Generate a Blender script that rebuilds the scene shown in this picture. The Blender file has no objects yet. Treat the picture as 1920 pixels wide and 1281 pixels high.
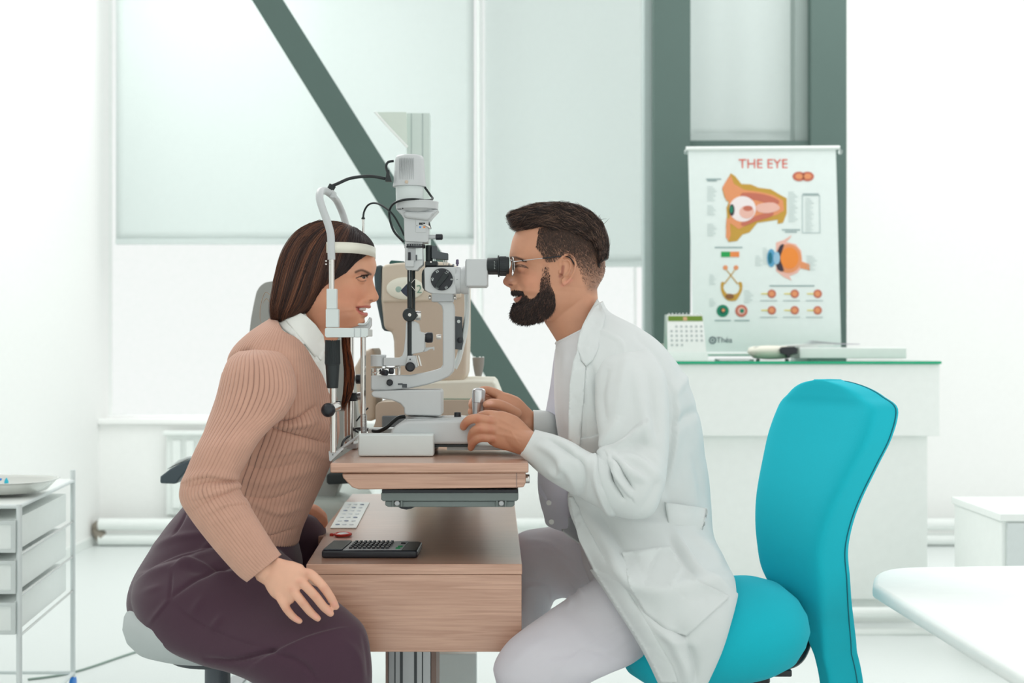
import bpy, bmesh, math, random
import numpy as np
from mathutils import Vector, Matrix
from mathutils.bvhtree import BVHTree
random.seed(7); rng = np.random.default_rng(7)
C = bpy.context.scene.collection
S = bpy.context.scene
# ------------------------------------------------------------------ camera, world, lights, exposure
FP = 2450.0; CD = 2.88; CH = 1.15           # focal length in pixels (1920 wide), camera distance and height
cam = bpy.data.cameras.new('camera'); camo = bpy.data.objects.new('camera', cam); C.objects.link(camo)
camo.location = (0, -CD, CH); camo.rotation_euler = (math.pi/2, 0, 0)
cam.sensor_width = 36; cam.lens = FP/1920*36; cam.clip_start = 0.05; cam.clip_end = 100
cam.dof.use_dof = True; cam.dof.focus_distance = 2.84; cam.dof.aperture_fstop = 4.2
S.camera = camo
S.view_settings.view_transform = 'Standard'; S.view_settings.look = 'None'
S.view_settings.exposure = 0.0; S.view_settings.gamma = 1.0; S.view_settings.use_curve_mapping = False
w = bpy.data.worlds.new('sky'); S.world = w; w.use_nodes = True
bg = w.node_tree.nodes['Background']; bg.inputs[0].default_value = (0.99, 1.0, 0.985, 1); bg.inputs[1].default_value = 0.97
def lamp(name, kind, loc, target, energy, size=1, color=(1,1,1)):
    l = bpy.data.lights.new(name, kind); l.energy = energy; l.color = color
    if kind == 'AREA': l.shape = 'RECTANGLE'; l.size = size[0]; l.size_y = size[1]
    else: l.angle = size
    o = bpy.data.objects.new(name, l); C.objects.link(o); o.location = loc
    o.rotation_euler = (Vector(target)-Vector(loc)).to_track_quat('-Z', 'Y').to_euler(); return o
lamp('daylight', 'SUN', (-5, 4.5, 5), (0, 0, 0.6), 2.3, math.radians(50), (1.0, 0.99, 0.97))
lamp('background_fill_left', 'AREA', (-1.6, 3.1, 3.45), (-1.7, 3.3, 0), 34, (1.6, 2.4), (0.97, 1.0, 0.99))  # unseen area lamp added to brighten the left of the background
lamp('background_fill_right', 'AREA', (2.2, 2.6, 3.45), (2.4, 2.9, 0), 28, (2.2, 2.6), (0.97, 1.0, 0.99))  # unseen fill added over the cabinet and the right back wall
# ------------------------------------------------------------------ helpers
def W(px, py, y=0.05):
    d = (CD+y)/FP
    return Vector(((px-960)*d, y, CH-(py-640.5)*d))
def PX(V):
    d = FP/(V[:,1]+CD)
    return np.stack([960+V[:,0]*d, 640.5-(V[:,2]-CH)*d], 1)
BASE = {}
def srgb(c):
    c = [x/255 for x in c[:3]]
    return tuple(x/12.92 if x <= .04045 else ((x+.055)/1.055)**2.4 for x in c)+(1,)
MATS = {}
def mat(name, col, rough=.5, metal=0, bump=0, bscale=200, var=0, vscale=30, **kw):
    m = bpy.data.materials.new(name); m.use_nodes = True; nt = m.node_tree; b = nt.nodes['Principled BSDF']
    c = srgb(col); b.inputs['Base Color'].default_value = c; b.inputs['Roughness'].default_value = rough
    b.inputs['Metallic'].default_value = metal
    for k, v in kw.items():
        b.inputs[k.replace('_', ' ')].default_value = v
    tc = nt.nodes.new('ShaderNodeTexCoord')
    n = nt.nodes.new('ShaderNodeTexNoise'); n.inputs['Scale'].default_value = vscale; n.inputs['Detail'].default_value = 4
    nt.links.new(tc.outputs['Object'], n.inputs['Vector'])
    v = var or .03
    mx = nt.nodes.new('ShaderNodeMix'); mx.data_type = 'RGBA'
    mx.inputs['A'].default_value = tuple(x*(1-v) for x in c[:3])+(1,)
    mx.inputs['B'].default_value = tuple(min(1, x*(1+v)) for x in c[:3])+(1,)
    nt.links.new(n.outputs['Fac'], mx.inputs['Factor']); nt.links.new(mx.outputs['Result'], b.inputs['Base Color'])
    if bump:
        n2 = nt.nodes.new('ShaderNodeTexNoise'); n2.inputs['Scale'].default_value = bscale
        nt.links.new(tc.outputs['Object'], n2.inputs['Vector'])
        bp = nt.nodes.new('ShaderNodeBump'); bp.inputs['Strength'].default_value = bump; bp.inputs['Distance'].default_value = .002
        nt.links.new(n2.outputs['Fac'], bp.inputs['Height']); nt.links.new(bp.outputs['Normal'], b.inputs['Normal'])
    MATS[name] = m; return m
def vmat(name, rough=.5, **kw):           # colour from the mesh's own 'col' attribute
    m = mat(name, (128,128,128), rough, **kw); nt = m.node_tree
    a = nt.nodes.new('ShaderNodeVertexColor'); a.layer_name = 'col'
    mx = [n for n in nt.nodes if n.type == 'MIX'][0]
    no = [n for n in nt.nodes if n.type == 'TEX_NOISE'][0]
    mx.blend_type = 'MULTIPLY'; mx.inputs['Factor'].default_value = 1
    for l in list(nt.links):
        if l.to_socket == mx.inputs['Factor']: nt.links.remove(l)
    mr = nt.nodes.new('ShaderNodeMapRange'); mr.inputs['To Min'].default_value = .9; mr.inputs['To Max'].default_value = 1.1
    nt.links.new(no.outputs['Fac'], mr.inputs['Value'])
    nt.links.new(a.outputs['Color'], mx.inputs['A']); nt.links.new(mr.outputs['Result'], mx.inputs['B'])
    return m
def woodmat(name, c1, c2, rough=.45, axis=(1, 14, 14), scale=6, **kw):
    m = mat(name, c1, rough, **kw); nt = m.node_tree
    tc = [n for n in nt.nodes if n.type == 'TEX_COORD'][0]; b = nt.nodes['Principled BSDF']
    mp = nt.nodes.new('ShaderNodeMapping'); mp.inputs['Scale'].default_value = axis
    n1 = nt.nodes.new('ShaderNodeTexNoise'); n1.inputs['Scale'].default_value = scale; n1.inputs['Detail'].default_value = 8; n1.inputs['Distortion'].default_value = .6
    r = nt.nodes.new('ShaderNodeValToRGB'); r.color_ramp.elements[0].position = .3; r.color_ramp.elements[1].position = .7
    r.color_ramp.elements[0].color = srgb(c2); r.color_ramp.elements[1].color = srgb(c1)
    nt.links.new(tc.outputs['Object'], mp.inputs['Vector']); nt.links.new(mp.outputs['Vector'], n1.inputs['Vector'])
    nt.links.new(n1.outputs['Fac'], r.inputs['Fac']); nt.links.new(r.outputs['Color'], b.inputs['Base Color'])
    bp = nt.nodes.new('ShaderNodeBump'); bp.inputs['Strength'].default_value = .06; bp.inputs['Distance'].default_value = .0005
    nt.links.new(n1.outputs['Fac'], bp.inputs['Height']); nt.links.new(bp.outputs['Normal'], b.inputs['Normal'])
    return m
def base_of(o):
    return BASE.get(o.name, Vector((0,0,0)))
def thing(name, label, cat, base, group=None):
    o = bpy.data.objects.new(name, None); o.empty_display_size = .05; C.objects.link(o); o.location = base; BASE[o.name] = Vector(base)
    o['label'] = label; o['category'] = cat
    if group: o['group'] = group
    return o
def mk(name, V, F, m, parent=None, smooth=True, col=None, label=None, uv=None, base=None):
    """one mesh object; V in world metres"""
    V = np.asarray([tuple(v) for v in V], float) if not isinstance(V, np.ndarray) else V
    if parent is not None: b = base_of(parent)
    else: b = Vector(base) if base is not None else Vector(((V[:,0].min()+V[:,0].max())/2, (V[:,1].min()+V[:,1].max())/2, V[:,2].min()))
    me = bpy.data.meshes.new(name)
    if isinstance(F, np.ndarray) and F.ndim == 2:
        n = len(F); k = F.shape[1]
        me.vertices.add(len(V)); me.vertices.foreach_set('co', (V-np.array(b)).astype(np.float32).ravel())
        me.loops.add(n*k); me.loops.foreach_set('vertex_index', F.astype(np.int32).ravel())
        me.polygons.add(n); me.polygons.foreach_set('loop_start', np.arange(0, n*k, k, dtype=np.int32))
        me.polygons.foreach_set('loop_total', np.full(n, k, np.int32)); me.update(calc_edges=True)
    else:
        me.from_pydata((V-np.array(b)).tolist(), [], [list(f) for f in F])
    me.validate()
    if smooth: me.polygons.foreach_set('use_smooth', [True]*len(me.polygons))
    if col is not None:
        a = me.color_attributes.new('col', 'FLOAT_COLOR', 'POINT')
        cc = np.ones((len(V), 4), np.float32); cc[:, :3] = col[:, :3]; a.data.foreach_set('color', cc.ravel())
    if m is not None: me.materials.append(m)
    o = bpy.data.objects.new(name, me); C.objects.link(o)
    if parent is not None:
        o.parent = parent; BASE[o.name] = b
    else:
        o.location = b; BASE[o.name] = b
    if label: o['label'] = label
    return o
def tag(o, label, cat, group=None):
    o['label'] = label; o['category'] = cat
    if group: o['group'] = group
    return o
def struct(o): o['kind'] = 'structure'; return o
def bev(o, w, seg=2, ang=35):
    md = o.modifiers.new('bevel', 'BEVEL'); md.width = w; md.segments = seg; md.limit_method = 'ANGLE'; md.angle_limit = math.radians(ang)
    md.harden_normals = False
    wn = o.modifiers.new('normals', 'WEIGHTED_NORMAL'); wn.mode = 'FACE_AREA'; wn.weight = 90; wn.keep_sharp = False
    return o
def autosmooth(o, ang=40):
    me = o.data
    bm = bmesh.new(); bm.from_mesh(me)
    for e in bm.edges:
        e.smooth = not (len(e.link_faces) == 2 and e.calc_face_angle(0) > math.radians(ang))
    bm.to_mesh(me); bm.free(); return o
def boxv(x0, x1, y0, y1, z0, z1):
    V = [(x, y, z) for x in (x0, x1) for y in (y0, y1) for z in (z0, z1)]
    F = [(0,1,3,2), (4,6,7,5), (0,4,5,1), (2,3,7,6), (0,2,6,4), (1,5,7,3)]
    return V, F
def box(name, x0, x1, y0, y1, z0, z1, m, parent=None, b=0, **kw):
    V, F = boxv(x0, x1, y0, y1, z0, z1)
    o = mk(name, V, F, m, parent, smooth=bool(b), **kw)
    if b: bev(o, b)
    return o
def pbox(name, px0, py0, px1, py1, y, depth, m, parent=None, b=0, **kw):
    """box whose front face covers a pixel rectangle at depth y"""
    a = W(px0, py0, y); c = W(px1, py1, y)
    return box(name, a.x, c.x, y, y+depth, c.z, a.z, m, parent, b, **kw)
def plate(name, poly, y, th, m, parent=None, b=0.002, smooth_pts=0, taper=0, **kw):
    """solid of real thickness with the given front outline (pixels at depth y)"""
    pts = [W(p[0], p[1], y) for p in poly]
    if smooth_pts: pts = spline(pts, smooth_pts, closed=True)
    n = len(pts); V = [tuple(p) for p in pts]+[(p[0], y+th, p[2]) for p in pts]
    F = [tuple(range(n)), tuple(range(2*n-1, n-1, -1))]+[(i, i+n, (i+1) % n+n, (i+1) % n) for i in range(n)]
    o = mk(name, V, F, m, parent, smooth=True, **kw)
    bm = bmesh.new(); bm.from_mesh(o.data); bmesh.ops.recalc_face_normals(bm, faces=bm.faces); bm.to_mesh(o.data); bm.free()
    if b: bev(o, b, 2, 50)
    autosmooth(o, 35)
    return o
def spline(P, n, closed=False):
    """Catmull-Rom, n points per span"""
    P = [np.array(p, float) for p in P]; out = []
    N = len(P); rng_ = range(N) if closed else range(N-1)
    for i in rng_:
        if closed: a, b, c, d = P[(i-1) % N], P[i], P[(i+1) % N], P[(i+2) % N]
        else: a, b, c, d = P[max(i-1, 0)], P[i], P[i+1], P[min(i+2, N-1)]
        for k in range(n):
            t = k/n
            out.append(.5*((2*b)+(-a+c)*t+(2*a-5*b+4*c-d)*t*t+(-a+3*b-3*c+d)*t**3))
    if not closed: out.append(P[-1])
    return out
def crm(A, n):
    """resample rows of A (k x c) along index with Catmull-Rom to n rows, even in index"""
    A = np.asarray(A, float); k = len(A); t = np.linspace(0, k-1, n); i = np.minimum(t.astype(int), k-2); u = (t-i)[:, None]
    a = A[np.maximum(i-1, 0)]; b = A[i]; c = A[i+1]; d = A[np.minimum(i+2, k-1)]
    return .5*((2*b)+(-a+c)*u+(2*a-5*b+4*c-d)*u*u+(-a+3*b-3*c+d)*u**3)
def grid_faces(n, m, closed=True, off=0):
    i = np.arange(n-1)[:, None]; j = np.arange(m if closed else m-1)[None, :]; j2 = (j+1) % m
    F = np.stack([i*m+j, i*m+j2, (i+1)*m+j2, (i+1)*m+j], -1).reshape(-1, 4)+off
    return F
def ringmesh(R, caps=True):
    """R: n x m x 3 rings -> V, F (quads; caps by collapsing rings)"""
    n, m, _ = R.shape
    if caps:
        c0 = R[0].mean(0)[None, None]; c1 = R[-1].mean(0)[None, None]
        R = np.concatenate([np.repeat(c0, m, 1)+(R[:1]-c0)*.02, R, np.repeat(c1, m, 1)+(R[-1:]-c1)*.02]); n += 2
    V = R.reshape(-1, 3); F = grid_faces(n, m)
    if caps:
        F = [tuple(f) for f in F]+[tuple(range(m-1, -1, -1)), tuple(range((n-1)*m, n*m))]
    return V, F
def frames(P):
    P = np.asarray(P, float); T = np.gradient(P, axis=0); T /= np.linalg.norm(T, axis=1)[:, None]+1e-12
    up = np.array([0, 1, 0.]) if abs(T[0][1]) < .9 else np.array([1., 0, 0])
    N = []; n = np.cross(T[0], up); n /= np.linalg.norm(n)
    for t in T:
        n = n-t*n.dot(t); n /= np.linalg.norm(n)+1e-12; N.append(n.copy())
    N = np.array(N); B = np.cross(T, N); return P, T, N, B
def tubeR(P, r, m=12, flat=1.0, round_end=False):
    P, T, N, B = frames(P); n = len(P); r = np.ones(n)*r if np.isscalar(r) else np.interp(np.linspace(0, 1, n), np.linspace(0, 1, len(r)), r)
    th = np.linspace(0, 2*np.pi, m, endpoint=False)
    R = P[:, None]+r[:, None, None]*(np.cos(th)[None, :, None]*N[:, None]+flat*np.sin(th)[None, :, None]*B[:, None])
    if round_end:
        for side in (0, 1):
            k = 0 if side == 0 else -1; s = -1 if side == 0 else 1; ex = []
            for a in (.35, .65, .85, .97):
                q = P[k]+s*T[k]*r[k]*a; ex.append(q+(R[k]-P[k])*math.sqrt(1-a*a))
            ex = np.array(ex)
            R = np.concatenate([ex[::-1], R]) if side == 0 else np.concatenate([R, ex])
    return R
def tube(name, pts, r, m_, parent=None, n=8, m=10, flat=1.0, **kw):
    P = spline(pts, n) if len(pts) > 2 else [np.array(pts[0], float)*(1-t)+np.array(pts[1], float)*t for t in (0, .5, 1)]
    V, F = ringmesh(tubeR(P, r, m, flat)); o = mk(name, V, F, m_, parent, **kw); autosmooth(o, 50); return o
def lathe(name, p0, axis, prof, m_, parent=None, seg=40, **kw):
    """prof: list of (distance along axis, radius)"""
    p0 = np.array(p0, float); a = np.array(axis, float); a /= np.linalg.norm(a)
    u = np.cross(a, [0, 1, 0] if abs(a[1]) < .9 else [1, 0, 0]); u /= np.linalg.norm(u); v = np.cross(a, u)
    th = np.linspace(0, 2*np.pi, seg, endpoint=False)
    R = np.array([p0+a*d+r*(np.cos(th)[:, None]*u+np.sin(th)[:, None]*v) for d, r in prof])
    V, F = ringmesh(R); o = mk(name, V, F, m_, parent, **kw); autosmooth(o, 40); return o
def cyl(name, p0, p1, r, m_, parent=None, seg=24, b=.0008, r1=None, **kw):
    p0 = np.array(p0, float); p1 = np.array(p1, float); L = np.linalg.norm(p1-p0); r1 = r if r1 is None else r1; b = min(b, L*.3, r*.5)
    return lathe(name, p0, p1-p0, [(0, r-b), (b, r), (L-b, r1), (L, r1-b)], m_, parent, seg, **kw)
def loft(secs, n=80, m=64, e=2.0, phase=0):
    """secs: (Lpx, Lpy, Rpx, Rpy, yc, hy[, e]) -> rings n x m x 3; theta 0 = R side, pi/2 = far side (+y)"""
    A = np.array([list(s)+([e] if len(s) < 7 else []) for s in secs], float); A = crm(A, n)
    d = (CD+A[:, 4])/FP
    L = np.stack([(A[:, 0]-960)*d, A[:, 4], CH-(A[:, 1]-640.5)*d], 1); R = np.stack([(A[:, 2]-960)*d, A[:, 4], CH-(A[:, 3]-640.5)*d], 1)
    th = np.linspace(0, 2*np.pi, m, endpoint=False)+phase
    c, s = np.cos(th)[None], np.sin(th)[None]; p = 2/A[:, 6:7]
    cx = np.sign(c)*np.abs(c)**p; sy = np.sign(s)*np.abs(s)**p
    return ((L+R)/2)[:, None]+cx[..., None]*((R-L)/2)[:, None]+sy[..., None]*np.array([0, 1, 0])[None, None]*A[:, 5][:, None, None]
def normals(R):
    du = np.gradient(R, axis=0); dv = (np.roll(R, -1, 1)-np.roll(R, 1, 1))
    N = np.cross(dv, du); l = np.linalg.norm(N, axis=2, keepdims=True)+1e-12; N = N/l
    c = R.mean(1, keepdims=True); s = np.sign(((R-c)*N).sum(2).mean()); return N*s
def segdist(Q, pts):
    """distance of 2-D points Q to polyline pts, with parameter along 0..1"""
    pts = np.asarray(pts, float); best = np.full(len(Q), 1e9); par = np.zeros(len(Q)); sgn = np.zeros(len(Q)); n = len(pts)-1
    for i in range(n):
        a, b = pts[i], pts[i+1]; ab = b-a; t = np.clip(((Q-a)@ab)/(ab@ab+1e-9), 0, 1); q = a+t[:, None]*ab; dd = np.linalg.norm(Q-q, axis=1)
        u = dd < best; best = np.where(u, dd, best); par = np.where(u, (i+t)/n, par)
        sg = np.sign(ab[0]*(Q[:, 1]-a[1])-ab[1]*(Q[:, 0]-a[0])); sgn = np.where(u, sg, sgn)
    return best, par, sgn
FOLDK = 1.0
def folds(V, N, strokes, side=-1, yc=None):
    """press ridges/creases into cloth: strokes (pixel polyline, width px, height m[, 'one']) on the side facing -y"""
    Q = PX(V); out = V.copy()
    for s in strokes:
        P = np.array(spline([(p[0], p[1], 0) for p in s[0]], 6))[:, :2] if len(s[0]) > 2 else np.array(s[0], float)
        box_ = (Q[:, 0] > P[:, 0].min()-4*s[1]) & (Q[:, 0] < P[:, 0].max()+4*s[1]) & (Q[:, 1] > P[:, 1].min()-4*s[1]) & (Q[:, 1] < P[:, 1].max()+4*s[1])
        if yc is None: box_ &= (N[:, 1]*side > -.15)
        ix = np.nonzero(box_)[0]
        if not len(ix): continue
        d, t, sg = segdist(Q[ix], P); wgt = np.exp(-(d/s[1])**2)*np.sin(np.pi*np.clip(t*.9+.05, 0, 1))**.6
        if len(s) > 3: # step fold: high on one side, sharp drop on the other
            wgt = np.where(sg*s[3] > 0, np.exp(-(d/(s[1]*2.2))**2), np.exp(-(d/(s[1]*.35))**2))*np.sin(np.pi*np.clip(t*.9+.05, 0, 1))**.6
        out[ix] += N[ix]*(wgt*s[2]*FOLDK)[:, None]
    return out
def bvh_of(objs):
    V = []; F = []
    for o in objs:
        b = np.array(base_of(o)); k = len(V)
        V += [tuple(np.array(v.co)+b) for v in o.data.vertices]; F += [tuple(i+k for i in p.vertices) for p in o.data.polygons]
    return BVHTree.FromPolygons([Vector(v) for v in V], F)
def bvh_raw(V, F): return BVHTree.FromPolygons([Vector(v) for v in V], [tuple(int(i) for i in f) for f in F])
CAM = Vector((0, -CD, CH))
def hit(bvh, px, py, dflt=None):
    d = (W(px, py, 1)-CAM).normalized(); h = bvh.ray_cast(CAM, d)
    if h[0] is None: return (W(px, py, dflt), Vector((0, -1, 0))) if dflt is not None else (None, None)
    n = h[1]
    if n.dot(d) > 0: n = -n
    return h[0], n
def drape(name, poly, bvh, off, th, m, parent, cuts=3, dflt=-.1, sm=2, clamp=True, **kw):
    """cloth piece laid on a surface: outline in pixels, offset towards the viewer side, given thickness"""
    bm = bmesh.new(); vs = [bm.verts.new((p[0], 0, p[1])) for p in poly]; bm.faces.new(vs)
    bmesh.ops.triangulate(bm, faces=bm.faces)
    for _ in range(cuts):
        L = [e for e in bm.edges if e.calc_length() > 7]
        if L: bmesh.ops.subdivide_edges(bm, edges=L, cuts=1, use_grid_fill=False)
        bmesh.ops.triangulate(bm, faces=[f for f in bm.faces if len(f.verts) > 3])
        bmesh.ops.beautify_fill(bm, faces=bm.faces, edges=bm.edges)
    hits = {}
    for v in bm.verts:
        p, n = hit(bvh, v.co.x, v.co.z); hits[v] = (v.co.x, v.co.z, None if p is None else p.y)
    known = [h for h in hits.values() if h[2] is not None]; yy = {}
    for v, h in hits.items():
        yy[v] = h[2] if h[2] is not None else (min((abs(k[0]-h[0])+abs(k[1]-h[1]), k[2]) for k in known)[1] if known else dflt)
    raw = {v: (yy[v] if hits[v][2] is not None else 9.) for v in yy}
    def sm_(yy): return {v: (yy[v]*2+sum(yy[e.other_vert(v)] for e in v.link_edges))/(2+len(v.link_edges)) for v in yy}
    for _ in range(sm): yy = sm_(yy)
    if clamp:
        yy = {v: min(yy[v], raw[v]) for v in yy}
        for _ in range(5): yy = sm_(yy)
        yy = {v: min(yy[v]-.002, raw[v]) for v in yy}; yy = sm_(yy)
    for v in bm.verts:
        v.co = W(hits[v][0], hits[v][1], yy[v]-off)
    bmesh.ops.recalc_face_normals(bm, faces=bm.faces)
    if sum(f.normal.y for f in bm.faces) > 0: bmesh.ops.reverse_faces(bm, faces=bm.faces)
    V = [tuple(v.co) for v in bm.verts]; bm.verts.index_update(); F = [tuple(v.index for v in f.verts) for f in bm.faces]; bm.free()
    o = mk(name, V, F, m, parent, **kw); md_ = o.modifiers.new('solid', 'SOLIDIFY'); md_.thickness = th; md_.offset = -1
    return o
def vox(parts, size):
    """union of closed shells as one continuous surface"""
    V = []; F = []; k = 0
    for v, f in parts:
        V.append(np.asarray(v, float)); F += [tuple(int(i)+k for i in ff) for ff in f]; k += len(v)
    V = np.concatenate(V); me = bpy.data.meshes.new('t'); me.from_pydata(V.tolist(), [], F); o = bpy.data.objects.new('t', me); C.objects.link(o)
    md = o.modifiers.new('r', 'REMESH'); md.mode = 'VOXEL'; md.voxel_size = size; md.adaptivity = 0
    dg = bpy.context.evaluated_depsgraph_get(); ev = o.evaluated_get(dg); em = ev.to_mesh()
    n = len(em.vertices); A = np.empty(n*3, np.float32); em.vertices.foreach_get('co', A); nl = len(em.loops); L = np.empty(nl, np.int32); em.loops.foreach_get('vertex_index', L)
    lt = np.empty(len(em.polygons), np.int32); em.polygons.foreach_get('loop_total', lt)
    ev.to_mesh_clear(); bpy.data.objects.remove(o); bpy.data.meshes.remove(me)
    if (lt == 4).all(): F = L.reshape(-1, 4)
    else:
        st = np.cumsum(lt)-lt; F = [tuple(L[a:a+b]) for a, b in zip(st, lt)]
    return A.reshape(-1, 3).astype(float), F
def relax(V, F, it, wgt=None, lam=.5):
    F = np.asarray(F); E = np.concatenate([F[:, [0, 1]], F[:, [1, 2]], F[:, [2, 3]], F[:, [3, 0]]]); a = np.concatenate([E[:, 0], E[:, 1]]); b = np.concatenate([E[:, 1], E[:, 0]])
    cnt = np.bincount(a, minlength=len(V)); wgt = 1 if wgt is None else wgt[:, None]
    for _ in range(it):
        M = np.stack([np.bincount(a, V[b, k], len(V)) for k in range(3)], 1)/np.maximum(cnt, 1)[:, None]
        V = V+(M-V)*lam*wgt
    return V
def vnormals(V, F):
    F = np.asarray(F); n = np.cross(V[F[:, 2]]-V[F[:, 0]], V[F[:, 3]]-V[F[:, 1]]); N = np.zeros_like(V)
    for k in range(4):
        for c in range(3): N[:, c] += np.bincount(F[:, k], n[:, c], len(V))
    return N/(np.linalg.norm(N, axis=1)[:, None]+1e-12)
def ball(c, r, nu=24, nv=16, sc=(1, 1, 1)):
    ph = np.linspace(.02, np.pi-.02, nv); th = np.linspace(0, 2*np.pi, nu, endpoint=False)
    R = np.stack([np.outer(np.sin(ph), np.cos(th))*sc[0], np.outer(np.sin(ph), np.sin(th))*sc[1], np.outer(np.cos(ph), np.ones(nu))*sc[2]], -1)*r+np.array(c)
    return ringmesh(R, True)
def chain(J, r, m=14):
    """rounded tapering tube through joints J (pixel x, pixel y, depth) with radii (m)"""
    P = [W(*j) for j in J]; Q = spline(P, 5) if len(P) > 2 else P
    return ringmesh(tubeR(Q, list(r), m, round_end=True))
# ------------------------------------------------------------------ people: shared tools
Y0 = 0.05
def near(V): N = V.copy(); N[:, 1] = Y0-np.abs(V[:, 1]-Y0); return N
def head_rings(secs, n=250, m=240, eg=2.15, narrow=.14):
    A = crm(np.array(secs, float), n)
    t = np.linspace(0, 2*np.pi, m, endpoint=False); th = t-.45*np.sin(t)
    d = (CD+Y0)/FP
    F = A[:, 0:2]; B = A[:, 2:4]; wd = A[:, 4:5]*.001; rec = A[:, 5:6]; wn = A[:, 6:7]*.001
    u = B-F; u /= np.linalg.norm(u, axis=1)[:, None]; Fb = F+u*rec; Cc = (Fb+B)/2
    c, s = np.cos(th)[None], np.sin(th)[None]; p = 2/eg
    cx = np.sign(c)*np.abs(c)**p; sy = np.sign(s)*np.abs(s)**p
    P2 = Cc[:, None]+cx[..., None]*(Fb-Cc)[:, None]
    y = wd*sy*(1-narrow*np.clip(cx, 0, 1))
    g = np.exp(-(y/np.maximum(wn, .004))**2)*np.clip((cx-.25)/.4, 0, 1)
    P2 = P2+g[..., None]*(F-Fb)[:, None]
    return np.stack([(P2[..., 0]-960)*d, Y0+y, CH-(P2[..., 1]-640.5)*d], -1)
def sym_bumps(V, N, bumps):
    Q = PX(near(V)); out = V.copy()
    for (px, py, rx, ry, amp, *a) in bumps:
        an = math.radians(a[0]) if a else 0
        dx = Q[:, 0]-px; dy = Q[:, 1]-py; u = dx*math.cos(an)+dy*math.sin(an); v = -dx*math.sin(an)+dy*math.cos(an)
        out += N*(amp*np.exp(-(u/rx)**2-(v/ry)**2)*np.clip(np.abs(N[:, 1])*3, 0, 1))[:, None]
    return out
def sym_folds(V, N, strokes):
    s = np.where(V[:, 1] > Y0, -1.0, 1.0); Vn = near(V); Nn = N.copy(); Nn[:, 1] *= s
    O = folds(Vn, Nn, strokes); D = O-Vn; D[:, 1] *= s; return V+D
def eyelids(V, ex, ey, ey_y, fx, openup, opendn, R=.0122, len_=(-.2, 1.2)):
    """fit lids round an eyeball at pixel (ex, ey); fx = +1 looks to +x"""
    out = V.copy()
    for s in (-1, 1):
        c = np.array(W(ex, ey, Y0)); c[1] = Y0+s*ey_y
        d = V-c; r = np.linalg.norm(d, axis=1); ok = (r < R*1.9)
        # local: forward axis turned slightly outwards
        f = np.array([fx*math.cos(.35), s*math.sin(.35), 0]); o = np.array([-fx*math.sin(.35), s*math.cos(.35), 0])
        fa = d@f; oa = d@o; up = d[:, 2]; ok &= (fa > -R*.5)
        rr = r+1e-9; az = np.arctan2(oa, fa); el = np.arcsin(np.clip(up/rr, -1, 1))
        lim = 1.0; k = np.clip(1-(az/lim)**2, 0, 1)
        hi = openup*k**.7; lo = -opendn*k**.9
        slit = (el < hi) & (el > lo) & (np.abs(az) < lim)
        wgt = np.clip((R*1.9-r)/(R*.6), 0, 1)
        lid = R*1.17+.0010*np.exp(-((el-hi)/.16)**2)+.0008*np.exp(-((el-lo)/.16)**2)
        tgt = np.where(slit, R*.86, lid); nr = r*(1-wgt)+tgt*wgt
        nr = np.where(slit | (r < tgt) | (wgt > 0), nr, r)
        out[ok] = (c+d*(nr/rr)[:, None])[ok]
    return out
def eyeball(ex, ey, ey_y, s, fx, parent, yaw=.1, pitch=0, R=.0118, iris=(62, 48, 38)):
    c = np.array(W(ex, ey, Y0)); c[1] = Y0+s*ey_y
    th = np.linspace(0, np.pi, 40); ph = np.linspace(0, 2*np.pi, 40, endpoint=False)
    g = Vector((fx*math.cos(yaw), -math.sin(yaw), math.sin(pitch))).normalized(); u = g.cross(Vector((0, 0, 1))).normalized(); v = g.cross(u)
    rr = R*(1+.05*np.exp(-(th/.35)**2))
    Rg = np.array([[c+r*(math.cos(a)*np.array(g)+math.sin(a)*(math.cos(b)*np.array(u)+math.sin(b)*np.array(v))) for b in ph] for a, r in zip(th[1:-1], rr[1:-1])])
    V, F = ringmesh(Rg); a = np.concatenate([[th[1]], th[1:-1], [th[-2]]]).repeat(40)
    col = np.ones((len(V), 3))*srgb((232, 226, 222))[:3]; col[a < .52] = srgb(iris)[:3]; col[a < .23] = (.004, .004, .004); col[(a > .47) & (a < .55)] = srgb((40, 34, 32))[:3]
    return mk('eye', V, F, M_EYE, parent, col=col)
def ribbon(paths, rad, name, m_, parent, kind=None, colf=None, seg=3):
    """many hair strands: each path k x 3, radius tapering at the end"""
    Vs = []; Fs = []; Cs = []; k = 0
    for P, c in paths:
        n = len(P); T = np.gradient(P, axis=0); T /= np.linalg.norm(T, axis=1)[:, None]+1e-9
        a = np.cross(T, [0, 1, 0]); a /= np.linalg.norm(a, axis=1)[:, None]+1e-9; b = np.cross(T, a)
        r = rad*np.interp(np.linspace(0, 1, n), [0, .1, .6, 1], [.6, 1, 1, .15])
        for j in range(seg):
            an = 2*np.pi*j/seg; Vs.append(P+r[:, None]*(math.cos(an)*a+math.sin(an)*b))
        i = np.arange(n-1)
        for j in range(seg):
            j2 = (j+1) % seg; Fs.append(np.stack([k+j*n+i, k+j*n+i+1, k+j2*n+i+1, k+j2*n+i], 1))
        Cs.append(np.tile(c, (n*seg, 1))); k += n*seg
    V = np.concatenate(Vs); F = np.concatenate(Fs)
    return mk(name, V, F, m_, parent, col=np.concatenate(Cs))
def paint(col, Q, pts, wd, c, k=1.0, soft=1):
    P = np.array(spline([(p[0], p[1], 0) for p in pts], 6))[:, :2] if len(pts) > 2 else np.array(pts, float)
    d, t, s = segdist(Q, P); w_ = np.clip((wd-d)/(wd*.6*soft+1e-6), 0, 1)*k; c = np.array(srgb(c)[:3])
    return col*(1-w_[:, None])+c*w_[:, None]
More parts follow.
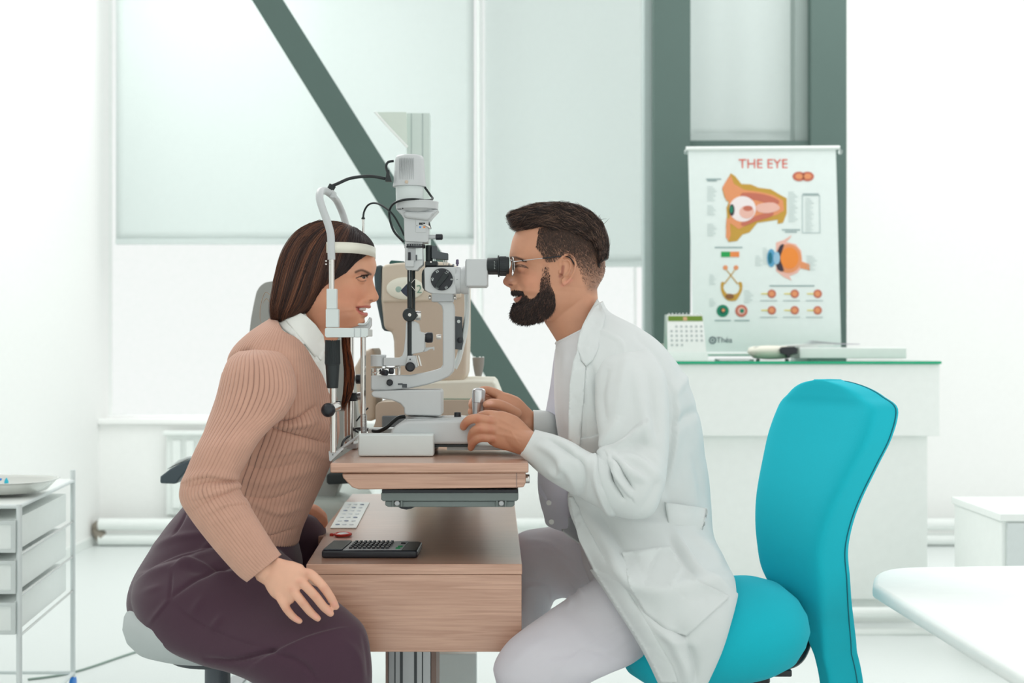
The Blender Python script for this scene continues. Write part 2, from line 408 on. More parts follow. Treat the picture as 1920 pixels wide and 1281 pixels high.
def inpoly(Q, poly):
    P = np.array(poly, float); x, y = Q[:, 0], Q[:, 1]; ins = np.zeros(len(Q), bool); j = len(P)-1
    for i in range(len(P)):
        c = ((P[i, 1] > y) != (P[j, 1] > y)) & (x < (P[j, 0]-P[i, 0])*(y-P[i, 1])/(P[j, 1]-P[i, 1]+1e-12)+P[i, 0]); ins ^= c; j = i
    return ins
def open_shell(R, keep, name, m_, parent, th=.003, V2=None, **kw):
    """rings -> surface with the quads kept where keep(centre) is true, thickened"""
    n, m, _ = R.shape; V = (V2 if V2 is not None else R.reshape(-1, 3)); F = grid_faces(n, m)
    cen = V[F].mean(1); F = F[keep(cen)]
    used = np.unique(F); mp = -np.ones(len(V), int); mp[used] = np.arange(len(used)); F = mp[F]; V = V[used]
    E = np.concatenate([F[:, [0, 1]], F[:, [1, 2]], F[:, [2, 3]], F[:, [3, 0]]]); key = np.sort(E, 1); uq, ct_ = np.unique(key, axis=0, return_counts=True); B_ = uq[ct_ == 1]
    a_ = np.concatenate([B_[:, 0], B_[:, 1]]); b_ = np.concatenate([B_[:, 1], B_[:, 0]]); dg_ = np.bincount(a_, minlength=len(V)); on = dg_ > 0
    for _ in range(14):
        Mn = np.stack([np.bincount(a_, V[b_, k], len(V)) for k in range(3)], 1)/np.maximum(dg_, 1)[:, None]; V = np.where(on[:, None], V*.5+Mn*.5, V)
    col = kw.pop('col', None); col = col[used] if col is not None else None
    o = mk(name, V, F, m_, parent, col=col, **kw)
    md = o.modifiers.new('solid', 'SOLIDIFY'); md.thickness = th; md.offset = -1 if th > 0 else 1
    return o
M_SKINW = vmat('skin_light', .48, Subsurface_Weight=.12, Subsurface_Scale=.01)
M_SKINM = vmat('skin_tan', .48, Subsurface_Weight=.12, Subsurface_Scale=.01)
for mm in (M_SKINW, M_SKINM): mm.node_tree.nodes['Principled BSDF'].inputs['Subsurface Radius'].default_value = (1, .35, .2)
M_EYE = vmat('eye_glossy', .08)
M_HAIR = vmat('hair_fibre', .42, Specular_IOR_Level=.35)
M_TEETH = mat('tooth_enamel', (240, 234, 226), .25)
M_KNIT = vmat('knit_wool', .9, Sheen_Weight=.25, Sheen_Roughness=.5)
M_SHIRT = mat('shirt_cotton', (246, 248, 243), .8, bump=.15, bscale=900)
M_TROU = mat('plum_trouser_wool', (66, 36, 54), .82, bump=.25, bscale=1400, var=.12, vscale=400, Sheen_Weight=.25, Sheen_Roughness=.5)
M_COAT = mat('lab_coat_cotton', (236, 241, 240), .78, bump=.12, bscale=1200)
M_TEE = mat('tee_cotton', (244, 245, 246), .85, bump=.1, bscale=900)
M_SCRUB = mat('scrub_cotton', (230, 231, 236), .8, bump=.12, bscale=900)
M_SHOE = mat('shoe_leather', (70, 60, 62), .4)
M_WSHOE = mat('white_clog', (225, 225, 222), .4)
M_GOLD = mat('gold_metal', (214, 170, 90), .25, 1)
M_STEEL = mat('polished_steel', (205, 206, 206), .16, 1)
M_BLACK = mat('black_plastic', (30, 33, 38), .35)
M_LENS = mat('spectacle_glass', (240, 245, 245), .02, Transmission_Weight=1.0, IOR=1.1)
def foot(c, fx, m_, name, parent):
    R = []
    for t, rx, h in ((0, .03, .03), (.03, .04, .05), (.08, .042, .075), (.14, .04, .06), (.2, .045, .045), (.25, .035, .03), (.265, .02, .015)):
        th = np.linspace(0, 2*np.pi, 20, endpoint=False)
        R.append(np.array([[c[0]+fx*(t-.07), c[1]+rx*math.cos(a), max(0, h*(.5+.5*math.sin(a)))] for a in th]))
    V, F = ringmesh(np.array(R)); return mk(name, V, F, m_, parent)
# ================================================================== WOMAN
def make_woman():
    root = thing('person', 'woman in ribbed beige jumper and plum trousers, chin on the slit lamp rest', 'person', (W(400, 1100, Y0).x, Y0, 0))
    secs = [(632,427,602,425,16,0,20),(655,434,575,432,44,0,20),(676,445,556,446,60,0,20),(692,460,541,464,69,0,20),(701,480,533,485,73,0,20),(705.5,496,530,500,74.5,0,20),
        (704.5,507,529,514,75,.5,20),(702,515,529,522,75,1.5,17),(699.3,522.5,529,530,74,4,13),(700.3,529,530,537,73,7.5,12),(702.5,536,531,545,72,11,11.5),(705.3,544,534,553,71,14.5,11.5),
        (708.6,551,537,562,70.5,18.5,12),(710.6,556.5,540,568,70,21,13.5),(709.6,561,543,574,69.5,20,15),(705.5,565,546,578,69,15,15),(700,566.5,548,582,68.5,9,14),(695.5,568,551,586,68,4.5,14),
        (693.8,571,553,590,67,3,18),(695.6,574.5,555,594,66,5,21),(694.8,577.6,557,598,65.5,4.5,21),(688.5,579.8,559,601,65,1,20),(686.5,582,561,604,64,0,20),(689,585.5,563,608,63,2.5,20),
        (689,590.5,565,613,61,3,18),(684.3,595,568,618,59,.5,18),(683,599,572,622,56,1,18),(683.6,603.5,576,628,51,2,18),(680,608.5,582,636,45,1,18),(670,612,590,640,37,0,18),(655,614,600,640,25,0,18)]
    R = head_rings(secs); V, F = R.reshape(-1, 3), None
    N = normals(R).reshape(-1, 3)
    V = sym_bumps(V, N, [(681,521,15,9,-.0045),(684,509,16,5,.0025,12),(668,548,18,13,.0045,25),(640,560,22,26,-.002),(655,590,26,14,.002),(692,560.5,5.5,5,.0035),(697,548,8,10,-.001),
        (676,562,5,14,-.0025,35),(671,577,5,4,-.003),(677,572,6,4,.001),(676,603,9,6,.002),(664,530,12,5,.001),(650,510,22,20,-.002)])
    V = sym_folds(V, N, [([(684,559),(675,565),(669,574)], 2.2, -.0016), ([(656,572),(653,580),(656,590)], 3.5, -.0012), ([(693,565),(689,562),(687,557)], 1.4, -.002),
        ([(668,577),(677,580),(688,581)], 2.2, -.0085), ([(672,581),(681,583.5),(689,583)], 1.8, -.0075),
        ([(668,575.5),(680,575),(690,573)], 2.0, .0012), ([(671,582),(679,589),(688,592)], 2.6, .0022), ([(670,590),(678,596),(684,597)], 3, -.001)])
    V = eyelids(V, 678.5, 522.5, .0315, 1, .30, .17)
    hV, hF = ringmesh(V.reshape(R.shape))
    parts = [(hV, hF)]
    L = lambda s, n=40, m=40, e=2: ringmesh(loft(s, n, m, e))
    parts.append(L([(560,570,640,596,Y0,.050),(552,590,646,614,Y0,.052),(545,612,632,638,Y0,.054),(528,635,618,668,Y0,.062),(505,650,612,700,Y0,.09)]))
    parts.append(L([(500,650,600,700,Y0,.10),(470,690,600,760,Y0,.13),(440,760,590,820,Y0,.11),(400,860,570,910,Y0,.10),(370,950,540,1000,Y0,.11),(330,1040,520,1080,Y0,.12)]))
    limb = lambda J, r: chain(J, r, 16)
    for J, r in (([(500,690,-.09),(460,790,-.17),(400,920,-.24),(440,1000,-.27),(497,1067,-.306)], (.045,.04,.033,.03,.024)),
                 ([(520,710,.2),(480,860,.28),(500,940,.30),(572,966,.285)], (.045,.038,.032,.022)),
                 ([(330,1100,-.0),(480,1165,-.13),(600,1215,-.23),(595,1400,-.25),(610,1600,-.25),(612,1640,-.25)], (.05,.045,.04,.035,.03,.025)),
                 ([(350,1090,.13),(480,1060,.2),(560,1065,.26),(565,1300,.27),(570,1420,.27),(570,1440,.27)], (.05,.045,.04,.035,.03,.025))):
        parts.append(limb(J, r))
    # near hand, back up, fingers spread on the thigh
    hd = [(([(508,1068,-.312),(535,1085,-.322),(556,1100,-.326)], (.027,.031,.030)),), ]
    P = [W(492,1063,-.305), W(512,1073,-.313), W(530,1086,-.320), W(550,1097,-.325), W(563,1103,-.325)]
    Rr = tubeR(spline(P, 5), [.029, .031, .041, .044, .032], 28, flat=1); 
    c = np.array([r.mean(0) for r in Rr]); Rr = c[:, None]+(Rr-c[:, None])*np.array([1, .42, 1]); parts.append(ringmesh(Rr))
    fy = -.328
    for J, r in (([(545,1080,fy+.004),(577,1075,fy-.004),(594,1087,fy-.004),(609,1104,fy),(621,1122,fy+.01),(630,1138,fy+.022)], (.0085,.0088,.0085,.0082,.0078,.0062)),
                 ([(540,1086,fy),(563,1090,fy-.007),(577,1103,fy-.008),(592,1119,fy-.006),(607,1138,fy+.004),(620,1151,fy+.014)], (.009,.0092,.0086,.0083,.0078,.0063)),
                 ([(532,1092,fy),(546,1104,fy-.006),(557,1117,fy-.009),(569,1132,fy-.006),(583,1149,fy+.003),(596,1160,fy+.010)], (.009,.0088,.0082,.0080,.0074,.006)),
                 ([(518,1094,fy+.004),(524,1116,fy-.002),(530,1129,fy-.006),(538,1143,fy-.003),(550,1157,fy+.004),(562,1165,fy+.010)], (.0092,.0085,.0078,.0073,.0067,.0055)),
                 ([(512,1064,fy+.018),(538,1066,fy+.03),(560,1074,fy+.036)], (.011,.010,.008))):
        parts.append(chain(J, [q*1.14 for q in r], 14))
    # far hand on the far knee
    parts.append(chain([(572,967,.27),(584,968,.27),(594,973,.27)], (.027,.030,.026), 16))
    for k, (dx, dy) in enumerate(((0, 0), (1, 5), (-2, 10), (-6, 14))): parts.append(chain([(588,966+dy*.6,.265+k*.004),(600+dx,968+dy,.26),(609+dx,975+dy,.26)], (.0098,.009,.0075), 12))
    parts.append(chain([(578,974,.25),(588,981,.245),(597,986,.245)], (.011,.009,.007), 12))
    V, F = vox(parts, .0019)
    Q = PX(V); face = ((Q[:, 0] > 640) & (Q[:, 1] < 620)).astype(float)
    hand = ((Q[:, 1] > 1030) & (V[:, 1] < -.25))
    V = relax(V, F, 2); V = relax(V, F, 6, np.where(face > 0, .0, 1.0)); V = relax(V, F, 1, hand.astype(float)); V = relax(V, F, 14, np.exp(-((Q[:, 0]-498)/16)**2-((Q[:, 1]-1066)/16)**2)*(V[:, 1] < -.2))
    N = vnormals(V, F); Q = PX(V)
    nb = [(609,1104,4.5,4.5),(592,1119,4.5,4.5),(569,1132,4,4),(538,1143,4,4),(577,1074,6,5),(562,1091,6,5),(546,1104,5,5),(524,1117,5,4)]
    D = sum(.0009*np.exp(-((Q[:, 0]-a)/c)**2-((Q[:, 1]-b)/d)**2) for a, b, c, d in nb)
    V = V+N*(D*(V[:, 1] < -.2))[:, None]
    col = np.tile(np.array(srgb((216, 154, 122))[:3]), (len(V), 1)); col[(V[:, 1] < -.2) & (V[:, 2] < W(0, 1000, -.2).z)] = np.array(srgb((232, 180, 153))[:3])  # near hand painted lighter, standing in for light from above
    Qn = PX(near(V)); fr = (V[:, 2] > W(0, 640).z)
    def P_(pts, wd, c, k=1., soft=1):
        nonlocal col
        col = np.where(fr[:, None], paint(col, Qn, pts, wd, c, k, soft), col)
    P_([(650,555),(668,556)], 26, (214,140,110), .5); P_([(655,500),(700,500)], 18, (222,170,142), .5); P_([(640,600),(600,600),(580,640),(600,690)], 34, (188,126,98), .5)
    P_([(668.5,576.3),(678,575.5),(688,574.5),(696,576)], 2.6, (176,88,78), .95); P_([(670,580),(678,588),(689,589.5)], 3.6, (190,98,88), .95)
    P_([(669,577),(679,579.5),(687,580)], 1.3, (90,35,32), .9)
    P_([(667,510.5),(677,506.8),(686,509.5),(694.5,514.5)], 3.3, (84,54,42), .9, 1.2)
    P_([(668,521.5),(676,518.5),(684,518),(689,520)], 1.5, (40,26,24), .95); P_([(670,524),(678,528),(686,526)], 1.2, (110,70,60), .7)
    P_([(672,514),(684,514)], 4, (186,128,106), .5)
    P_([(694,563.5),(698,563.5)], 2.0, (120,60,50), .7)
    hm = (V[:, 1] < -.25) & (Q[:, 1] > 1040)
    for (a, b) in ((577,1076),(562,1092),(546,1106),(609,1104),(592,1119),(569,1132),(538,1143)):
        g = np.exp(-((Q[:, 0]-a)/6)**2-((Q[:, 1]-b)/6)**2)*.35*hm; col = col*(1-g[:, None])+np.array(srgb((214,140,118))[:3])*g[:, None]
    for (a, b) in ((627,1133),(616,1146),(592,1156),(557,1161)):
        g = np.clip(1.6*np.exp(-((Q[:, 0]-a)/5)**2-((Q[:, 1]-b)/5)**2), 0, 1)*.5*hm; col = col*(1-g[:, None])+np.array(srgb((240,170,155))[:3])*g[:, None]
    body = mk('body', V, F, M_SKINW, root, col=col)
    for s in (-1, 1): eyeball(678.5, 522.5, .0315, s, 1, root, yaw=.62, iris=(84,66,54))
    # teeth
    tv = []; 
    for k in range(-6, 7):
        a = k*.16; c0 = W(667, 580); cx = c0.x+.0205*math.cos(a)*1.0; 
        tv.append(ball((cx, Y0+.024*math.sin(a), c0.z+.0015), .0031, 10, 8, (.8, 1.0, 1.6)))
    V, F = [], []
    for v, f in tv: F += [tuple(i+len(V) for i in ff) for ff in f]; V += list(map(tuple, v))
    mk('teeth', V, F, M_TEETH, root)
    # lashes
    lash = []
    for s in (-1, 1):
        c = np.array(W(678.5, 522.5)); c[1] = Y0+s*.0315
        for a in np.linspace(-.8, 1.0, 34):
            f = np.array([math.cos(.35), s*math.sin(.35), 0]); o = np.array([-math.sin(.35), s*math.cos(.35), 0]); k = max(0, 1-a*a)
            el = .30*k**.7+.05; d0 = (math.cos(a)*f+math.sin(a)*o)*math.cos(el)+np.array([0, 0, math.sin(el)])
            p0 = c+d0*.0136; p2 = c+(math.cos(a)*f+math.sin(a)*o)*.0205+np.array([0, 0, .0075]); p1 = (p0+p2)/2+np.array([0, 0, -.0015])
            lash.append((np.array([p0, p1, p2]), np.array(srgb((25,20,20))[:3])))
    ribbon(lash, .0006, 'eyelash', M_HAIR, root)['kind'] = 'stuff'
    # ---- hair: volume plus strands
    hs = [(640,419,602,415,Y0,.015),(668,430,568,426,Y0,.05),(688,446,548,442,Y0,.066),(698,463,534,462,Y0,.075,2.5),(690,480,526,482,Y0,.082,2.8),(676,494,521,503,Y0,.086,3),(664,509,517,525,Y0,.087,3.2),
          (644,523,513,548,Y0,.088,3.2),(622,538,510,568,Y0,.088,3.2),(606,562,508,588,Y0,.086,3),(592,582,512,604,Y0,.079,2.6),(566,592,520,612,Y0,.06)]
    HR = loft(hs, 90, 120, 2.3); HN = normals(HR)
    V = HR.reshape(-1, 3); 
    hV, hF = ringmesh(V.reshape(HR.shape))
    capb = bvh_raw(hV, hF)
    th = np.arange(len(hV)) % 120
    ccol = np.tile(np.array(srgb((48, 34, 32))[:3]), (len(hV), 1))
    hair = mk('hair', hV, hF, M_HAIR, root, col=ccol)
    # guide lines (pixels) from the parting down to the ends
    G = [[(640,419),(610,417),(580,424),(552,444),(533,474),(521,510),(514,545),(509,575),(512,604)],
         [(641,420),(616,420),(590,430),(563,455),(546,490),(536,525),(527,560),(521,585),(520,608)],
         [(644,421),(624,425),(603,440),(583,470),(568,505),(556,540),(545,570),(535,590),(530,604)],
         [(648,422),(634,430),(618,450),(604,480),(593,515),(583,545),(571,570),(556,585),(545,594)],
         [(652,423),(645,434),(634,456),(624,484),(616,512),(605,538),(592,562),(574,580),(560,590)],
         [(657,425),(656,437),(650,456),(641,482),(632,505),(620,525),(605,548),(590,573),(572,592)],
         [(663,428),(670,440),(670,458),(663,480),(650,500),(636,514),(620,527),(606,550),(588,578)],
         [(670,431),(683,446),(688,462),(682,480),(668,497),(650,510),(632,519),(617,528),(604,548)],
         [(676,434),(692,451),(697,466),(686,482),(674,497),(658,509),(640,518),(624,524),(612,536)]]
    G = np.array(G, float); GU = crm(G.reshape(len(G), -1), 200).reshape(200, G.shape[1], 2)
    paths = []
    for i in range(2600):
        gi = min(199, int(rng.random()*200)); g = GU[gi]; n = 22; t0 = rng.random()*.25 if rng.random() < .4 else 0; t1 = 1-rng.random()**3*.3
        t = np.linspace(t0, t1, n)*(G.shape[1]-1); a = np.clip(t.astype(int), 0, G.shape[1]-2); u = (t-a)[:, None]
        # smooth interpolation
        p0 = g[np.maximum(a-1, 0)]; p1 = g[a]; p2 = g[a+1]; p3 = g[np.minimum(a+2, G.shape[1]-1)]
        q = .5*((2*p1)+(-p0+p2)*u+(2*p0-5*p1+4*p2-p3)*u*u+(-p0+3*p1-3*p2+p3)*u**3)
        q = q+rng.normal(0, 1.6, 2)[None]+np.cumsum(rng.normal(0, .12, (n, 2)), 0)
        P = []; off = rng.random()**1.5*.0035+.0003
        for x, y in q:
            p, nn = hit(capb, x, y)
            P.append(None if p is None else np.array(p)+np.array(nn)*off)
        ok = [k for k, p in enumerate(P) if p is not None]
        if len(ok) < 6: continue
        k0, k1 = ok[0], ok[-1]; P = [P[k] if P[k] is not None else P[max([o for o in ok if o <= k])] for k in range(k0, k1+1)]
        P = np.array(P); P[1:-1, 1] = (P[:-2, 1]+P[1:-1, 1]+P[2:, 1])/3
        hb_ = .5+.5*math.sin(gi*.33+1.5*math.sin(gi*.11)); mixv = np.clip(.15+.75*hb_+rng.normal(0, .16), 0, 1); dn = np.clip((q[-1, 0]-500)/100, 0, 1)
        c = np.array(srgb((42,30,30))[:3])*(1-mixv*.75)+np.array(srgb((112,74,56))[:3])*mixv*.75
        if rng.random() < .10+.3*hb_**3 and g[4, 0] < 600: c = np.array(srgb((142,92,66))[:3])*(.6+.5*rng.random())
        if g[4, 0] > 632: c = np.array(srgb((50,39,39))[:3])*(.5+1.0*rng.random())
        paths.append((P, c))
        if i % 3 == 0: M_ = P.copy(); M_[:, 1] = 2*Y0-M_[:, 1]; paths.append((M_, c))
    # lock of hair hanging over the far shoulder
    for i in range(260):
        u = rng.random(); x0 = 640+10*u; P = np.array([np.array(W(x0+dx*(.5+u), yy, .13-.04*u+rng.normal(0, .004)))+rng.normal(0, .0006, 3) for dx, yy in ((0,600),(2,640),(8,680),(10,705),(8,730),(3,750),(-2,772-14*rng.random()))])
        P = np.array(spline(P, 3)); c = np.array(srgb((150,84,48) if rng.random() < .6 else (60,38,34))[:3])*(.6+.6*rng.random()); paths.append((P, c))
    for pts in ([(512,560),(498,548),(489,572),(488,600),(497,618)], [(509,590),(500,606),(499,622)], [(510,575),(500,560),(491,572)]):
        paths.append((np.array(spline([W(a, b, Y0-.02) for a, b in pts], 5)), np.array(srgb((200,165,135))[:3])))
    ribbon(paths, .00065, 'hair_strands', M_HAIR, hair)['kind'] = 'stuff'
    # ---- trousers
    pel = loft([(352,938,552,1000,Y0,.115),(345,950,556,1015,Y0,.14),(316,985,560,1035,Y0,.165),(282,1035,565,1060,.04,.18),(254,1085,560,1100,.03,.19),(247,1130,540,1140,.02,.19),(268,1185,500,1170,.02,.17),(310,1205,460,1180,.02,.13)], 60, 72, 2.2)
    tn = loft([(262,1070,470,1000,-.02,.12),(250,1125,530,1040,-.08,.12),(285,1198,582,1082,-.13,.115),(370,1240,620,1120,-.19,.105),(432,1258,656,1150,-.23,.095),(478,1280,684,1180,-.25,.088),(494,1310,695,1228,-.255,.082),(505,1350,697,1290,-.255,.08),(520,1450,685,1420,-.255,.075),(545,1600,675,1600,-.255,.06),(560,1650,668,1650,-.255,.055)], 90, 64, 2.1)
    tf = loft([(290,1100,440,980,.12,.1),(400,1130,545,960,.18,.095),(490,1120,600,978,.25,.085),(515,1170,612,1030,.27,.078),(528,1280,606,1280,.27,.07),(540,1440,600,1440,.27,.055),(542,1460,600,1460,.27,.05)], 60, 48, 2.1)
    V, F = vox([ringmesh(pel), ringmesh(tn), ringmesh(tf)], .0036); V = relax(V, F, 8); N = vnormals(V, F); globals()['FOLDK'] = 1.5
    V = folds(V, N, [([(262,1085),(300,1062),(345,1042),(400,1030)], 6, .004, 1), ([(290,1025),(330,1008),(390,1000)], 7, .003), ([(330,1060),(360,1050),(420,1075),(460,1062)], 6, .005, 1),
        ([(318,1122),(370,1085),(420,1065),(455,1055)], 4, -.004), ([(322,1120),(280,1172)], 3, .0025, 1), ([(318,1125),(322,1075)], 2.2, -.003), ([(350,1065),(390,1070),(440,1050)], 9, -.005),
        ([(322,1126),(370,1165),(440,1198),(500,1215)], 2.0, -.0025), ([(470,1250),(520,1222),(580,1195),(640,1178)], 5, .004, 1), ([(385,1236),(440,1238),(500,1222),(520,1218)], 4, -.006),
        ([(360,1150),(380,1120)], 7, .002), ([(395,1180),(415,1155)], 6, .002), ([(500,1220),(560,1240),(590,1270)], 5, -.004), ([(640,1200),(670,1230),(680,1280)], 8, .003), ([(680,1190),(688,1230),(690,1270)], 4, -.002),
        ([(350,960),(340,980),(325,1005)], 2.5, -.003), ([(420,985),(400,1010),(370,1040)], 5, .0025), ([(300,1100),(270,1110)], 6, .002)])
    V = relax(V, F, 1); globals()['FOLDK'] = 1.0
    mk('trousers', V, F, M_TROU, root)
    for (a, b, y) in ((615,1668,-.25), (575,1470,.27)):
        p = W(a, b, y); foot((p.x+.02, y, 0), 1, M_SHOE, 'shoe', root)
    # ---- jumper (ribbed)
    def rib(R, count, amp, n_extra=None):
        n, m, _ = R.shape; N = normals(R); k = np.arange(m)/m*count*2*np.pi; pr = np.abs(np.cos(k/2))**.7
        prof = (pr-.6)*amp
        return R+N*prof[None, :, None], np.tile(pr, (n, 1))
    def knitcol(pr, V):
        c1 = np.array(srgb((200,156,136))[:3]); c0 = np.array(srgb((108,68,56))[:3]); t = np.clip((pr-.22)/.62, 0, 1)[:, None]  # groove colour darkened to paint in the shade between ribs
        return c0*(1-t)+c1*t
    tor = loft([(519,596,562,604,Y0,.05),(496,611,592,642,Y0,.118),(470,630,612,690,Y0,.158),(445,655,624,742,Y0,.165),(428,690,630,792,Y0,.155),(413,745,625,842,Y0,.145),(390,810,606,892,Y0,.135),(372,880,582,945,Y0,.128),(364,935,563,988,Y0,.13),(362,957,554,1018,Y0,.134)], 220, 92*7, 2.25)
    globals()['FOLDK'] = 1.6
    N0 = normals(tor)
    T2, pr = rib(tor, 92, .0028); V = T2.reshape(-1, 3); N = N0.reshape(-1, 3)
    st = [([(500,785),(530,790),(560,782),(590,762)], 5, -.006), ([(505,800),(540,812),(580,822),(610,830)], 5, -.005), ([(505,792),(545,798),(590,788)], 5, .005), ([(470,850),(520,850),(570,840),(612,860)], 7, .003),
          ([(450,900),(500,905),(550,890),(590,880)], 8, .003), ([(470,940),(520,960),(560,950)], 6, .003), ([(455,870),(500,880),(560,868)], 6, -.003), ([(460,930),(510,935),(565,915)], 5, -.003),
          ([(430,700),(425,690),(440,672),(470,655)], 5, -.005), ([(560,790),(600,800),(620,810)], 14, .006), ([(555,988),(510,1003),(480,1000)], 3, -.002)]
    V = folds(V, N, st)
    globals()['FOLDK'] = 1.0
    neckline = [(500,590),(519,604),(529,623),(553,636),(571,654),(588,682),(602,705),(613,735),(640,790)]
    pl = [(p[0], p[1]) for p in neckline]+[(700,790),(700,560),(500,560)]
    def keep(cen):
        Qc = PX(near(cen)); return ~inpoly(Qc, pl)
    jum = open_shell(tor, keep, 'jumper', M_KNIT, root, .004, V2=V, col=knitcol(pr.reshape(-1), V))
    tb = bvh_raw(V, [tuple(f) for f in grid_faces(220, 92*7)])
    # neckband
    nb = [np.array(hit(tb, p[0], p[1])[0])+np.array([0, -.001, .001]) for p in spline([(a, b, 0) for a, b in neckline[1:-1]], 6) if hit(tb, p[0], p[1])[0] is not None]
    for s in (1, -1):
        P = np.array(nb); P = P.copy()
        if s < 0: P[:, 1] = 2*Y0-P[:, 1]
        Rr = tubeR(P, .0035, 10); v, f = ringmesh(Rr); mk('neckband', v, f, M_KNIT, jum, col=np.tile(np.array(srgb((196,152,132))[:3]), (len(v), 1)))
    sl = loft([(450,662,508,656,-.085,.02),(434,674,530,666,-.10,.042),(424,693,546,694,-.118,.054),(415,726,551,738,-.135,.060),(405,768,531,778,-.155,.06),(388,808,506,800,-.18,.058),(370,845,480,829,-.212,.055),(355,880,459,866,-.225,.053),(343,912,441,900,-.236,.052),(343,938,446,920,-.245,.051),(362,970,460,945,-.257,.048),(392,1010,482,980,-.273,.043),(424,1048,502,1012,-.288,.038),(450,1076,517,1034,-.299,.034),(466,1088,524,1043,-.303,.032)], 240, 46*8, 2.1, phase=.02)
    N0 = normals(sl).reshape(-1, 3); S2, pr = rib(sl, 46, .0028); V = S2.reshape(-1, 3)
    V = folds(V, N0, [([(350,905),(385,893),(420,896),(440,898)], 4, .006, -1), ([(350,915),(390,905),(437,903)], 4, -.004), ([(370,930),(400,915),(440,912)], 4, .003), ([(372,935),(410,925),(450,914),(456,926)], 5, .006, -1), ([(390,965),(420,950),(455,945),(462,955)], 4, .004, -1),
        ([(362,960),(400,935),(440,922)], 4, -.003), ([(352,930),(355,910),(365,890)], 7, .002), ([(395,985),(430,972),(470,962)], 5, .002), ([(500,790),(520,770),(540,745)], 5, .002)])
    Fs = grid_faces(240, 46*8)
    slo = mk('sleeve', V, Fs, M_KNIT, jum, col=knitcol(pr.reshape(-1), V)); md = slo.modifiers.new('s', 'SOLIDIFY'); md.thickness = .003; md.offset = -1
    fs = loft([(500,640,590,680,.15,.03),(490,680,600,720,.2,.055),(470,760,560,790,.25,.055),(450,850,530,870,.29,.05),(465,925,525,925,.3,.045),(530,945,548,985,.29,.036),(568,950,572,982,.285,.028)], 120, 46*6, 2.1)
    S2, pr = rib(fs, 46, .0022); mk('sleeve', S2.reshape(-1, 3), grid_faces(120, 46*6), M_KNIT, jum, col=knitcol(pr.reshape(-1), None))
    # bracelet on the far wrist
    ctr = np.array(W(576, 967, .283)); th = np.linspace(0, 2*np.pi, 30); P = [ctr+np.array([.004*math.sin(2*a), .025*math.cos(a), .0245*math.sin(a)]) for a in th]
    v, f = ringmesh(tubeR(P, .0025, 8)); mk('bracelet', v, f, M_GOLD, root)
    # ---- shirt under the jumper with a pointed collar
    sh = loft([(535,576,592,590,Y0,.060),(527,588,606,624,Y0,.064),(518,601,612,655,Y0,.078),(505,618,618,695,Y0,.115),(488,642,622,735,Y0,.135),(470,680,624,785,Y0,.14)], 70, 90, 2.1)
    V = sh.reshape(-1, 3); sv, sf = V, [tuple(f) for f in grid_faces(70, 90)]
    shirt = mk('shirt', V, grid_faces(70, 90), M_SHIRT, root); md = shirt.modifiers.new('s', 'SOLIDIFY'); md.thickness = .002
    sb = bvh_raw(sv, sf)
    cp = [(534,575),(550,580),(575,593),(592,609),(607,630),(610,650),(608,668),(603,676),(590,667),(576,650),(560,630),(545,612),(531,597),(531,585)]
    drape('collar', cp, sb, .014, .003, M_SHIRT, shirt, 4, sm=6)
    drape('collar_stand', [(519,600),(524,593),(531,594),(545,611),(560,630),(572,645),(566,648),(548,630),(530,616)], sb, .009, .003, M_SHIRT, shirt, 3, sm=4)
    drape('placket', [(590,664),(600,676),(606,690),(612,715),(618,735),(612,738),(600,705),(588,680)], sb, .004, .003, M_SHIRT, shirt, 3, sm=4)
    return root
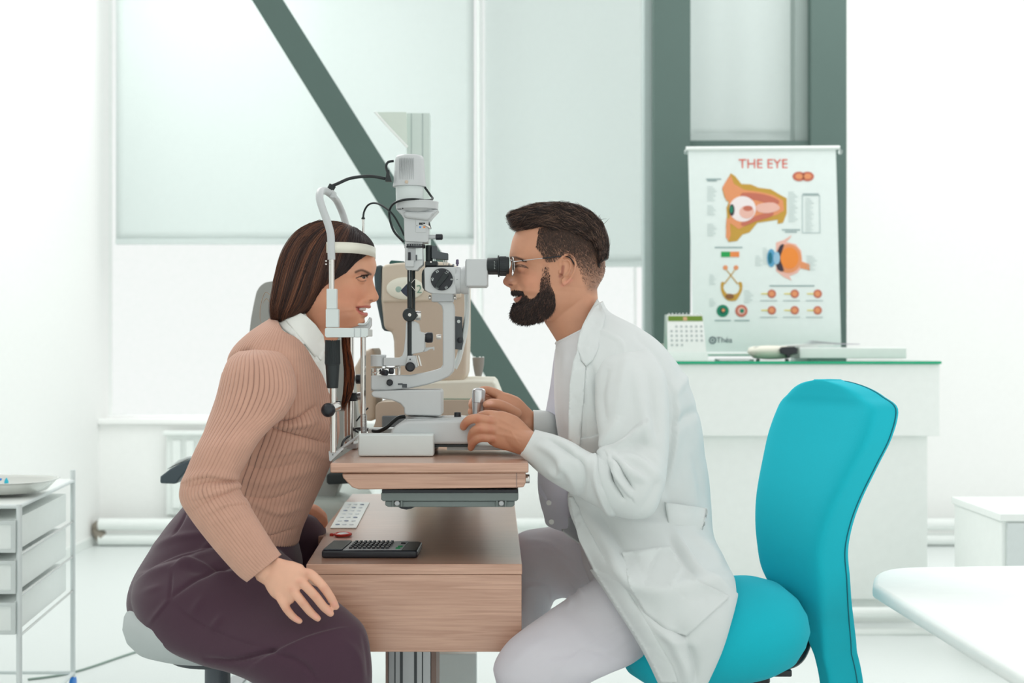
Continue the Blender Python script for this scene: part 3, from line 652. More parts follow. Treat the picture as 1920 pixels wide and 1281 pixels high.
# ================================================================== MAN
def make_man():
    root = thing('person', 'bearded man in a white lab coat and glasses looking into the slit lamp eyepiece', 'person', (W(1250, 1100, Y0).x, Y0, 0))
    secs = [(1035,396,1065,396,20,0,20),(1005,401,1090,402,48,0,20),(984,414,1112,414,62,0,20),(969,432,1126,432,71,0,20),(961.5,447,1132,450,76,0,20),(958,461,1134,466,78.5,0,20),(955.6,474,1134,480,79,.5,20),
        (955.2,481,1135,489,78,1.5,18),(956.5,487,1135,496,77,3,14),(958.2,493,1134.5,503,76,6,12),(957,499,1134,510,75,9,11.5),(953.5,507,1132,518,74,13,12),(949,516,1128,526,73,18,12.5),(944.5,523,1124,533,72,22,14),(942.6,528,1121,539,72,23.5,16),(945,533.5,1117,544,71,20,16),
        (951,537.5,1116,549,71,13,14),(956.5,540,1115,553,70,6,14),(957,545,1114,558,70,3.5,20),(960,549.5,1112,563,69,4.5,22),(965.5,552.5,1111,567,68,1,20),(967,556,1109,571,67,0,20),(963,559.5,1108,575,66,3,20),(963.5,564,1106,580,64,3,20),
        (967,569,1104,586,61,.5,20),(968,576,1101,592,57,1,20),(967,584,1097,598,52,2,20),(972,592,1091,604,46,1,20),(988,597,1082,608,38,0,20),(1005,598,1075,610,25,0,20)]
    R = head_rings(secs); V = R.reshape(-1, 3); N = normals(R).reshape(-1, 3)
    V = sym_bumps(V, N, [(979,500,13,9,-.0045),(972,485,15,5,.004,-10),(990,530,18,12,.005,-25),(1018,545,20,26,-.002),(961,531,6,6,.0042),(957,519,8,9,-.001),(978,538,5,12,-.0025,-35),(1005,590,20,8,.003),(1000,470,25,25,.001),(1025,500,14,14,-.002)])
    V = sym_folds(V, N, [([(966,528),(973,536),(978,546)], 2.4, -.002), ([(960,537),(965,536),(968,531)], 1.6, -.003), ([(962,555.5),(972,552.5),(980,547)], 2.2, -.006),
        ([(990,497),(1000,500),(1006,503)], 1.4, -.001), ([(990,500),(999,506),(1004,511)], 1.4, -.001), ([(978,513),(990,516),(1000,514)], 2.4, -.0012), ([(966,561),(975,557),(981,551)], 2.4, .0016)])
    V = eyelids(V, 979, 500, .0270, -1, .045, .03)
    parts = [ringmesh(V.reshape(R.shape))]
    # ears
    for s in (-1, 1):
        def E(px, py, o=0.): p = W(px, py, Y0); return np.array([p.x, Y0+s*(.0735+o), p.z])
        hel = [E(1048,508,-.002), E(1047,496,.002), E(1051,487,.006), E(1059,482.5,.010), E(1068,484.5,.014), E(1074,492,.017), E(1075.5,502,.018), E(1073,513,.017), E(1068,523,.014), E(1061,532,.010), E(1055,537,.007)]
        parts.append(ringmesh(tubeR(spline(hel, 5), [.0022,.0028,.0030,.0030,.0030,.0030,.0028,.0026,.0026,.0030,.0036], 12, round_end=True)))
        parts.append(ringmesh(tubeR(spline([E(1054,493,.006), E(1062,492,.011), E(1067,500,.0125), E(1065,512,.012), E(1059,521,.009)], 5), [.0022,.0026,.0028,.0026,.002], 10, round_end=True)))
        b, f = ball(E(1061,508,.004), .0125, 24, 16, (1.0, .42, 2.1)); parts.append((b, f))
        parts.append(ball(E(1054,531,.006), .006, 16, 12, (.9, .55, 1.25)))
        parts.append(ball(E(1048,514,.003), .0042, 12, 10, (.8, .8, 1.3)))
    L = lambda s, n=40, m=40, e=2: ringmesh(loft(s, n, m, e))
    parts.append(L([(1018,585,1119,535,Y0,.056),(1020,602,1120,548,Y0,.057),(1031,620,1124,572,Y0,.059),(1047,648,1142,600,Y0,.063),(1055,680,1170,640,Y0,.08)], 40, 60))
    parts.append(L([(1060,690,1180,640,Y0,.12),(1060,760,1240,720,Y0,.15),(1065,850,1270,820,Y0,.14),(1090,960,1290,950,Y0,.13),(1120,1050,1320,1080,Y0,.14)]))
    for J, r in (([(1180,720,-.12),(1200,800,-.18),(1190,910,-.22),(1100,880,-.19),(1030,845,-.12),(984,829,-.08),(962,818,-.062)], (.045,.042,.036,.034,.030,.0265,.022)),
                 ([(1180,740,.2),(1200,860,.28),(1100,850,.22),(1050,815,.15),(988,793,.072)], (.045,.04,.03,.024,.023)),
                 ([(1290,1110,-.0),(1130,1175,-.12),(1000,1235,-.22),(995,1400,-.25),(1005,1600,-.25),(1005,1640,-.25)], (.05,.045,.04,.035,.03,.025)),
                 ([(1270,1060,.14),(1120,1060,.2),(1010,1060,.26),(1005,1250,.27),(1015,1420,.27),(1015,1440,.27)], (.05,.045,.04,.035,.03,.025))):
        parts.append(chain(J, r, 16))
    # near hand (back of the hand to the viewer)
    P = [W(992,833,-.085), W(975,824,-.07), W(955,812,-.055), W(935,805,-.045), W(918,803,-.04)]
    Rr = tubeR(spline(P, 5), [.0275, .0325, .040, .041, .034], 28); c = np.array([r.mean(0) for r in Rr]); Rr = c[:, None]+(Rr-c[:, None])*np.array([1, .42, 1]); parts.append(ringmesh(Rr))
    for J, r in (([(940,781,-.04),(920,778,-.035),(905,779,-.02),(895,786,0.0),(893,795,.02)], (.011,.011,.0105,.0095,.008)),
                 ([(938,793,-.05),(918,789,-.056),(897,785,-.055),(881,787,-.048),(871,796,-.035),(869,801,-.028)], (.0115,.0108,.0105,.0105,.0095,.0085)),
                 ([(938,808,-.052),(918,806,-.060),(900,804,-.060),(889,809,-.050),(884,819,-.036),(883,827,-.028)], (.0115,.0108,.0105,.0105,.0095,.0085)),
                 ([(940,826,-.046),(924,822,-.056),(905,821,-.058),(894,824,-.050),(886,832,-.036),(883,840,-.026)], (.0115,.0105,.010,.0095,.0088,.008)),
                 ([(965,815,-.035),(945,818,-.01),(925,820,.0),(910,818,.01)], (.014,.013,.011,.009))):
        parts.append(chain(J, r, 14))
    # far hand round the joystick, thumb towards the viewer
    P = [W(990,793,.07), W(975,781,.065), W(958,769,.06), W(940,760,.06), W(928,756,.06)]
    Rr = tubeR(spline(P, 5), [.026, .029, .034, .031, .022], 24); c = np.array([r.mean(0) for r in Rr]); Rr = c[:, None]+(Rr-c[:, None])*np.array([1, .6, 1]); parts.append(ringmesh(Rr))
    for J, r in (([(968,776,.035),(952,766,.022),(935,759,.012),(921,757,.006),(912,758.5,.004)], (.013,.0125,.0125,.0115,.0088)),
                 ([(948,747,.06),(930,738,.065),(914,732,.062),(904,732,.052),(898,736,.045)], (.0115,.011,.010,.0095,.008)),
                 ([(945,757,.072),(922,750,.08),(902,746,.075),(888,752,.06),(884,760,.046)], (.0115,.0105,.010,.0095,.008)),
                 ([(945,768,.075),(922,765,.082),(902,762,.077),(888,766,.062),(883,773,.046)], (.0115,.0105,.010,.0095,.008)),
                 ([(948,778,.07),(926,777,.078),(906,776,.072),(894,780,.06),(888,786,.048)], (.011,.010,.009,.0085,.0075))):
        parts.append(chain(J, r, 14))
    V, F = vox(parts, .0019); Q = PX(V)
    face = (Q[:, 0] < 1080) & (Q[:, 1] < 600)
    V = relax(V, F, 2); V = relax(V, F, 6, np.where(face, .0, 1.0)); Q = PX(V); V = relax(V, F, 30, np.exp(-((Q[:, 0]-985)/18)**2-((Q[:, 1]-830)/24)**2)*(V[:, 1] < .0)); N = vnormals(V, F); Q = PX(V)
    nearh = V[:, 1] < -.02
    D = 0
    for a, b, r in ((920,789,6),(920,806,6),(924,823,6),(897,785,5),(900,804,5),(905,821,5)): D = D+.0011*np.exp(-((Q[:, 0]-a)/r)**2-((Q[:, 1]-b)/5)**2)
    V = V+N*(D*nearh)[:, None]
    V = folds(V, N, [([(925,797),(950,805),(980,818)], 3, .0012), ([(925,812),(955,818),(980,826)], 3, .0010), ([(928,781),(955,795),(985,812)], 3, .0012), ([(955,800),(962,815),(975,835)], 2, .0008)])
    base = np.array(srgb((204, 148, 118))[:3]); col = np.tile(base, (len(V), 1)); Qn = PX(near(V)); fr = (V[:, 2] > W(0, 660).z)
    def P_(pts, wd, c, k=1., soft=1):
        nonlocal col
        col = np.where(fr[:, None], paint(col, Qn, pts, wd, c, k, soft), col)
    P_([(985,520),(1000,530)], 26, (208,142,114), .5); P_([(944,528),(952,530)], 10, (200,132,110), .5)
    # clipped hair at temple, side and nape (dark stubble on the skin)
    fade = [(1000,420),(1012,436),(1008,450),(1003,464),(1012,474),(1016,486),(1024,493),(1040,492),(1049,482),(1062,474),(1078,486),(1083,500),(1090,520),(1096,545),(1108,556),(1130,552),(1160,500),(1160,380),(1003,380)]
    ins = inpoly(Qn, fade) & (V[:, 2] > W(0, 556).z) & (np.abs(V[:, 1]-Y0) < .0825)
    d, _, _ = segdist(Qn, fade[:17]); k = np.where(ins, np.clip(d/12, 0, 1)*.66+.03, 0)*np.clip((1.0-(Qn[:, 1]-430)/260), .55, 1); col = col*(1-k[:, None])+np.array(srgb((66,52,46))[:3])*k[:, None]
    beard = [(1016,494),(1030,494),(1032,515),(1033,532),(1039,550),(1043,568),(1040,585),(1020,603),(990,612),(960,606),(955,585),(963,568),(972,563),(981,549),(985,552),(993,562),(1003,560),(1012,545),(1013,525),(1015,505)]
    ins = inpoly(Qn, beard) & fr; d, _, _ = segdist(Qn, beard+beard[:1]); k = np.where(ins, np.clip(d/6, 0, 1)*.85, 0)*np.clip((Qn[:, 1]-500)/50, .22, 1); col = col*(1-k[:, None])+np.array(srgb((52,40,38))[:3])*k[:, None]
    P_([(962,552),(972,551.5),(979,549)], 2.6, (160,92,84), .8); P_([(963,562),(971,561),(979,555)], 4.0, (188,112,100), .85); P_([(964,556.5),(974,554),(981,550)], 1.3, (70,32,30), .9)
    P_([(957,484),(966,482.5),(976,486),(986,490)], 3.0, (70,50,42), .85, 1.2)
    P_([(965,499),(975,497),(984,499),(990,503)], 1.5, (40,28,26), .9); P_([(966,501),(976,500),(986,501.5)], 1.4, (52,36,32), .85); P_([(968,510),(982,512)], 4, (176,118,100), .4)
    P_([(1056,500),(1054,512),(1050,518)], 4, (150,84,70), .7); P_([(1054,535),(1070,525)], 5, (226,150,130), .5); P_([(955,534),(960,534.5)], 2.2, (120,64,54), .8)
    for (a, b) in ((871,796),(884,822),(885,836),(897,785),(900,804),(905,821),(920,789),(920,806),(924,823)):
        g = np.exp(-((Q[:, 0]-a)/6)**2-((Q[:, 1]-b)/6)**2)*.4*nearh; col = col*(1-g[:, None])+np.array(srgb((196,120,98))[:3])*g[:, None]
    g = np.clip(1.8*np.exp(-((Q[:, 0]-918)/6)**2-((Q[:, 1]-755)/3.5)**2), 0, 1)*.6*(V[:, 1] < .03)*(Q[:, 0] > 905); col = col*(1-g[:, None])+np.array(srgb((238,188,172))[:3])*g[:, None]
    mk('body', V, F, M_SKINM, root, col=col)
    skb = bvh_raw(V, np.asarray(F).tolist())
    for s in (-1, 1): eyeball(979, 500, .0262, s, -1, root, yaw=.25, iris=(70,60,50), R=.0112)
    tv, tf = [], []
    for k in range(-5, 6):
        a = k*.17; c0 = W(985, 554.5); v, f = ball((c0.x-.020*math.cos(a), Y0+.022*math.sin(a), c0.z), .003, 10, 8, (.8, 1, 1.2)); tf += [tuple(i+len(tv) for i in ff) for ff in f]; tv += list(map(tuple, v))
    mk('teeth', tv, tf, M_TEETH, root)
    # ---- hair on top
    hs = [(948,404,951,412,Y0,.018),(955,396,958,427,Y0,.034),(968,394,968,434,Y0,.046),(985,386,990,438,Y0,.058),(1008,381,1015,447,Y0,.068),(1035,379,1042,454,Y0,.076),(1062,380,1066,459,Y0,.0805),(1088,386,1086,462,Y0,.081),
          (1110,398,1100,464,Y0,.079),(1128,417,1108,470,Y0,.076),(1139,440,1112,482,Y0,.072),(1142.5,465,1114,497,Y0,.067),(1140,486,1116,500,Y0,.060)]
    HR = loft(hs, 110, 100, 2.2); HN = normals(HR); V = HR.reshape(-1, 3); Nn = HN.reshape(-1, 3)
    Qh = PX(V); wob = .0024*np.sin(Qh[:, 1]*.30+Qh[:, 0]*.12+V[:, 1]*30)+.0016*np.sin(Qh[:, 0]*.16-Qh[:, 1]*.22+V[:, 1]*60); wob = wob*np.clip(np.abs(Nn[:, 1])*2-.25, .05, 1); V = V+Nn*wob[:, None]
    hv, hf = ringmesh(V.reshape(HR.shape)); hair = mk('hair', hv, hf, M_HAIR, root, col=np.tile(np.array(srgb((44,34,33))[:3]), (len(hv), 1))); hb = bvh_raw(hv, hf)
    G = np.array([[(1138,510),(1142,480),(1140,450),(1128,422),(1108,400),(1080,387),(1050,381),(1015,382),(985,388),(960,396),(946,402)],
                  [(1128,505),(1133,478),(1130,455),(1118,430),(1098,412),(1072,398),(1042,391),(1012,391),(985,396),(962,402),(947,408)],
                  [(1118,490),(1120,470),(1114,452),(1102,436),(1084,422),(1060,410),(1032,403),(1005,402),(982,406),(965,414),(952,421)],
                  [(1112,484),(1110,470),(1101,458),(1087,447),(1070,437),(1048,424),(1024,416),(1002,415),(984,420),(970,428),(960,432)],
                  [(1098,470),(1092,464),(1084,460),(1072,454),(1056,446),(1036,438),(1016,430),(1000,428),(988,432),(978,436),(968,438)]], float)
    GU = crm(G.reshape(len(G), -1), 160).reshape(160, G.shape[1], 2); paths = []
    for i in range(3600):
        g = GU[int(rng.random()*160) % 160]; n = 12; t0 = rng.random()*.8; ln = .14+rng.random()*.16
        t = np.clip(np.linspace(t0, t0+ln, n), 0, 1)*(G.shape[1]-1); a = np.clip(t.astype(int), 0, G.shape[1]-2); u = (t-a)[:, None]; q = g[a]*(1-u)+g[a+1]*u
        fx_, fy_ = q[0]; an = rng.normal(0, .09)+.30*math.sin(fx_*.055+fy_*.13)+.22*math.sin(fx_*.12-fy_*.21+1); cpt = q[0]; q = cpt+(q-cpt)@np.array([[math.cos(an), -math.sin(an)], [math.sin(an), math.cos(an)]]).T
        P = []; lift = rng.random()**2*.004
        for k, (x, y) in enumerate(q):
            p, nn = hit(hb, x, y)
            if p is None: P.append(None)
            else: P.append(np.array(p)+np.array(nn)*(.0005+lift*(k/n)**1.2*1.3))
        if P[0] is None: continue
        kk = next((k for k in range(n) if P[k] is None), n)
        if kk < 5: continue
        P = np.array(P[:kk]); bright = .5+.5*math.sin(fx_*.16+fy_*.42+2*math.sin(fx_*.05)); c = np.array(srgb((52,40,37))[:3])*(.35+rng.random()*.6+.9*bright**2)
        if rng.random() < .12+.45*bright**3: c = np.array(srgb((122,96,82))[:3])*(.6+.6*rng.random())
        paths.append((P, c))
        if i % 2 == 0: m_ = P.copy(); m_[:, 1] = 2*Y0-m_[:, 1]; paths.append((m_, c))
    for i in range(1500):   # fringe blending the long top into the clipped sides
        u = rng.random(); q = spline([(1015,446,0),(1042,452,0),(1068,457,0),(1092,464,0),(1108,474,0),(1116,490,0),(1122,504,0)], 8)[int(u*47)]
        x, y = q[0]+rng.normal(0, 2), q[1]-3-rng.random()*8; p, nn = hit(hb, x, y)
        if p is None: continue
        p = np.array(p); nn = np.array(nn); d = np.array([.55-.2*u+rng.normal(0, .25), .12*0, -1.0]); d /= np.linalg.norm(d); L_ = .007+.006*rng.random()
        P = np.array([p, p+d*L_*.4+nn*.0008, p+d*L_*.75+nn*.0002, p+d*L_-nn*.001+np.array([0, .002, 0])]); c = np.array(srgb((50,39,37))[:3])*(.5+.9*rng.random()); paths.append((P, c)); m_ = P.copy(); m_[:, 1] = 2*Y0-m_[:, 1]; paths.append((m_, c))
    for pts in ([(1118,420),(1128,412),(1138,410)], [(1120,424),(1132,420),(1143,409)], [(1117,416),(1122,408),(1126,402)], [(1060,381),(1066,378),(1070,380)], [(1040,381),(1052,377),(1060,378)]):
        paths.append((np.array(spline([W(a, b, Y0-.01) for a, b in pts], 5)), np.array(srgb((50,40,38))[:3])))
    # short clipped sides
    sid = [(1010,428),(1024,424),(1060,425),(1105,430),(1136,500),(1135,520),(1118,545),(1100,548),(1092,525),(1084,500),(1076,484),(1062,476),(1048,482),(1040,490),(1024,490),(1013,472),(1005,462)]
    got = 0
    while got < 8000:
        x = 1003+rng.random()*138; y = 424+rng.random()*124
        if not inpoly(np.array([[x, y]]), sid)[0] : continue
        if rng.random() < ((y-440)/105 if y > 440 else 0): got += .35; continue
        p, nn = hit(skb, x, y)
        if p is None: got += 1; continue
        p = np.array(p); nn = np.array(nn); L_ = .0045*(1.3-(y-430)/120); d = np.array([.25+rng.normal(0, .25), 0, -1+rng.normal(0, .2)]); d = d-nn*d.dot(nn); d /= np.linalg.norm(d)
        P = np.array([p, p+d*L_*.5+nn*.0011, p+d*L_+nn*.0016]); c = np.array(srgb((80,64,57))[:3])*(.6+.9*rng.random())*(1+2.2*max(0, (y-470)/80)); paths.append((P, c)); got += 1
        if int(got) % 3 == 0: m_ = P.copy(); m_[:, 1] = 2*Y0-m_[:, 1]; paths.append((m_, c))
    top = [q for q in paths if len(q[0]) != 3 or True]
    ribbon([q for q in paths if len(q[0]) > 3], .0006, 'hair_strands', M_HAIR, hair)['kind'] = 'stuff'
    ribbon([q for q in paths if len(q[0]) == 3], .00036, 'clipped_hair', M_HAIR, hair)['kind'] = 'stuff'
    # ---- beard and moustache
    bs = [(1006,560,1034,545,Y0,.060),(990,566,1038,558,Y0,.060),(970,573,1038,570,Y0,.058),(961,580,1034,582,Y0,.052),(960,590,1022,595,Y0,.044),(964,598,1008,602,Y0,.034),(976,604,994,606,Y0,.02)]
    BR = loft(bs, 50, 70, 2.3); bv, bf = ringmesh(BR); be = mk('beard', bv, bf, M_HAIR, root, col=np.tile(np.array(srgb((42,32,31))[:3]), (len(bv), 1)))
    bb = bvh_raw(list(map(tuple, bv))+[tuple(v+np.array([0, 0, 0])) for v in V[:0]], bf); paths = []
    bp = [(1018,500),(1030,500),(1032,520),(1034,535),(1040,552),(1042,570),(1038,584),(1020,598),(990,606),(966,604),(958,588),(962,575),(966,568),(975,563),(983,553),(987,552),(993,560),(1003,558),(1012,545),(1014,525)]
    got = 0
    while got < 4200:
        x = 955+rng.random()*90; y = 498+rng.random()*112
        if not inpoly(np.array([[x, y]]), bp)[0]: continue
        if y < 556 and rng.random() < ((562-y)/72)**.6: continue
        p, nn = hit(bb, x, y); p2, n2 = hit(skb, x, y)
        if p is None or (p2 is not None and p2.y < p.y): p, nn = p2, n2
        if p is None: continue
        p = np.array(p); nn = np.array(nn); t = np.clip((1040-x)/80, 0, 1); d = np.array([-.15-.55*t+rng.normal(0, .22), rng.normal(0, .1), -1+.25*t+rng.normal(0, .15)]); d /= np.linalg.norm(d)
        L_ = (.004 if y < 545 else .009)*(.7+.6*rng.random()); P = np.array([p, p+d*L_*.5+nn*.0016, p+d*L_+nn*.0014])
        c = np.array(srgb((56,43,40))[:3])*(.5+1.1*rng.random())*(1.6 if y < 545 else 1)
        if rng.random() < .12: c = np.array(srgb((120,88,74))[:3])*(.6+.5*rng.random())
        paths.append((P, c)); got += 1
        if int(got) % 2 == 0: m_ = P.copy(); m_[:, 1] = 2*Y0-m_[:, 1]; paths.append((m_, c))
    # outline fringe at front and underside
    for i in range(700):
        u = rng.random(); pts = [(963,570),(959,580),(959,592),(965,601),(978,607),(994,606),(1010,601),(1026,593)]; q = spline([(a, b, 0) for a, b in pts], 6); a = q[int(u*(len(q)-1))]
        yy = Y0+rng.normal(0, .018); p = np.array(W(a[0]+rng.random()*3, a[1]-rng.random()*3, yy)); d = np.array([-.55+.5*u+rng.normal(0, .25), rng.normal(0, .1), -1+rng.normal(0, .2)]); d /= np.linalg.norm(d)
        L_ = .004+.005*rng.random(); P = np.array([p, p+d*L_*.5, p+d*L_+np.array([rng.normal(0, .001), 0, 0])]); paths.append((P, np.array(srgb((50,40,38))[:3])*(.6+1.2*rng.random())))
    ribbon(paths, .00055, 'beard_strands', M_HAIR, be)['kind'] = 'stuff'
    paths = []
    for i in range(520):
        x = 959+rng.random()*22; y = 541.5+(x-959)*.22+rng.random()*6
        p, nn = hit(skb, x, y)
        if p is None: continue
        p = np.array(p)+np.array([0, .016*rng.random()*(x < 964), 0]); nn = np.array(nn); d = np.array([.25+.3*(x-959)/22+rng.normal(0, .2), -.1, -1]); d /= np.linalg.norm(d); L_ = .006+.004*rng.random()
        P = np.array([p, p+d*L_*.5+nn*.002, p+d*L_+nn*.002]); paths.append((P, np.array(srgb((50,38,36))[:3])*(.6+rng.random()))); m_ = P.copy(); m_[:, 1] = 2*Y0-m_[:, 1]; paths.append((m_, paths[-1][1]))
    ribbon(paths, .0006, 'moustache', M_HAIR, root)['kind'] = 'stuff'
    paths = []
    for i in range(150):
        u = rng.random(); q = spline([(958,485,0),(966,483,0),(976,486,0),(987,491,0)], 6)[int(u*18)]; p, nn = hit(skb, q[0]+rng.normal(0, .5), q[1]+rng.normal(0, 1.3))
        if p is None: continue
        p = np.array(p); nn = np.array(nn); d = np.array([.9, 0, .15-.4*u]); P = np.array([p, p+d*.0025+nn*.0008, p+d*.005+nn*.0008]); c = np.array(srgb((60,44,38))[:3])*(.7+.6*rng.random())
        paths.append((P, c)); m_ = P.copy(); m_[:, 1] = 2*Y0-m_[:, 1]; paths.append((m_, c))
    ribbon(paths, .00045, 'eyebrow', M_HAIR, root)['kind'] = 'stuff'
    # ---- glasses
    g = thing('t', 't', 't', (0, 0, 0)); bpy.data.objects.remove(g)
    gl = tube('glasses', [W(960,489,.018-.05+.05), W(957.5,487,.035), W(957.5,487,.065), W(960,489,.082)], .0009, M_STEEL, root, label='thin metal rimmed glasses')
    for s in (-1, 1):
        cc = np.array(W(960.5, 502, Y0)); cc[1] = Y0+s*.034; P = []
        for a in np.linspace(0, 2*np.pi, 41):
            P.append(cc+np.array([-.002*math.cos(a)*s*0+.0035*abs(math.sin(a*.5))*0+.0045*(s*s)*max(0, math.cos(a))*1.0, s*.025*math.cos(a), .021*math.sin(a)-.0]))
        P = np.array(P); P[:, 0] -= .10*(P[:, 2]-cc[2])*(-1)*0; v, f = ringmesh(tubeR(P, .0009, 8)); mk('rim', v, f, M_STEEL, gl)
        c_ = P.mean(0); v = np.concatenate([[c_-[.0005, 0, 0]], P[:-1]]); f = [(0, 1+i, 1+(i+1) % 40) for i in range(40)]; lo = mk('lens', v, f, M_LENS, gl); md = lo.modifiers.new('s', 'SOLIDIFY'); md.thickness = .0012
        def T(px, py, dy): p = W(px, py, Y0); return np.array([p.x, Y0+s*dy, p.z])
        tube('temple', [T(963,494,.060), T(974,493,.066), T(1000,490,.073), T(1016,488.5,.077)], .0010, M_STEEL, gl)
        tube('temple_tip', [T(1016,488.5,.077), T(1035,486.5,.080), T(1052,485,.080), T(1066,488,.078), T(1077,505,.076)], .0015, M_BLACK, gl)
        p = T(979.5,492.5,.0685); lathe('hinge', p-np.array([0, .0014, 0]), (0, 1, 0), [(0, .0012), (.0005, .0019), (.0022, .0019), (.0027, .0012)], M_BLACK, gl, 14)
    # ---- scrub trousers
    pel = loft([(1075,960,1310,960,Y0,.14),(1085,1010,1330,1010,.04,.17),(1090,1050,1348,1060,.03,.185),(1110,1100,1350,1110,.02,.185),(1150,1180,1340,1160,.02,.17),(1200,1210,1320,1200,.02,.13)], 50, 64, 2.2)
    tn = loft([(1190,1030,1335,1190,-.03,.12),(1125,1080,1275,1200,-.08,.10),(1068,1121,1214,1223,-.12,.10),(1034,1144,1181,1244,-.17,.095),(978,1184,1143,1259,-.22,.095),(946,1212,1105,1278,-.24,.09),(925,1250,1072,1310,-.25,.085),(931,1285,1056,1345,-.25,.08),(945,1400,1050,1420,-.25,.07),(962,1600,1042,1600,-.25,.055),(965,1640,1038,1640,-.25,.05)], 90, 64, 2.1)
    tf = loft([(1240,990,1260,1120,.1,.11),(1150,985,1160,1135,.16,.1),(1080,985,1095,1130,.22,.095),(1020,990,1060,1120,.26,.085),(975,1000,1035,1130,.27,.08),(955,1030,1032,1165,.27,.072),(962,1130,1034,1210,.27,.07),(975,1280,1040,1280,.27,.065),(985,1440,1045,1440,.27,.055)], 70, 48, 2.1)
    V, F = vox([ringmesh(pel), ringmesh(tn), ringmesh(tf)], .0038); V = relax(V, F, 6); N = vnormals(V, F)
    V = folds(V, N, [([(1022,1281),(1070,1235),(1130,1195),(1185,1165)], 2.2, .0028), ([(1180,1160),(1195,1190),(1200,1215)], 6, .003), ([(1066,1118),(1072,1128),(1064,1140)], 5, .004), ([(1000,1250),(1040,1230),(1090,1225)], 8, -.003), ([(960,1250),(990,1220),(1030,1195)], 12, .003),
        ([(1100,1250),(1150,1215),(1180,1195)], 7, .003), ([(1090,1215),(1130,1225),(1160,1235)], 5, -.003), ([(1000,1030),(1040,1040),(1080,1075),(1100,1100)], 7, .004, 1), ([(985,1015),(1030,1020),(1080,1050)], 6, .004), ([(990,1090),(1020,1095),(1050,1110)], 5, -.004), ([(985,1110),(1000,1098),(1030,1105),(1034,1140)], 3, .004), ([(1002,1115),(1003,1160)], 3, .0018),
        ([(1085,1030),(1100,1060),(1110,1085)], 4, -.005), ([(1070,1090),(1085,1105),(1095,1115)], 4, .004)])
    mk('trousers', relax(V, F, 1), F, M_SCRUB, root)
    for (a, y) in ((1000, -.25), (1014, .27)): p = W(a, 1600, y); foot((p.x, y, 0), -1, M_WSHOE, 'shoe', root)
    # ---- tee shirt
    ts = loft([(1044,644,1136,596,Y0,.066),(1043,655,1150,612,Y0,.09),(1041,690,1200,650,Y0,.14),(1041,740,1240,720,Y0,.165),(1044,790,1265,790,Y0,.165),(1055,850,1285,850,Y0,.155),(1075,910,1290,920,Y0,.15),(1090,980,1300,985,Y0,.15)], 80, 100, 2.2)
    V = ts.reshape(-1, 3); N = normals(ts).reshape(-1, 3)
    V = folds(V, N, [([(1060,670),(1056,740),(1062,800)], 4, .003), ([(1075,660),(1070,720),(1068,780)], 4, -.003), ([(1085,680),(1082,740),(1078,800)], 5, .003), ([(1052,660),(1049,700)], 3, -.002)])
    tee = mk('tee_shirt', V, grid_faces(80, 100), M_TEE, root); md = tee.modifiers.new('s', 'SOLIDIFY'); md.thickness = .002
    v, f = ringmesh(tubeR(np.concatenate([ts[0], ts[0][:1]]), .0045, 8)); mk('neckband', v, f, M_TEE, tee)
    # ---- coat
    globals()['FOLDK'] = 2.1
    cs = loft([(1062,615,1128,566,Y0,.068),(1051,640,1143,588,Y0,.10),(1043,672,1192,614,Y0,.150),(1035,712,1236,646,Y0,.185),(1027,755,1275,697,Y0,.195),(1018,802,1298,760,Y0,.19),(1011,858,1314,835,Y0,.175),(1009,908,1325,895,Y0,.168),(1018,958,1329,945,Y0,.175),(1050,1000,1333,1000,.02,.20),
        (1085,1035,1352,1042,-.02,.215),(1114,1076,1369,1078,-.08,.185),(1150,1132,1376,1118,-.15,.13),(1186,1186,1366,1168,-.20,.085),(1214,1235,1350,1222,-.225,.052),(1240,1290,1320,1290,-.235,.032)], 240, 220, 2.25)
    V = cs.reshape(-1, 3); N = normals(cs).reshape(-1, 3)
    V = folds(V, N, [([(1250,700),(1265,760),(1262,830),(1250,900)], 6, .004, -1), ([(1255,745),(1275,720),(1290,700)], 8, .003), ([(1260,800),(1285,780),(1300,770)], 9, -.004), ([(1250,960),(1225,900),(1228,860)], 8, .004),
        ([(1103,668),(1096,720),(1094,790),(1088,840)], 3, .003), ([(1110,690),(1116,740),(1128,790)], 6, -.006), ([(1095,960),(1130,1010),(1160,1060),(1200,1120)], 9, .006), ([(1120,950),(1150,1000),(1180,1045)], 9, -.005),
        ([(1140,1055),(1180,1090),(1230,1110),(1290,1100),(1360,1090)], 14, .008), ([(1170,1100),(1230,1160),(1290,1190)], 14, -.006), ([(1200,1140),(1250,1190),(1300,1210)], 9, .005), ([(1250,1180),(1280,1240),(1290,1281)], 10, .006), ([(1265,1170),(1300,1230),(1305,1281)], 9, -.006),
        ([(1270,1000),(1290,1040),(1320,1080),(1372,1110)], 7, .006, 1), ([(1255,1010),(1280,1050),(1300,1080)], 8, -.005), ([(1300,1005),(1330,1030),(1350,1060)], 8, .004), ([(1130,950),(1180,980),(1240,985)], 12, .004), ([(1120,620),(1160,640),(1170,665)], 4, .002), ([(1190,630),(1240,680),(1262,740)], 6, -.003),
        ([(1225,700),(1238,760),(1240,830)], 6, .003), ([(1280,720),(1300,780),(1312,840)], 9, .003), ([(1300,860),(1312,900),(1318,940)], 8, -.003)])
    edge = [(1119,560),(1106,588),(1094,612),(1087,632),(1088,655),(1097,686),(1094,735),(1090,790),(1086,838),(1073,900),(1064,932),(1068,962),(1089,1011),(1117,1067)]
    pl = edge+[(1085,1070),(980,1010),(960,540),(1119,540)]
    def keep(cen):
        Qc = PX(cen); return ~(((cen[:, 1] < Y0+.03) & inpoly(Qc, pl)) | ((cen[:, 1] < .19) & (cen[:, 1] > .0) & (Qc[:, 0] < 1066) & (Qc[:, 1] > 650) & (Qc[:, 1] < 992)))
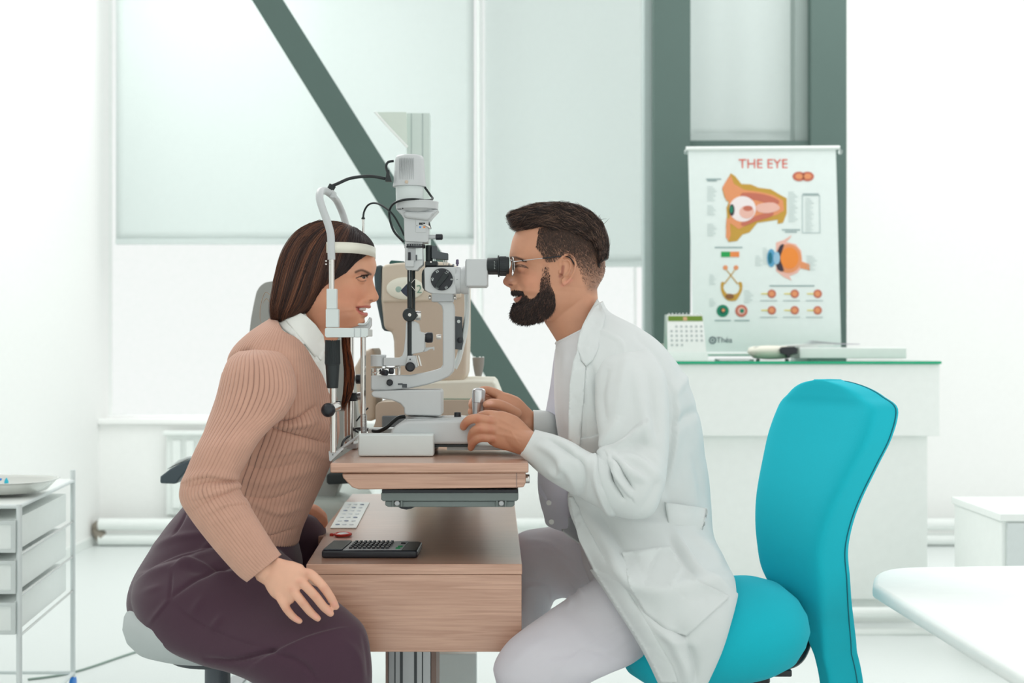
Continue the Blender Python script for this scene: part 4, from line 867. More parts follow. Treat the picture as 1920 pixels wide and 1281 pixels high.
    coat = open_shell(cs, keep, 'lab_coat', M_COAT, root, .0025, V2=V)
    cb = bvh_raw(V, [tuple(f) for f in grid_faces(240, 220)])
    cs_f = 1.0
    ss = loft([(1142,662,1214,657,-.10,.012),(1130,676,1230,676,-.115,.04),(1119,705,1245,704,-.13,.058),(1117,748,1251,752,-.15,.066),(1121,792,1252,812,-.17,.068),(1127,832,1249,868,-.19,.066),(1126,853,1240,922,-.22,.065),(1119,857,1217,966,-.225,.062),(1102,849,1165,968,-.225,.058),(1072,831,1110,943,-.21,.053),(1042,818,1056,914,-.18,.047),(1019,812,1016,888,-.15,.042),(1003,808,977,852,-.125,.037)], 200, 140, 2.15)
    V = ss.reshape(-1, 3); N = normals(ss).reshape(-1, 3)
    V = folds(V, N, [([(1125,850),(1160,835),(1195,805),(1205,795)], 6, .007, 1), ([(1150,862),(1175,885),(1205,900)], 7, .007), ([(1148,862),(1165,880),(1185,915)], 3.5, -.008), ([(1143,864),(1155,895),(1182,930)], 5, .007, -1), ([(1147,868),(1150,900),(1170,935)], 3.5, -.006),
        ([(1116,862),(1122,900),(1140,945),(1150,962)], 4, .006, 1), ([(1160,862),(1185,860),(1215,880),(1235,900)], 9, .005), ([(1180,840),(1205,830),(1230,850)], 10, -.005), ([(1190,690),(1200,750),(1215,820),(1235,880)], 9, .004), ([(1175,670),(1170,720),(1160,780)], 12, .004), ([(1140,690),(1128,740),(1135,790)], 9, -.004), ([(1215,700),(1225,760),(1230,820)], 8, -.004),
        ([(1010,835),(1040,850),(1065,880),(1080,910)], 8, .004), ([(1030,825),(1060,845),(1090,870)], 7, -.004), ([(1060,860),(1050,890),(1030,880)], 7, .004), ([(1085,850),(1095,890),(1090,930)], 7, -.004), ([(1130,840),(1142,820),(1160,790)], 9, .004), ([(1200,960),(1220,930),(1232,900)], 8, -.003)])
    slv = mk('sleeve', V, grid_faces(200, 140), M_COAT, coat); md = slv.modifiers.new('s', 'SOLIDIFY'); md.thickness = .0025; md.offset = -1
    fs = loft([(1120,700,1230,720,.18,.04),(1110,770,1230,800,.25,.06),(1100,800,1180,880,.27,.058),(1060,790,1080,870,.2,.05),(1030,774,1034,842,.13,.048),(1000,771,1000,816,.08,.037)], 80, 60, 2.1)
    o = mk('sleeve', fs.reshape(-1, 3), grid_faces(80, 60), M_COAT, coat); md = o.modifiers.new('s', 'SOLIDIFY'); md.thickness = .0025; md.offset = -1
    globals()['FOLDK'] = 1.0
    # collar and lapel, pockets, belt, buttons
    sb = bvh_raw(np.concatenate([V, cs.reshape(-1, 3)]), [tuple(f) for f in grid_faces(200, 140)]+[tuple(f) for f in grid_faces(240, 220, off=len(V))])
    drape('lapel', [(1120,560),(1128,573),(1136,590),(1131,612),(1127,638),(1120,660),(1112,675),(1099,687),(1090,676),(1082,655),(1085,631),(1092,611),(1104,587)], cb, .018, .004, M_COAT, coat, 4, sm=40, clamp=False)
    drape('front_band', [(1083,655),(1090,676),(1098,688),(1095,735),(1091,790),(1087,838),(1078,838),(1066,825),(1066,780),(1068,720),(1074,680)], cb, .019, .003, M_COAT, coat, 4, sm=40, clamp=False)
    drape('chest_pocket', [(1086,822),(1105,820),(1128,813),(1128,838),(1130,845),(1108,853),(1086,845)], cb, .004, .003, M_COAT, coat, 3, sm=3)
    drape('hip_pocket', [(1166,1036),(1210,1030),(1258,1023),(1280,1060),(1315,1092),(1370,1118),(1330,1155),(1288,1193),(1250,1182),(1210,1150),(1180,1100)], cb, .004, .003, M_COAT, coat, 4, sm=4)
    drape('front_placket', [(1066,932),(1075,932),(1100,985),(1130,1040),(1175,1105),(1215,1170),(1262,1250),(1272,1281),(1240,1281),(1205,1215),(1160,1145),(1112,1068),(1085,1012)], cb, .004, .003, M_COAT, coat, 4, sm=4)
    drape('back_belt', [(1247,942),(1290,948),(1326,953),(1321,975),(1318,994),(1290,992),(1254,985)], cb, .016, .004, M_COAT, coat, 4, sm=30, clamp=False)
    m1 = mat('brightened_coat_cotton', (236, 238, 240), .8); translucent(m1, .6, (246, 244, 252))  # more translucent copy of the coat cotton, to brighten the far panel
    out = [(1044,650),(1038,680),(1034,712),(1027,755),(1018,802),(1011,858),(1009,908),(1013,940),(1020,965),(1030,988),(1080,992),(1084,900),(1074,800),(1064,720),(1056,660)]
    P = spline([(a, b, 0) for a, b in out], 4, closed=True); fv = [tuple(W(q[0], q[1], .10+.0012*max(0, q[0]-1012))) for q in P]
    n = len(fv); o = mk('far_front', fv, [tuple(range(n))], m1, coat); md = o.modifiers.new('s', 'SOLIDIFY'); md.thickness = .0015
    for (a, b) in ((1029, 943), (1034, 979)):
        lathe('button', np.array(W(a, b, .108)), (0, -1, 0), [(-.002, .004), (0, .006), (.0015, .006), (.002, .005)], M_SHIRT, coat, 16)
    return root
# ------------------------------------------------------------------ materials of the place
M_WALL = mat('white_wall_paint', (250, 251, 249), .7, bump=.05)
M_FLOOR = mat('speckled_vinyl_floor', (222, 228, 226), .42, var=.10, vscale=260)
M_FRAME = mat('white_window_frame', (252, 253, 252), .4)
M_BLIND = mat('roller_blind_cloth', (226, 234, 232), .9, bump=.1, bscale=1500)
def translucent(m, f, col):
    nt = m.node_tree; b = nt.nodes['Principled BSDF']; o = [n for n in nt.nodes if n.type == 'OUTPUT_MATERIAL'][0]
    t = nt.nodes.new('ShaderNodeBsdfTranslucent'); t.inputs[0].default_value = srgb(col); mx = nt.nodes.new('ShaderNodeMixShader'); mx.inputs[0].default_value = f
    nt.links.new(b.outputs[0], mx.inputs[1]); nt.links.new(t.outputs[0], mx.inputs[2]); nt.links.new(mx.outputs[0], o.inputs[0])
translucent(M_BLIND, .5, (238, 242, 241)); translucent(M_COAT, .22, (244, 247, 248)); translucent(M_SCRUB, .34, (240, 236, 250)); translucent(M_TEE, .2, (230, 228, 232))
M_BEAMG = mat('grey_green_steel_paint', (88, 110, 104), .6, var=.04, vscale=8)
M_BEAM2 = mat('light_grey_steel_paint', (172, 186, 184), .5)
M_WHITE = mat('white_laminate', (240, 245, 242), .35)
M_GLASSG = mat('green_glass_edge', (60, 190, 150), .08, Transmission_Weight=.5, IOR=1.45)
M_WOOD = woodmat('light_ash_laminate', (208, 164, 140), (178, 132, 108), .38, axis=(1, 30, 30), Coat_Weight=1.0, Coat_Roughness=.3, Coat_IOR=1.65)
M_GREY = mat('light_grey_enamel', (196, 200, 201), .35)
M_GREY2 = mat('mid_grey_enamel', (170, 174, 176), .35)
M_PALE = mat('pale_grey_plastic', (214, 222, 221), .35)
M_DGREY = mat('dark_grey_plastic', (74, 80, 84), .45)
M_TRAY = mat('grey_green_cast_metal', (112, 122, 120), .45)
M_CREAM = mat('cream_plastic', (196, 180, 162), .45)
M_CREAM2 = mat('pale_cream_plastic', (228, 226, 212), .45)
M_DISH = mat('cream_badge', (232, 232, 218), .4)
M_CHROME = mat('chrome', (214, 212, 208), .12, 1)
M_ALU = mat('brushed_aluminium', (176, 178, 180), .35, .9)
M_BROWN = mat('taupe_panel', (150, 128, 120), .6)
M_RUBBER = mat('black_rubber', (26, 34, 36), .5)
M_NAVY = mat('navy_black_plastic', (24, 28, 36), .3)
M_TEAL = mat('turquoise_chair_fabric', (0, 182, 200), .9, bump=.2, bscale=1200, var=.05, vscale=500)
M_TEALD = mat('dark_teal_seam', (6, 110, 124), .8)
M_VINYL = mat('grey_vinyl_upholstery', (156, 158, 154), .5)
M_STOOL = mat('pale_grey_stool_vinyl', (186, 194, 194), .45)
M_CLEAR = mat('clear_acrylic', (238, 246, 244), .08, Transmission_Weight=.85, IOR=1.2)
M_WGLASS = mat('window_glass', (250, 255, 253), .0, Transmission_Weight=1, IOR=1.01)
M_PAPER = mat('white_paper', (240, 243, 240), .8)
M_RED = mat('red_plastic', (214, 60, 46), .35)
M_BLUE = mat('blue_plastic', (40, 130, 220), .4)
M_CYAN = mat('cyan_plastic', (50, 200, 225), .4)
M_ORANGE = mat('orange_print', (240, 140, 50), .6)
M_TAUPE = mat('brown_grey_ceramic', (134, 128, 122), .5)
M_PRINT = {}
def ink(c, name=None):
    k = tuple(c)
    if k not in M_PRINT: M_PRINT[k] = mat(name or 'print_ink_%d' % len(M_PRINT), c, .8)
    return M_PRINT[k]
# ------------------------------------------------------------------ the room
XL = -2.37; YB = 4.62; XR = 3.6; HT = 3.5
def setting():
    struct(box('floor', XL-.2, XR, -3.4, YB+.25, -.1, 0, M_FLOOR))
    struct(box('wall_left', XL-.2, XL, -3.4, YB+.25, 0, HT, M_WALL))
    z0 = W(0, 795, YB).z
    struct(box('wall_front', XL, XR, -3.6, -3.4, 0, HT, M_WALL))
    xw = [XL, W(892, 0, YB).x, W(1213, 0, YB).x, W(1588, 0, YB).x]
    struct(box('wall_back', XL, xw[3]+.02, YB, YB+.25, 0, z0, M_WALL))
    struct(box('wall_back', xw[3], XR, YB, YB+.25, 0, HT, M_WALL))
    struct(box('trim_1', XL, xw[3], YB-.03, YB+.02, z0, z0+.03, M_WALL, b=.004))
    # windows: frames with glass
    def window(n, xa, xb, mull):
        w_ = thing('window_%d' % n, 'x', 'x', ((xa+xb)/2, YB+.1, z0+.03)); del w_['label']; del w_['category']; struct(w_)
        for a, b in ((() if n == 1 else ((xa, xa+.02),))+((xb-.02, xb),))+tuple((m-.015, m+.015) for m in mull): box('window_frame', a, b, YB+.08, YB+.14, z0+.03, HT, M_FRAME, w_, .004)
        box('window_frame', xa+.02, xb-.02, YB+.08, YB+.14, z0+.03, z0+.045, M_FRAME, w_, .004)
        box('window_glass', xa+.02, xb-.02, YB+.105, YB+.112, z0+.045, HT, M_WGLASS, w_)
    window(1, xw[0], xw[1]-.02, [-1.2]); window(2, xw[1]+.02, xw[2]-.05, []); window(3, xw[2]+.2, xw[3]-.1, [])
    a = W(886, 0, YB-.1); b = W(905, 0, YB-.1)
    struct(box('trim_2', a.x+.016, b.x+.0, YB-.02, YB+.14, z0+.03, HT, M_FRAME, b=.004))
    # skirting along the left wall and back wall
    struct(box('baseboard_left', XL, XL+.012, -3.4, YB-.0, 0, .05, M_WHITE)); struct(box('baseboard_back', XL+.012, XR, YB-.012, YB, 0, .05, M_WHITE))
    # structural columns (paired) and diagonal brace
    y = 3.3
    def col(name, x0, x1, yy, dep, m, label):
        a = W(x0, 0, yy); b = W(x1, 0, yy); o = box(name, a.x, b.x, yy, yy+dep, 0, HT, m, b=.006); struct(o); o['label'] = label; return o
    col('trim_3', 1225, 1295, y, .16, M_BEAMG, 'dark grey green steel column left of the eye poster')
    col('trim_4', 1207, 1225, y+.06, .10, M_BEAM2, 'pale side flange of the column left of the eye poster')
    col('trim_5', 1520, 1588, y, .16, M_BEAMG, 'dark grey green steel column right of the eye poster')
    col('trim_6', 1490, 1520, y+.06, .10, mat('mid_grey_steel_paint', (150, 164, 160), .5), 'mid grey side flange of the column right of the eye poster')
    a = W(1295, 262, y); b = W(1520, 275, y); o = struct(box('trim_7', a.x, b.x, y+.03, y+.12, b.z-.04, a.z, M_BEAMG)); o['label'] = 'steel crossbar between the two columns above the eye poster'
    o = plate('trim_8', [(420,-85),(482,-85),(640,168),(740,328),(880,552),(1016,778),(1110,935),(1040,935),(985,832),(958,790),(880,650),(700,345),(560,137),(475,5)][0:0] or [(410,-100),(468,-100),(1020,781),(1150,990),(1085,990),(934,744)], 2.2, .12, M_BEAMG, b=.003); struct(o); o['label'] = 'diagonal dark grey green steel brace crossing the windows'
    # roller blinds
    def blind(px0, px1, pyb, yy, label, base):
        r = thing('roller_blind', label, 'blind', (W((px0+px1)/2, 0, yy).x, yy, W(0, pyb, yy).z), 'white roller blinds at the windows')
        a = W(px0, pyb, yy); b = W(px1, pyb, yy); z1 = min(HT, 3.45)
        nx, nz = 40, 30; V = []; 
        for j in range(nz):
            for i in range(nx):
                u = i/(nx-1); v = j/(nz-1); V.append((a.x+(b.x-a.x)*u, yy+.006*math.sin(u*7+v*2)*(1-v)+.003*math.sin(u*19+1), a.z+(z1-a.z)*v))
        F = [(j*nx+i, j*nx+i+1, (j+1)*nx+i+1, (j+1)*nx+i) for j in range(nz-1) for i in range(nx-1)]
        o = mk('cloth', V, F, M_BLIND, r); md = o.modifiers.new('s', 'SOLIDIFY'); md.thickness = .002
        box('bottom_bar', a.x, b.x, yy-.012, yy+.012, a.z-.02, a.z+.012, M_BLIND, r, .004)
        cyl('roller', (a.x, yy+.01, z1), (b.x, yy+.01, z1), .03, M_FRAME, r)
    blind(217, 889, 452, YB-.12, 'wide white roller blind behind the woman at the left window', 0)
    blind(909, 1207, 494, YB-.12, 'white roller blind behind the bearded man, lower edge level with his glasses', 0)
    blind(1290, 1492, 256, 3.5, 'short white roller blind above the eye poster between the dark columns', 0)
    # hanging curtain-like translucent strip beside the second blind
    tube('blind_chain', [W(897, 0, YB-.2), W(898, 300, YB-.2), W(902, 520, YB-.2), W(906, 700, YB-.2), W(903, 720, YB-.2)], .008, M_WHITE)
    tag(bpy.data.objects['blind_chain'], 'white hanging blind chain in the bright gap between the two wide blinds', 'chain')
    # radiator and pipes on the back wall
    r = thing('radiator', 'white ribbed radiator under the left window behind the woman', 'radiator', (W(340, 0, YB-.1).x, YB-.1, .12))
    x0 = W(308, 0, YB-.1).x
    box('radiator_body', x0, x0+1.5, YB-.07, YB-.03, .16, z0-.05, M_WHITE, r, .01)
    for k in range(19): box('rib', x0+.04+k*.076, x0+.09+k*.076, YB-.09, YB-.07, .2, z0-.09, M_WHITE, r, .008)
    box('radiator_top', x0-.01, x0+1.51, YB-.1, YB-.02, z0-.06, z0-.035, M_WHITE, r, .006)
    for k in (.15, 1.35): box('foot_bracket', x0+k, x0+k+.04, YB-.08, YB-.03, .0, .17, M_WHITE, r)
    p = thing('heating_pipes', 'pair of thick white heating pipes along the floor below the left window', 'pipes', (W(300, 0, YB-.1).x, YB-.15, .0))
    xa = W(186, 0, YB-.15).x
    for zz in (.0, .0): pass
    zp = [W(0, 990, YB-.15).z, W(0, 1017, YB-.15).z]
    cyl('pipe', (xa, YB-.15, zp[0]+.02), (XR-.4, YB-.15, zp[0]+.02), .034, M_WHITE, p); cyl('pipe', (xa, YB-.15, .035), (XR-.4, YB-.15, .035), .032, M_WHITE, p)
    tube('pipe_bend', [(xa+.02, YB-.15, zp[0]+.02), (xa-.02, YB-.12, (zp[0]+.05)/2+.02), (xa+.02, YB-.15, .035)], .034, mat('brown_pipe_joint', (150, 142, 130), .5), p)
    # two pipes in front of the reception cabinet plinth
    p = thing('heating_pipes', 'pair of white pipes along the floor behind the turquoise chair, under the reception cabinet', 'pipes', (W(1700, 0, 2.2).x, 2.25, 0))
    for py, r_ in ((1150, .021), (1188, .019)):
        pw = W(0, py, 2.25); cyl('pipe', (W(1180, 0, 2.25).x, 2.25, pw.z), (W(1755 if py > 1160 else 1770, 0, 2.25).x, 2.25, pw.z+.004), r_, M_WHITE, p)
    for px in (1200, 1740): pw = W(px, 1188, 2.25); box('pipe_bracket', pw.x, pw.x+.02, 2.24, 2.26, 0, pw.z+.06, M_WHITE, p)
def background():
    # ---- reception cabinet with glass top
    y = 2.4
    c = thing('reception_cabinet', 'white reception cabinet with a green edged glass top behind the turquoise chair', 'cabinet', (W(1500, 0, y).x, y+.2, 0))
    a = W(1180, 677, y); b = W(1762, 675, y)
    box('upper_panel', a.x, b.x, y, y+.04, W(0, 818, y).z, a.z-.012, M_WHITE, c, .003)
    box('body', a.x, W(1745, 0, y).x, y+.04, y+.5, .10, a.z-.012, M_WHITE, c, .003)
    box('plinth', a.x+.05, W(1725, 0, y).x, y+.08, y+.48, 0, .10, M_WHITE, c)
    box('glass_top', a.x-.01, b.x+.003, y-.01, y+.66, a.z-.012, a.z-.001, M_GLASSG, c, .001)
    box('back_body', a.x, b.x, y+.5, y+.64, .10, a.z-.012, M_WHITE, c, .003)
    ct = a.z-.001
    box('glass_edge', a.x-.01, b.x+.003, y-.013, y-.0105, a.z-.012, a.z-.001, mat('emerald_glass_edge', (0, 168, 122), .2), c)
    # ---- desk calendar
    yc = y+.08
    k = thing('desk_calendar', 'white tent desk calendar with a green picture strip on the glass top', 'calendar', (W(1287, 0, yc).x, yc+.05, ct))
    zb = ct; p0 = W(1250, 672, yc).x; p1 = W(1328, 672, yc).x; top = W(0, 590, yc+.05).z; bw = .004
    def tilt(xa, xb, u0, u1, off, name, m, par):     # strip on the sloping front sheet; u measured up the sheet 0..1
        def P(x, u): xx = x+(.0 if x > (p0+p1)/2 else 0)-.012*u*(1 if x > (p0+p1)/2 else -.3); return (xx, yc+.052*u-off, zb+.0+(top-zb)*u)
        V = [P(xa, u0), P(xb, u0), P(xb, u1), P(xa, u1)]; V += [(v[0], v[1]+.002, v[2]) for v in V]
        return mk(name, V, [(0,1,2,3), (7,6,5,4), (0,4,5,1), (1,5,6,2), (2,6,7,3), (3,7,4,0)], m, par, smooth=False)
    tilt(p0, p1, .0, .2, .004, 'card_base', M_WHITE, k); sh = tilt(p0+.004, p1-.004, .2, 1, 0, 'sheet', M_PAPER, k)
    tilt(p0+.008, p1-.006, .86, .97, .0015, 'picture_strip', ink((110, 140, 50)), sh)
    tilt(p0+.07, p1-.07, .87, .95, .0025, 'picture_strip', ink((210, 170, 130)), sh)
    V = [(p0, yc+.06, top), (p1-.012, yc+.06, top), (p1-.0, yc+.12, zb), (p0, yc+.12, zb)]; V += [(v[0], v[1]+.002, v[2]) for v in V]
    mk('back_card', V, [(3,2,1,0), (4,5,6,7), (0,1,5,4), (1,2,6,5), (2,3,7,6), (3,0,4,7)], M_WHITE, k, smooth=False)
    rows = [[0,1,1,1,1,1,1],[1]*7,[1]*7,[1]*7,[1,1,1,0,0,0,0]]; Vs, Fs = [], []
    for r_, row in enumerate(rows):
        for q, on in enumerate(row):
            if not on or (r_ == 0 and q == 1 and False): continue
            x = p0+.024+q*.0205; u = .74-r_*.1
            yy = yc+.052*u-.0022; z = zb+(top-zb)*u; s = .0045; n = len(Vs); Vs += [(x-s, yy, z-s), (x+s, yy, z-s), (x+s, yy+.0006, z+s), (x-s, yy+.0006, z+s)]; Fs.append((n, n+1, n+2, n+3))
    o = mk('date_numbers', Vs, Fs, ink((196, 202, 202)), sh, smooth=False); o['kind'] = 'stuff'
    for q in range(10):
        x = p0+.015+q*(p1-p0-.04)/9; lathe('wire_ring', (x, yc+.055, top+.001), (1, 0, 0), [(0, .005), (.0012, .006), (.0024, .005)], M_STEEL, k, 10)
    # small grey box behind the calendar
    tag(pbox('small_box', 1226, 645, 1250, 668, yc+.14, .08, mat('beige_card', (188, 186, 176), .7), b=.003), 'small beige box partly hidden behind the tent calendar', 'box')
    # ---- poster on a leaning board
    poster(2.86, ct)
    # ---- oval white device, plates, papers
    d = thing('oval_device', 'white oval plastic device with a dark window lying on the glass top', 'device', (W(1450, 0, y+.1).x, y+.12, ct))
    cx = W(1450, 0, y+.1).x; prof = [(0, .02), (.004, .07), (.028, .095), (.046, .09), (.054, .07), (.057, .02)]
    th = np.linspace(0, 2*np.pi, 48, endpoint=False)
    V, F = ringmesh(np.array([[(cx+1.05*r*math.cos(t), y+.14+.8*r*math.sin(t), ct+.006+z) for t in th] for z, r in prof])); mk('shell', V, F, M_CREAM2, d)
    plate('dark_window', [(1462,655),(1466,651),(1490,650),(1496,654),(1495,663),(1482,666),(1481,671),(1476,671),(1475,666),(1464,663)], y+.050, .03, M_NAVY, d, .002)
    for q in (-1, 1): cyl('foot', (cx+q*.06, y+.12, ct), (cx+q*.06, y+.12, ct+.008), .008, M_DGREY, d)
    tag(pbox('paper_box', 1500, 652, 1700, 672, y+.08, .25, M_WHITE, b=.003), 'flat white box under the magazines at the right end of the glass top', 'box')
    bz = W(0, 652, y+.08).z
    mg = [(1412, 1530, 'thin white brochure fanned out behind the oval device'), (1475, 1560, 'white magazine topmost on the flat box'), (1520, 1610, 'grey paper magazine with a curled corner on the flat box')]
    for i, (xa, xb, lb) in enumerate(mg):
        r_ = thing('magazine', lb, 'magazine', (W((xa+xb)/2, 0, y+.2).x, y+.2, bz+.001+i*.006), 'papers on the reception cabinet')
        for s_ in range(3):
            a_ = W(xa, 0, y+.12).x; b_ = W(xb, 0, y+.12).x; n = 8; V = []
            for j in range(n+1):
                u = j/n; z = bz+.001+i*.006+s_*.0018+(.012*(1-u)**2 if i == 2 else .004*math.sin(u*2))*(s_+1)/3
                V += [(a_+(b_-a_)*u+.004*s_, y+.1+.01*i, z), (a_+(b_-a_)*u+.01*s_, y+.26, z)]
            F = [(2*j, 2*j+2, 2*j+3, 2*j+1) for j in range(n)]; o = mk('page', V, F, M_PAPER if i < 2 else ink((190, 188, 196)), r_); md = o.modifiers.new('s', 'SOLIDIFY'); md.thickness = .0012
    tag(box('plastic_sleeve', W(1345, 0, y+.1).x, W(1410, 0, y+.1).x, y+.05, y+.18, ct, ct+.008, M_CLEAR, b=.002), 'clear plastic sleeve lying beside the tent calendar on the glass top', 'sleeve')
    # ---- drawer trolley at the left
    trolley()
    # ---- white table in the right foreground
    t = thing('side_table', 'white rounded table top cut off by the right edge of the photo', 'table', (.98, -.8, 0))
    zt = 1.15-(1061-640.5)*(CD+.15)/FP
    def TW(px, py): d_ = (CH-zt)/((py-640.5)/FP); return ((px-960)*d_/FP, d_-CD)
    out = [TW(1636,1096), TW(1640,1078), TW(1660,1068), TW(1700,1063), TW(1800,1061), TW(1960,1059)]
    far = out[-1]; nearp = TW(1800, 1195); n2 = TW(1920, 1266)
    dirx = (n2[0]-out[0][0]); diry = (n2[1]-out[0][1]); end = (out[0][0]+dirx*1.15, out[0][1]+diry*1.15)
    pts = spline([(p[0], p[1], 0) for p in out], 5); pts = [(p[0], p[1]) for p in pts]+[(1.75, far[1]), (1.75, end[1]), end]
    n = len(pts); V = [(p[0], p[1], zt-.032) for p in pts]+[(p[0], p[1], zt) for p in pts]; F = [tuple(range(n-1, -1, -1)), tuple(range(n, 2*n))]+[(i, (i+1) % n, (i+1) % n+n, i+n) for i in range(n)]
    o = mk('table_top', V, F, M_WHITE, t); bm = bmesh.new(); bm.from_mesh(o.data); bmesh.ops.recalc_face_normals(bm, faces=bm.faces); bm.to_mesh(o.data); bm.free(); bev(o, .012, 4, 50)
    for a_, b_ in ((1.5, .05), (1.5, -1.1), (1.25, .02), (1.3, -1.05)): cyl('leg', (a_, b_, 0), (a_, b_, zt-.03), .02, M_ALU, t)
    t = thing('low_cabinet', 'small white cabinet at the right edge beyond the white table', 'cabinet', (W(1930, 0, 1.6).x, 1.8, 0))
    a = W(1876, 958, 1.6); zt2 = W(0, 978, 1.6).z
    box('top_board', a.x, a.x+.6, 1.6, 2.1, zt2, W(0, 964, 1.6).z, M_WHITE, t, .002); box('carcass', a.x+.008, a.x+.59, 1.61, 2.09, .05, zt2, M_WHITE, t, .002); box('plinth', a.x+.03, a.x+.57, 1.64, 2.06, 0, .05, M_WHITE, t)
    box('door', a.x+.022, a.x+.58, 1.595, 1.61, .07, zt2-.006, M_PALE, t, .002)
    # ---- cable on the floor
    tag(tube('floor_cable', [(W(50,0,1).x-.2, 1.55, .004), (W(130, 0, 1.6).x, 1.65, .004), (W(250, 0, 1.9).x, 1.95, .004), (W(400, 0, 2.2).x, 2.4, .004), (W(520, 0, 2.5).x, 2.5, .004)], .004, mat('pale_cable', (150, 168, 160), .5)), 'thin pale cable running across the floor behind the drawer trolley', 'cable')
def trolley():
    y = .75
    t = thing('drawer_trolley', 'white wire framed trolley with clear drawers at the left edge', 'trolley', (W(60, 0, y).x, y+.2, 0))
    x1 = W(36, 0, y).x; x0 = x1-.36; y1 = 1.42; zt = W(0, 946, y).z; xb1 = W(131, 0, y1).x+.01
    M_T = mat('white_coated_steel', (226, 234, 234), .4)
    xr = x1; 
    def sk(u, v): return x1+(xb1-x1)*v if u else x0+(xb1-x1)*v
    for u in (0, 1):
        for v in (0, 1):
            zb_ = .045; px = sk(u, v); py = y+(y1-y)*v
            cyl('post', (px, py, zb_), (px, py, zt+(.0 if v == 0 else .03)), .008, M_T, t)
            lathe('castor', (px-.008, py, .025), (1, 0, 0), [(0, .015), (.003, .024), (.013, .024), (.016, .015)], M_BLUE if (u and v) else M_DGREY, t, 20)
            cyl('castor_stem', (px, py, .04), (px, py, .052), .006, M_STEEL, t)
    for zz in (.06, zt-.006):
        for v in (0, 1): cyl('crossbar', (sk(0, v), y+(y1-y)*v, zz), (sk(1, v), y+(y1-y)*v, zz), .006, M_T, t)
        for u in (0, 1): cyl('side_rail', (sk(u, 0), y, zz), (sk(u, 1), y1, zz), .006, M_T, t)
    V = [(sk(0,0), y, zt), (sk(1,0), y, zt), (sk(1,1), y1, zt), (sk(0,1), y1, zt)]; V += [(a, b, c-.012) for a, b, c in V]
    mk('top_shelf', V, [(0,1,2,3), (7,6,5,4), (0,4,5,1), (1,5,6,2), (2,6,7,3), (3,7,4,0)], M_WHITE, t, smooth=False)
    M_DR = mat('milky_drawer', (244, 250, 248), .35)
    for k, (pa, pb) in enumerate(((975, 1035), (1050, 1112), (1128, 1188))):
        za = W(0, pb, y).z; zb = W(0, pa, y).z
        dv = []; 
        def DP(u, v, z): return (x0+.012+(x1-.012-x0-.012)*u+(xb1-x1)*v, y-.01+(y1-y)*v, z)
        V = [DP(u, v, z) for z in (za, zb) for u, v in ((0,0),(1,0),(1,.95),(0,.95))]
        d = mk('drawer', V, [(0,3,2,1), (0,1,5,4), (1,2,6,5), (2,3,7,6), (3,0,4,7), (4,5,6,7)], M_DR, t, smooth=False); md = d.modifiers.new('s', 'SOLIDIFY'); md.thickness = .004
        V = [(x0+.03, y-.018, za+.012), (x1-.02, y-.018, za+.012), (x1-.02, y-.018, zb-.008), (x0+.03, y-.018, zb-.008)]
        box('drawer_frame', x0+.02, x1-.005, y-.016, y-.008, za, za+.01, M_PALE, d); box('drawer_frame', x0+.02, x1-.005, y-.016, y-.008, zb-.01, zb, M_PALE, d); box('drawer_frame', x1-.017, x1-.005, y-.016, y-.008, za+.01, zb-.01, M_PALE, d)
        box('handle', x0+.1, x1-.1, y-.03, y-.016, (za+zb)/2-.004, (za+zb)/2+.004, M_PALE, d, .002)
        if k == 1:
            for q in range(3): box('packet', x0+.04+.05*q, x0+.2+.05*q, y+.02, y+.2, za+.008+q*.012, za+.018+q*.012, ink((236, 176, 168)) if q else ink((226, 90, 80)), d, .002)
        for u in (0, 1): cyl('runner', (sk(u, 0), y, za-.008), (sk(u, 1), y1, za-.008), .004, M_STEEL, t)
    # tray with small things on top
    tr = thing('kidney_tray', 'shallow stainless steel tray on top of the drawer trolley', 'tray', (W(30, 0, 1.0).x, 1.0, zt))
    yy = .98; c0 = W(104, 910, yy); R = []
    for s, dz in ((.62, .004), (.86, .008), (.97, .028), (1.0, .034), (1.03, .034)):
        th = np.linspace(0, 2*np.pi, 56, endpoint=False); R.append(np.array([[c0.x-.22+.215*s*np.sign(math.cos(a))*abs(math.cos(a))**.7, yy+.13*s*np.sign(math.sin(a))*abs(math.sin(a))**.7, zt+dz*1.25+.002] for a in th]))
    R = np.array(R); V = R.reshape(-1, 3); F = [tuple(f) for f in grid_faces(5, 56)]+[tuple(range(55, -1, -1))]; o = mk('tray_shell', V, F, mat('bright_tray_steel', (226, 228, 224), .25, .6), tr); md = o.modifiers.new('s', 'SOLIDIFY'); md.thickness = .0015
    b = thing('dropper_bottle', 'tiny dropper bottle with a cyan cap in the steel tray', 'bottle', (W(12, 0, yy).x, yy, zt+.008))
    bx = W(12, 0, yy); lathe('bottle_body', (bx.x, yy, zt+.008), (0, 0, 1), [(0, .008), (.002, .01), (.022, .01), (.026, .005)], M_CREAM2, b, 20); lathe('cap', (bx.x, yy, zt+.034), (0, 0, 1), [(0, .0062), (.006, .006), (.011, .0035), (.016, .0012)], M_CYAN, b, 16)
    tag(tube('blue_pen', [(W(-30, 0, yy).x, yy-.03, zt+.03), (W(12, 0, yy).x, yy-.04, zt+.05)], .0035, M_BLUE), 'blue pen shaped tool lying in the steel tray', 'pen')
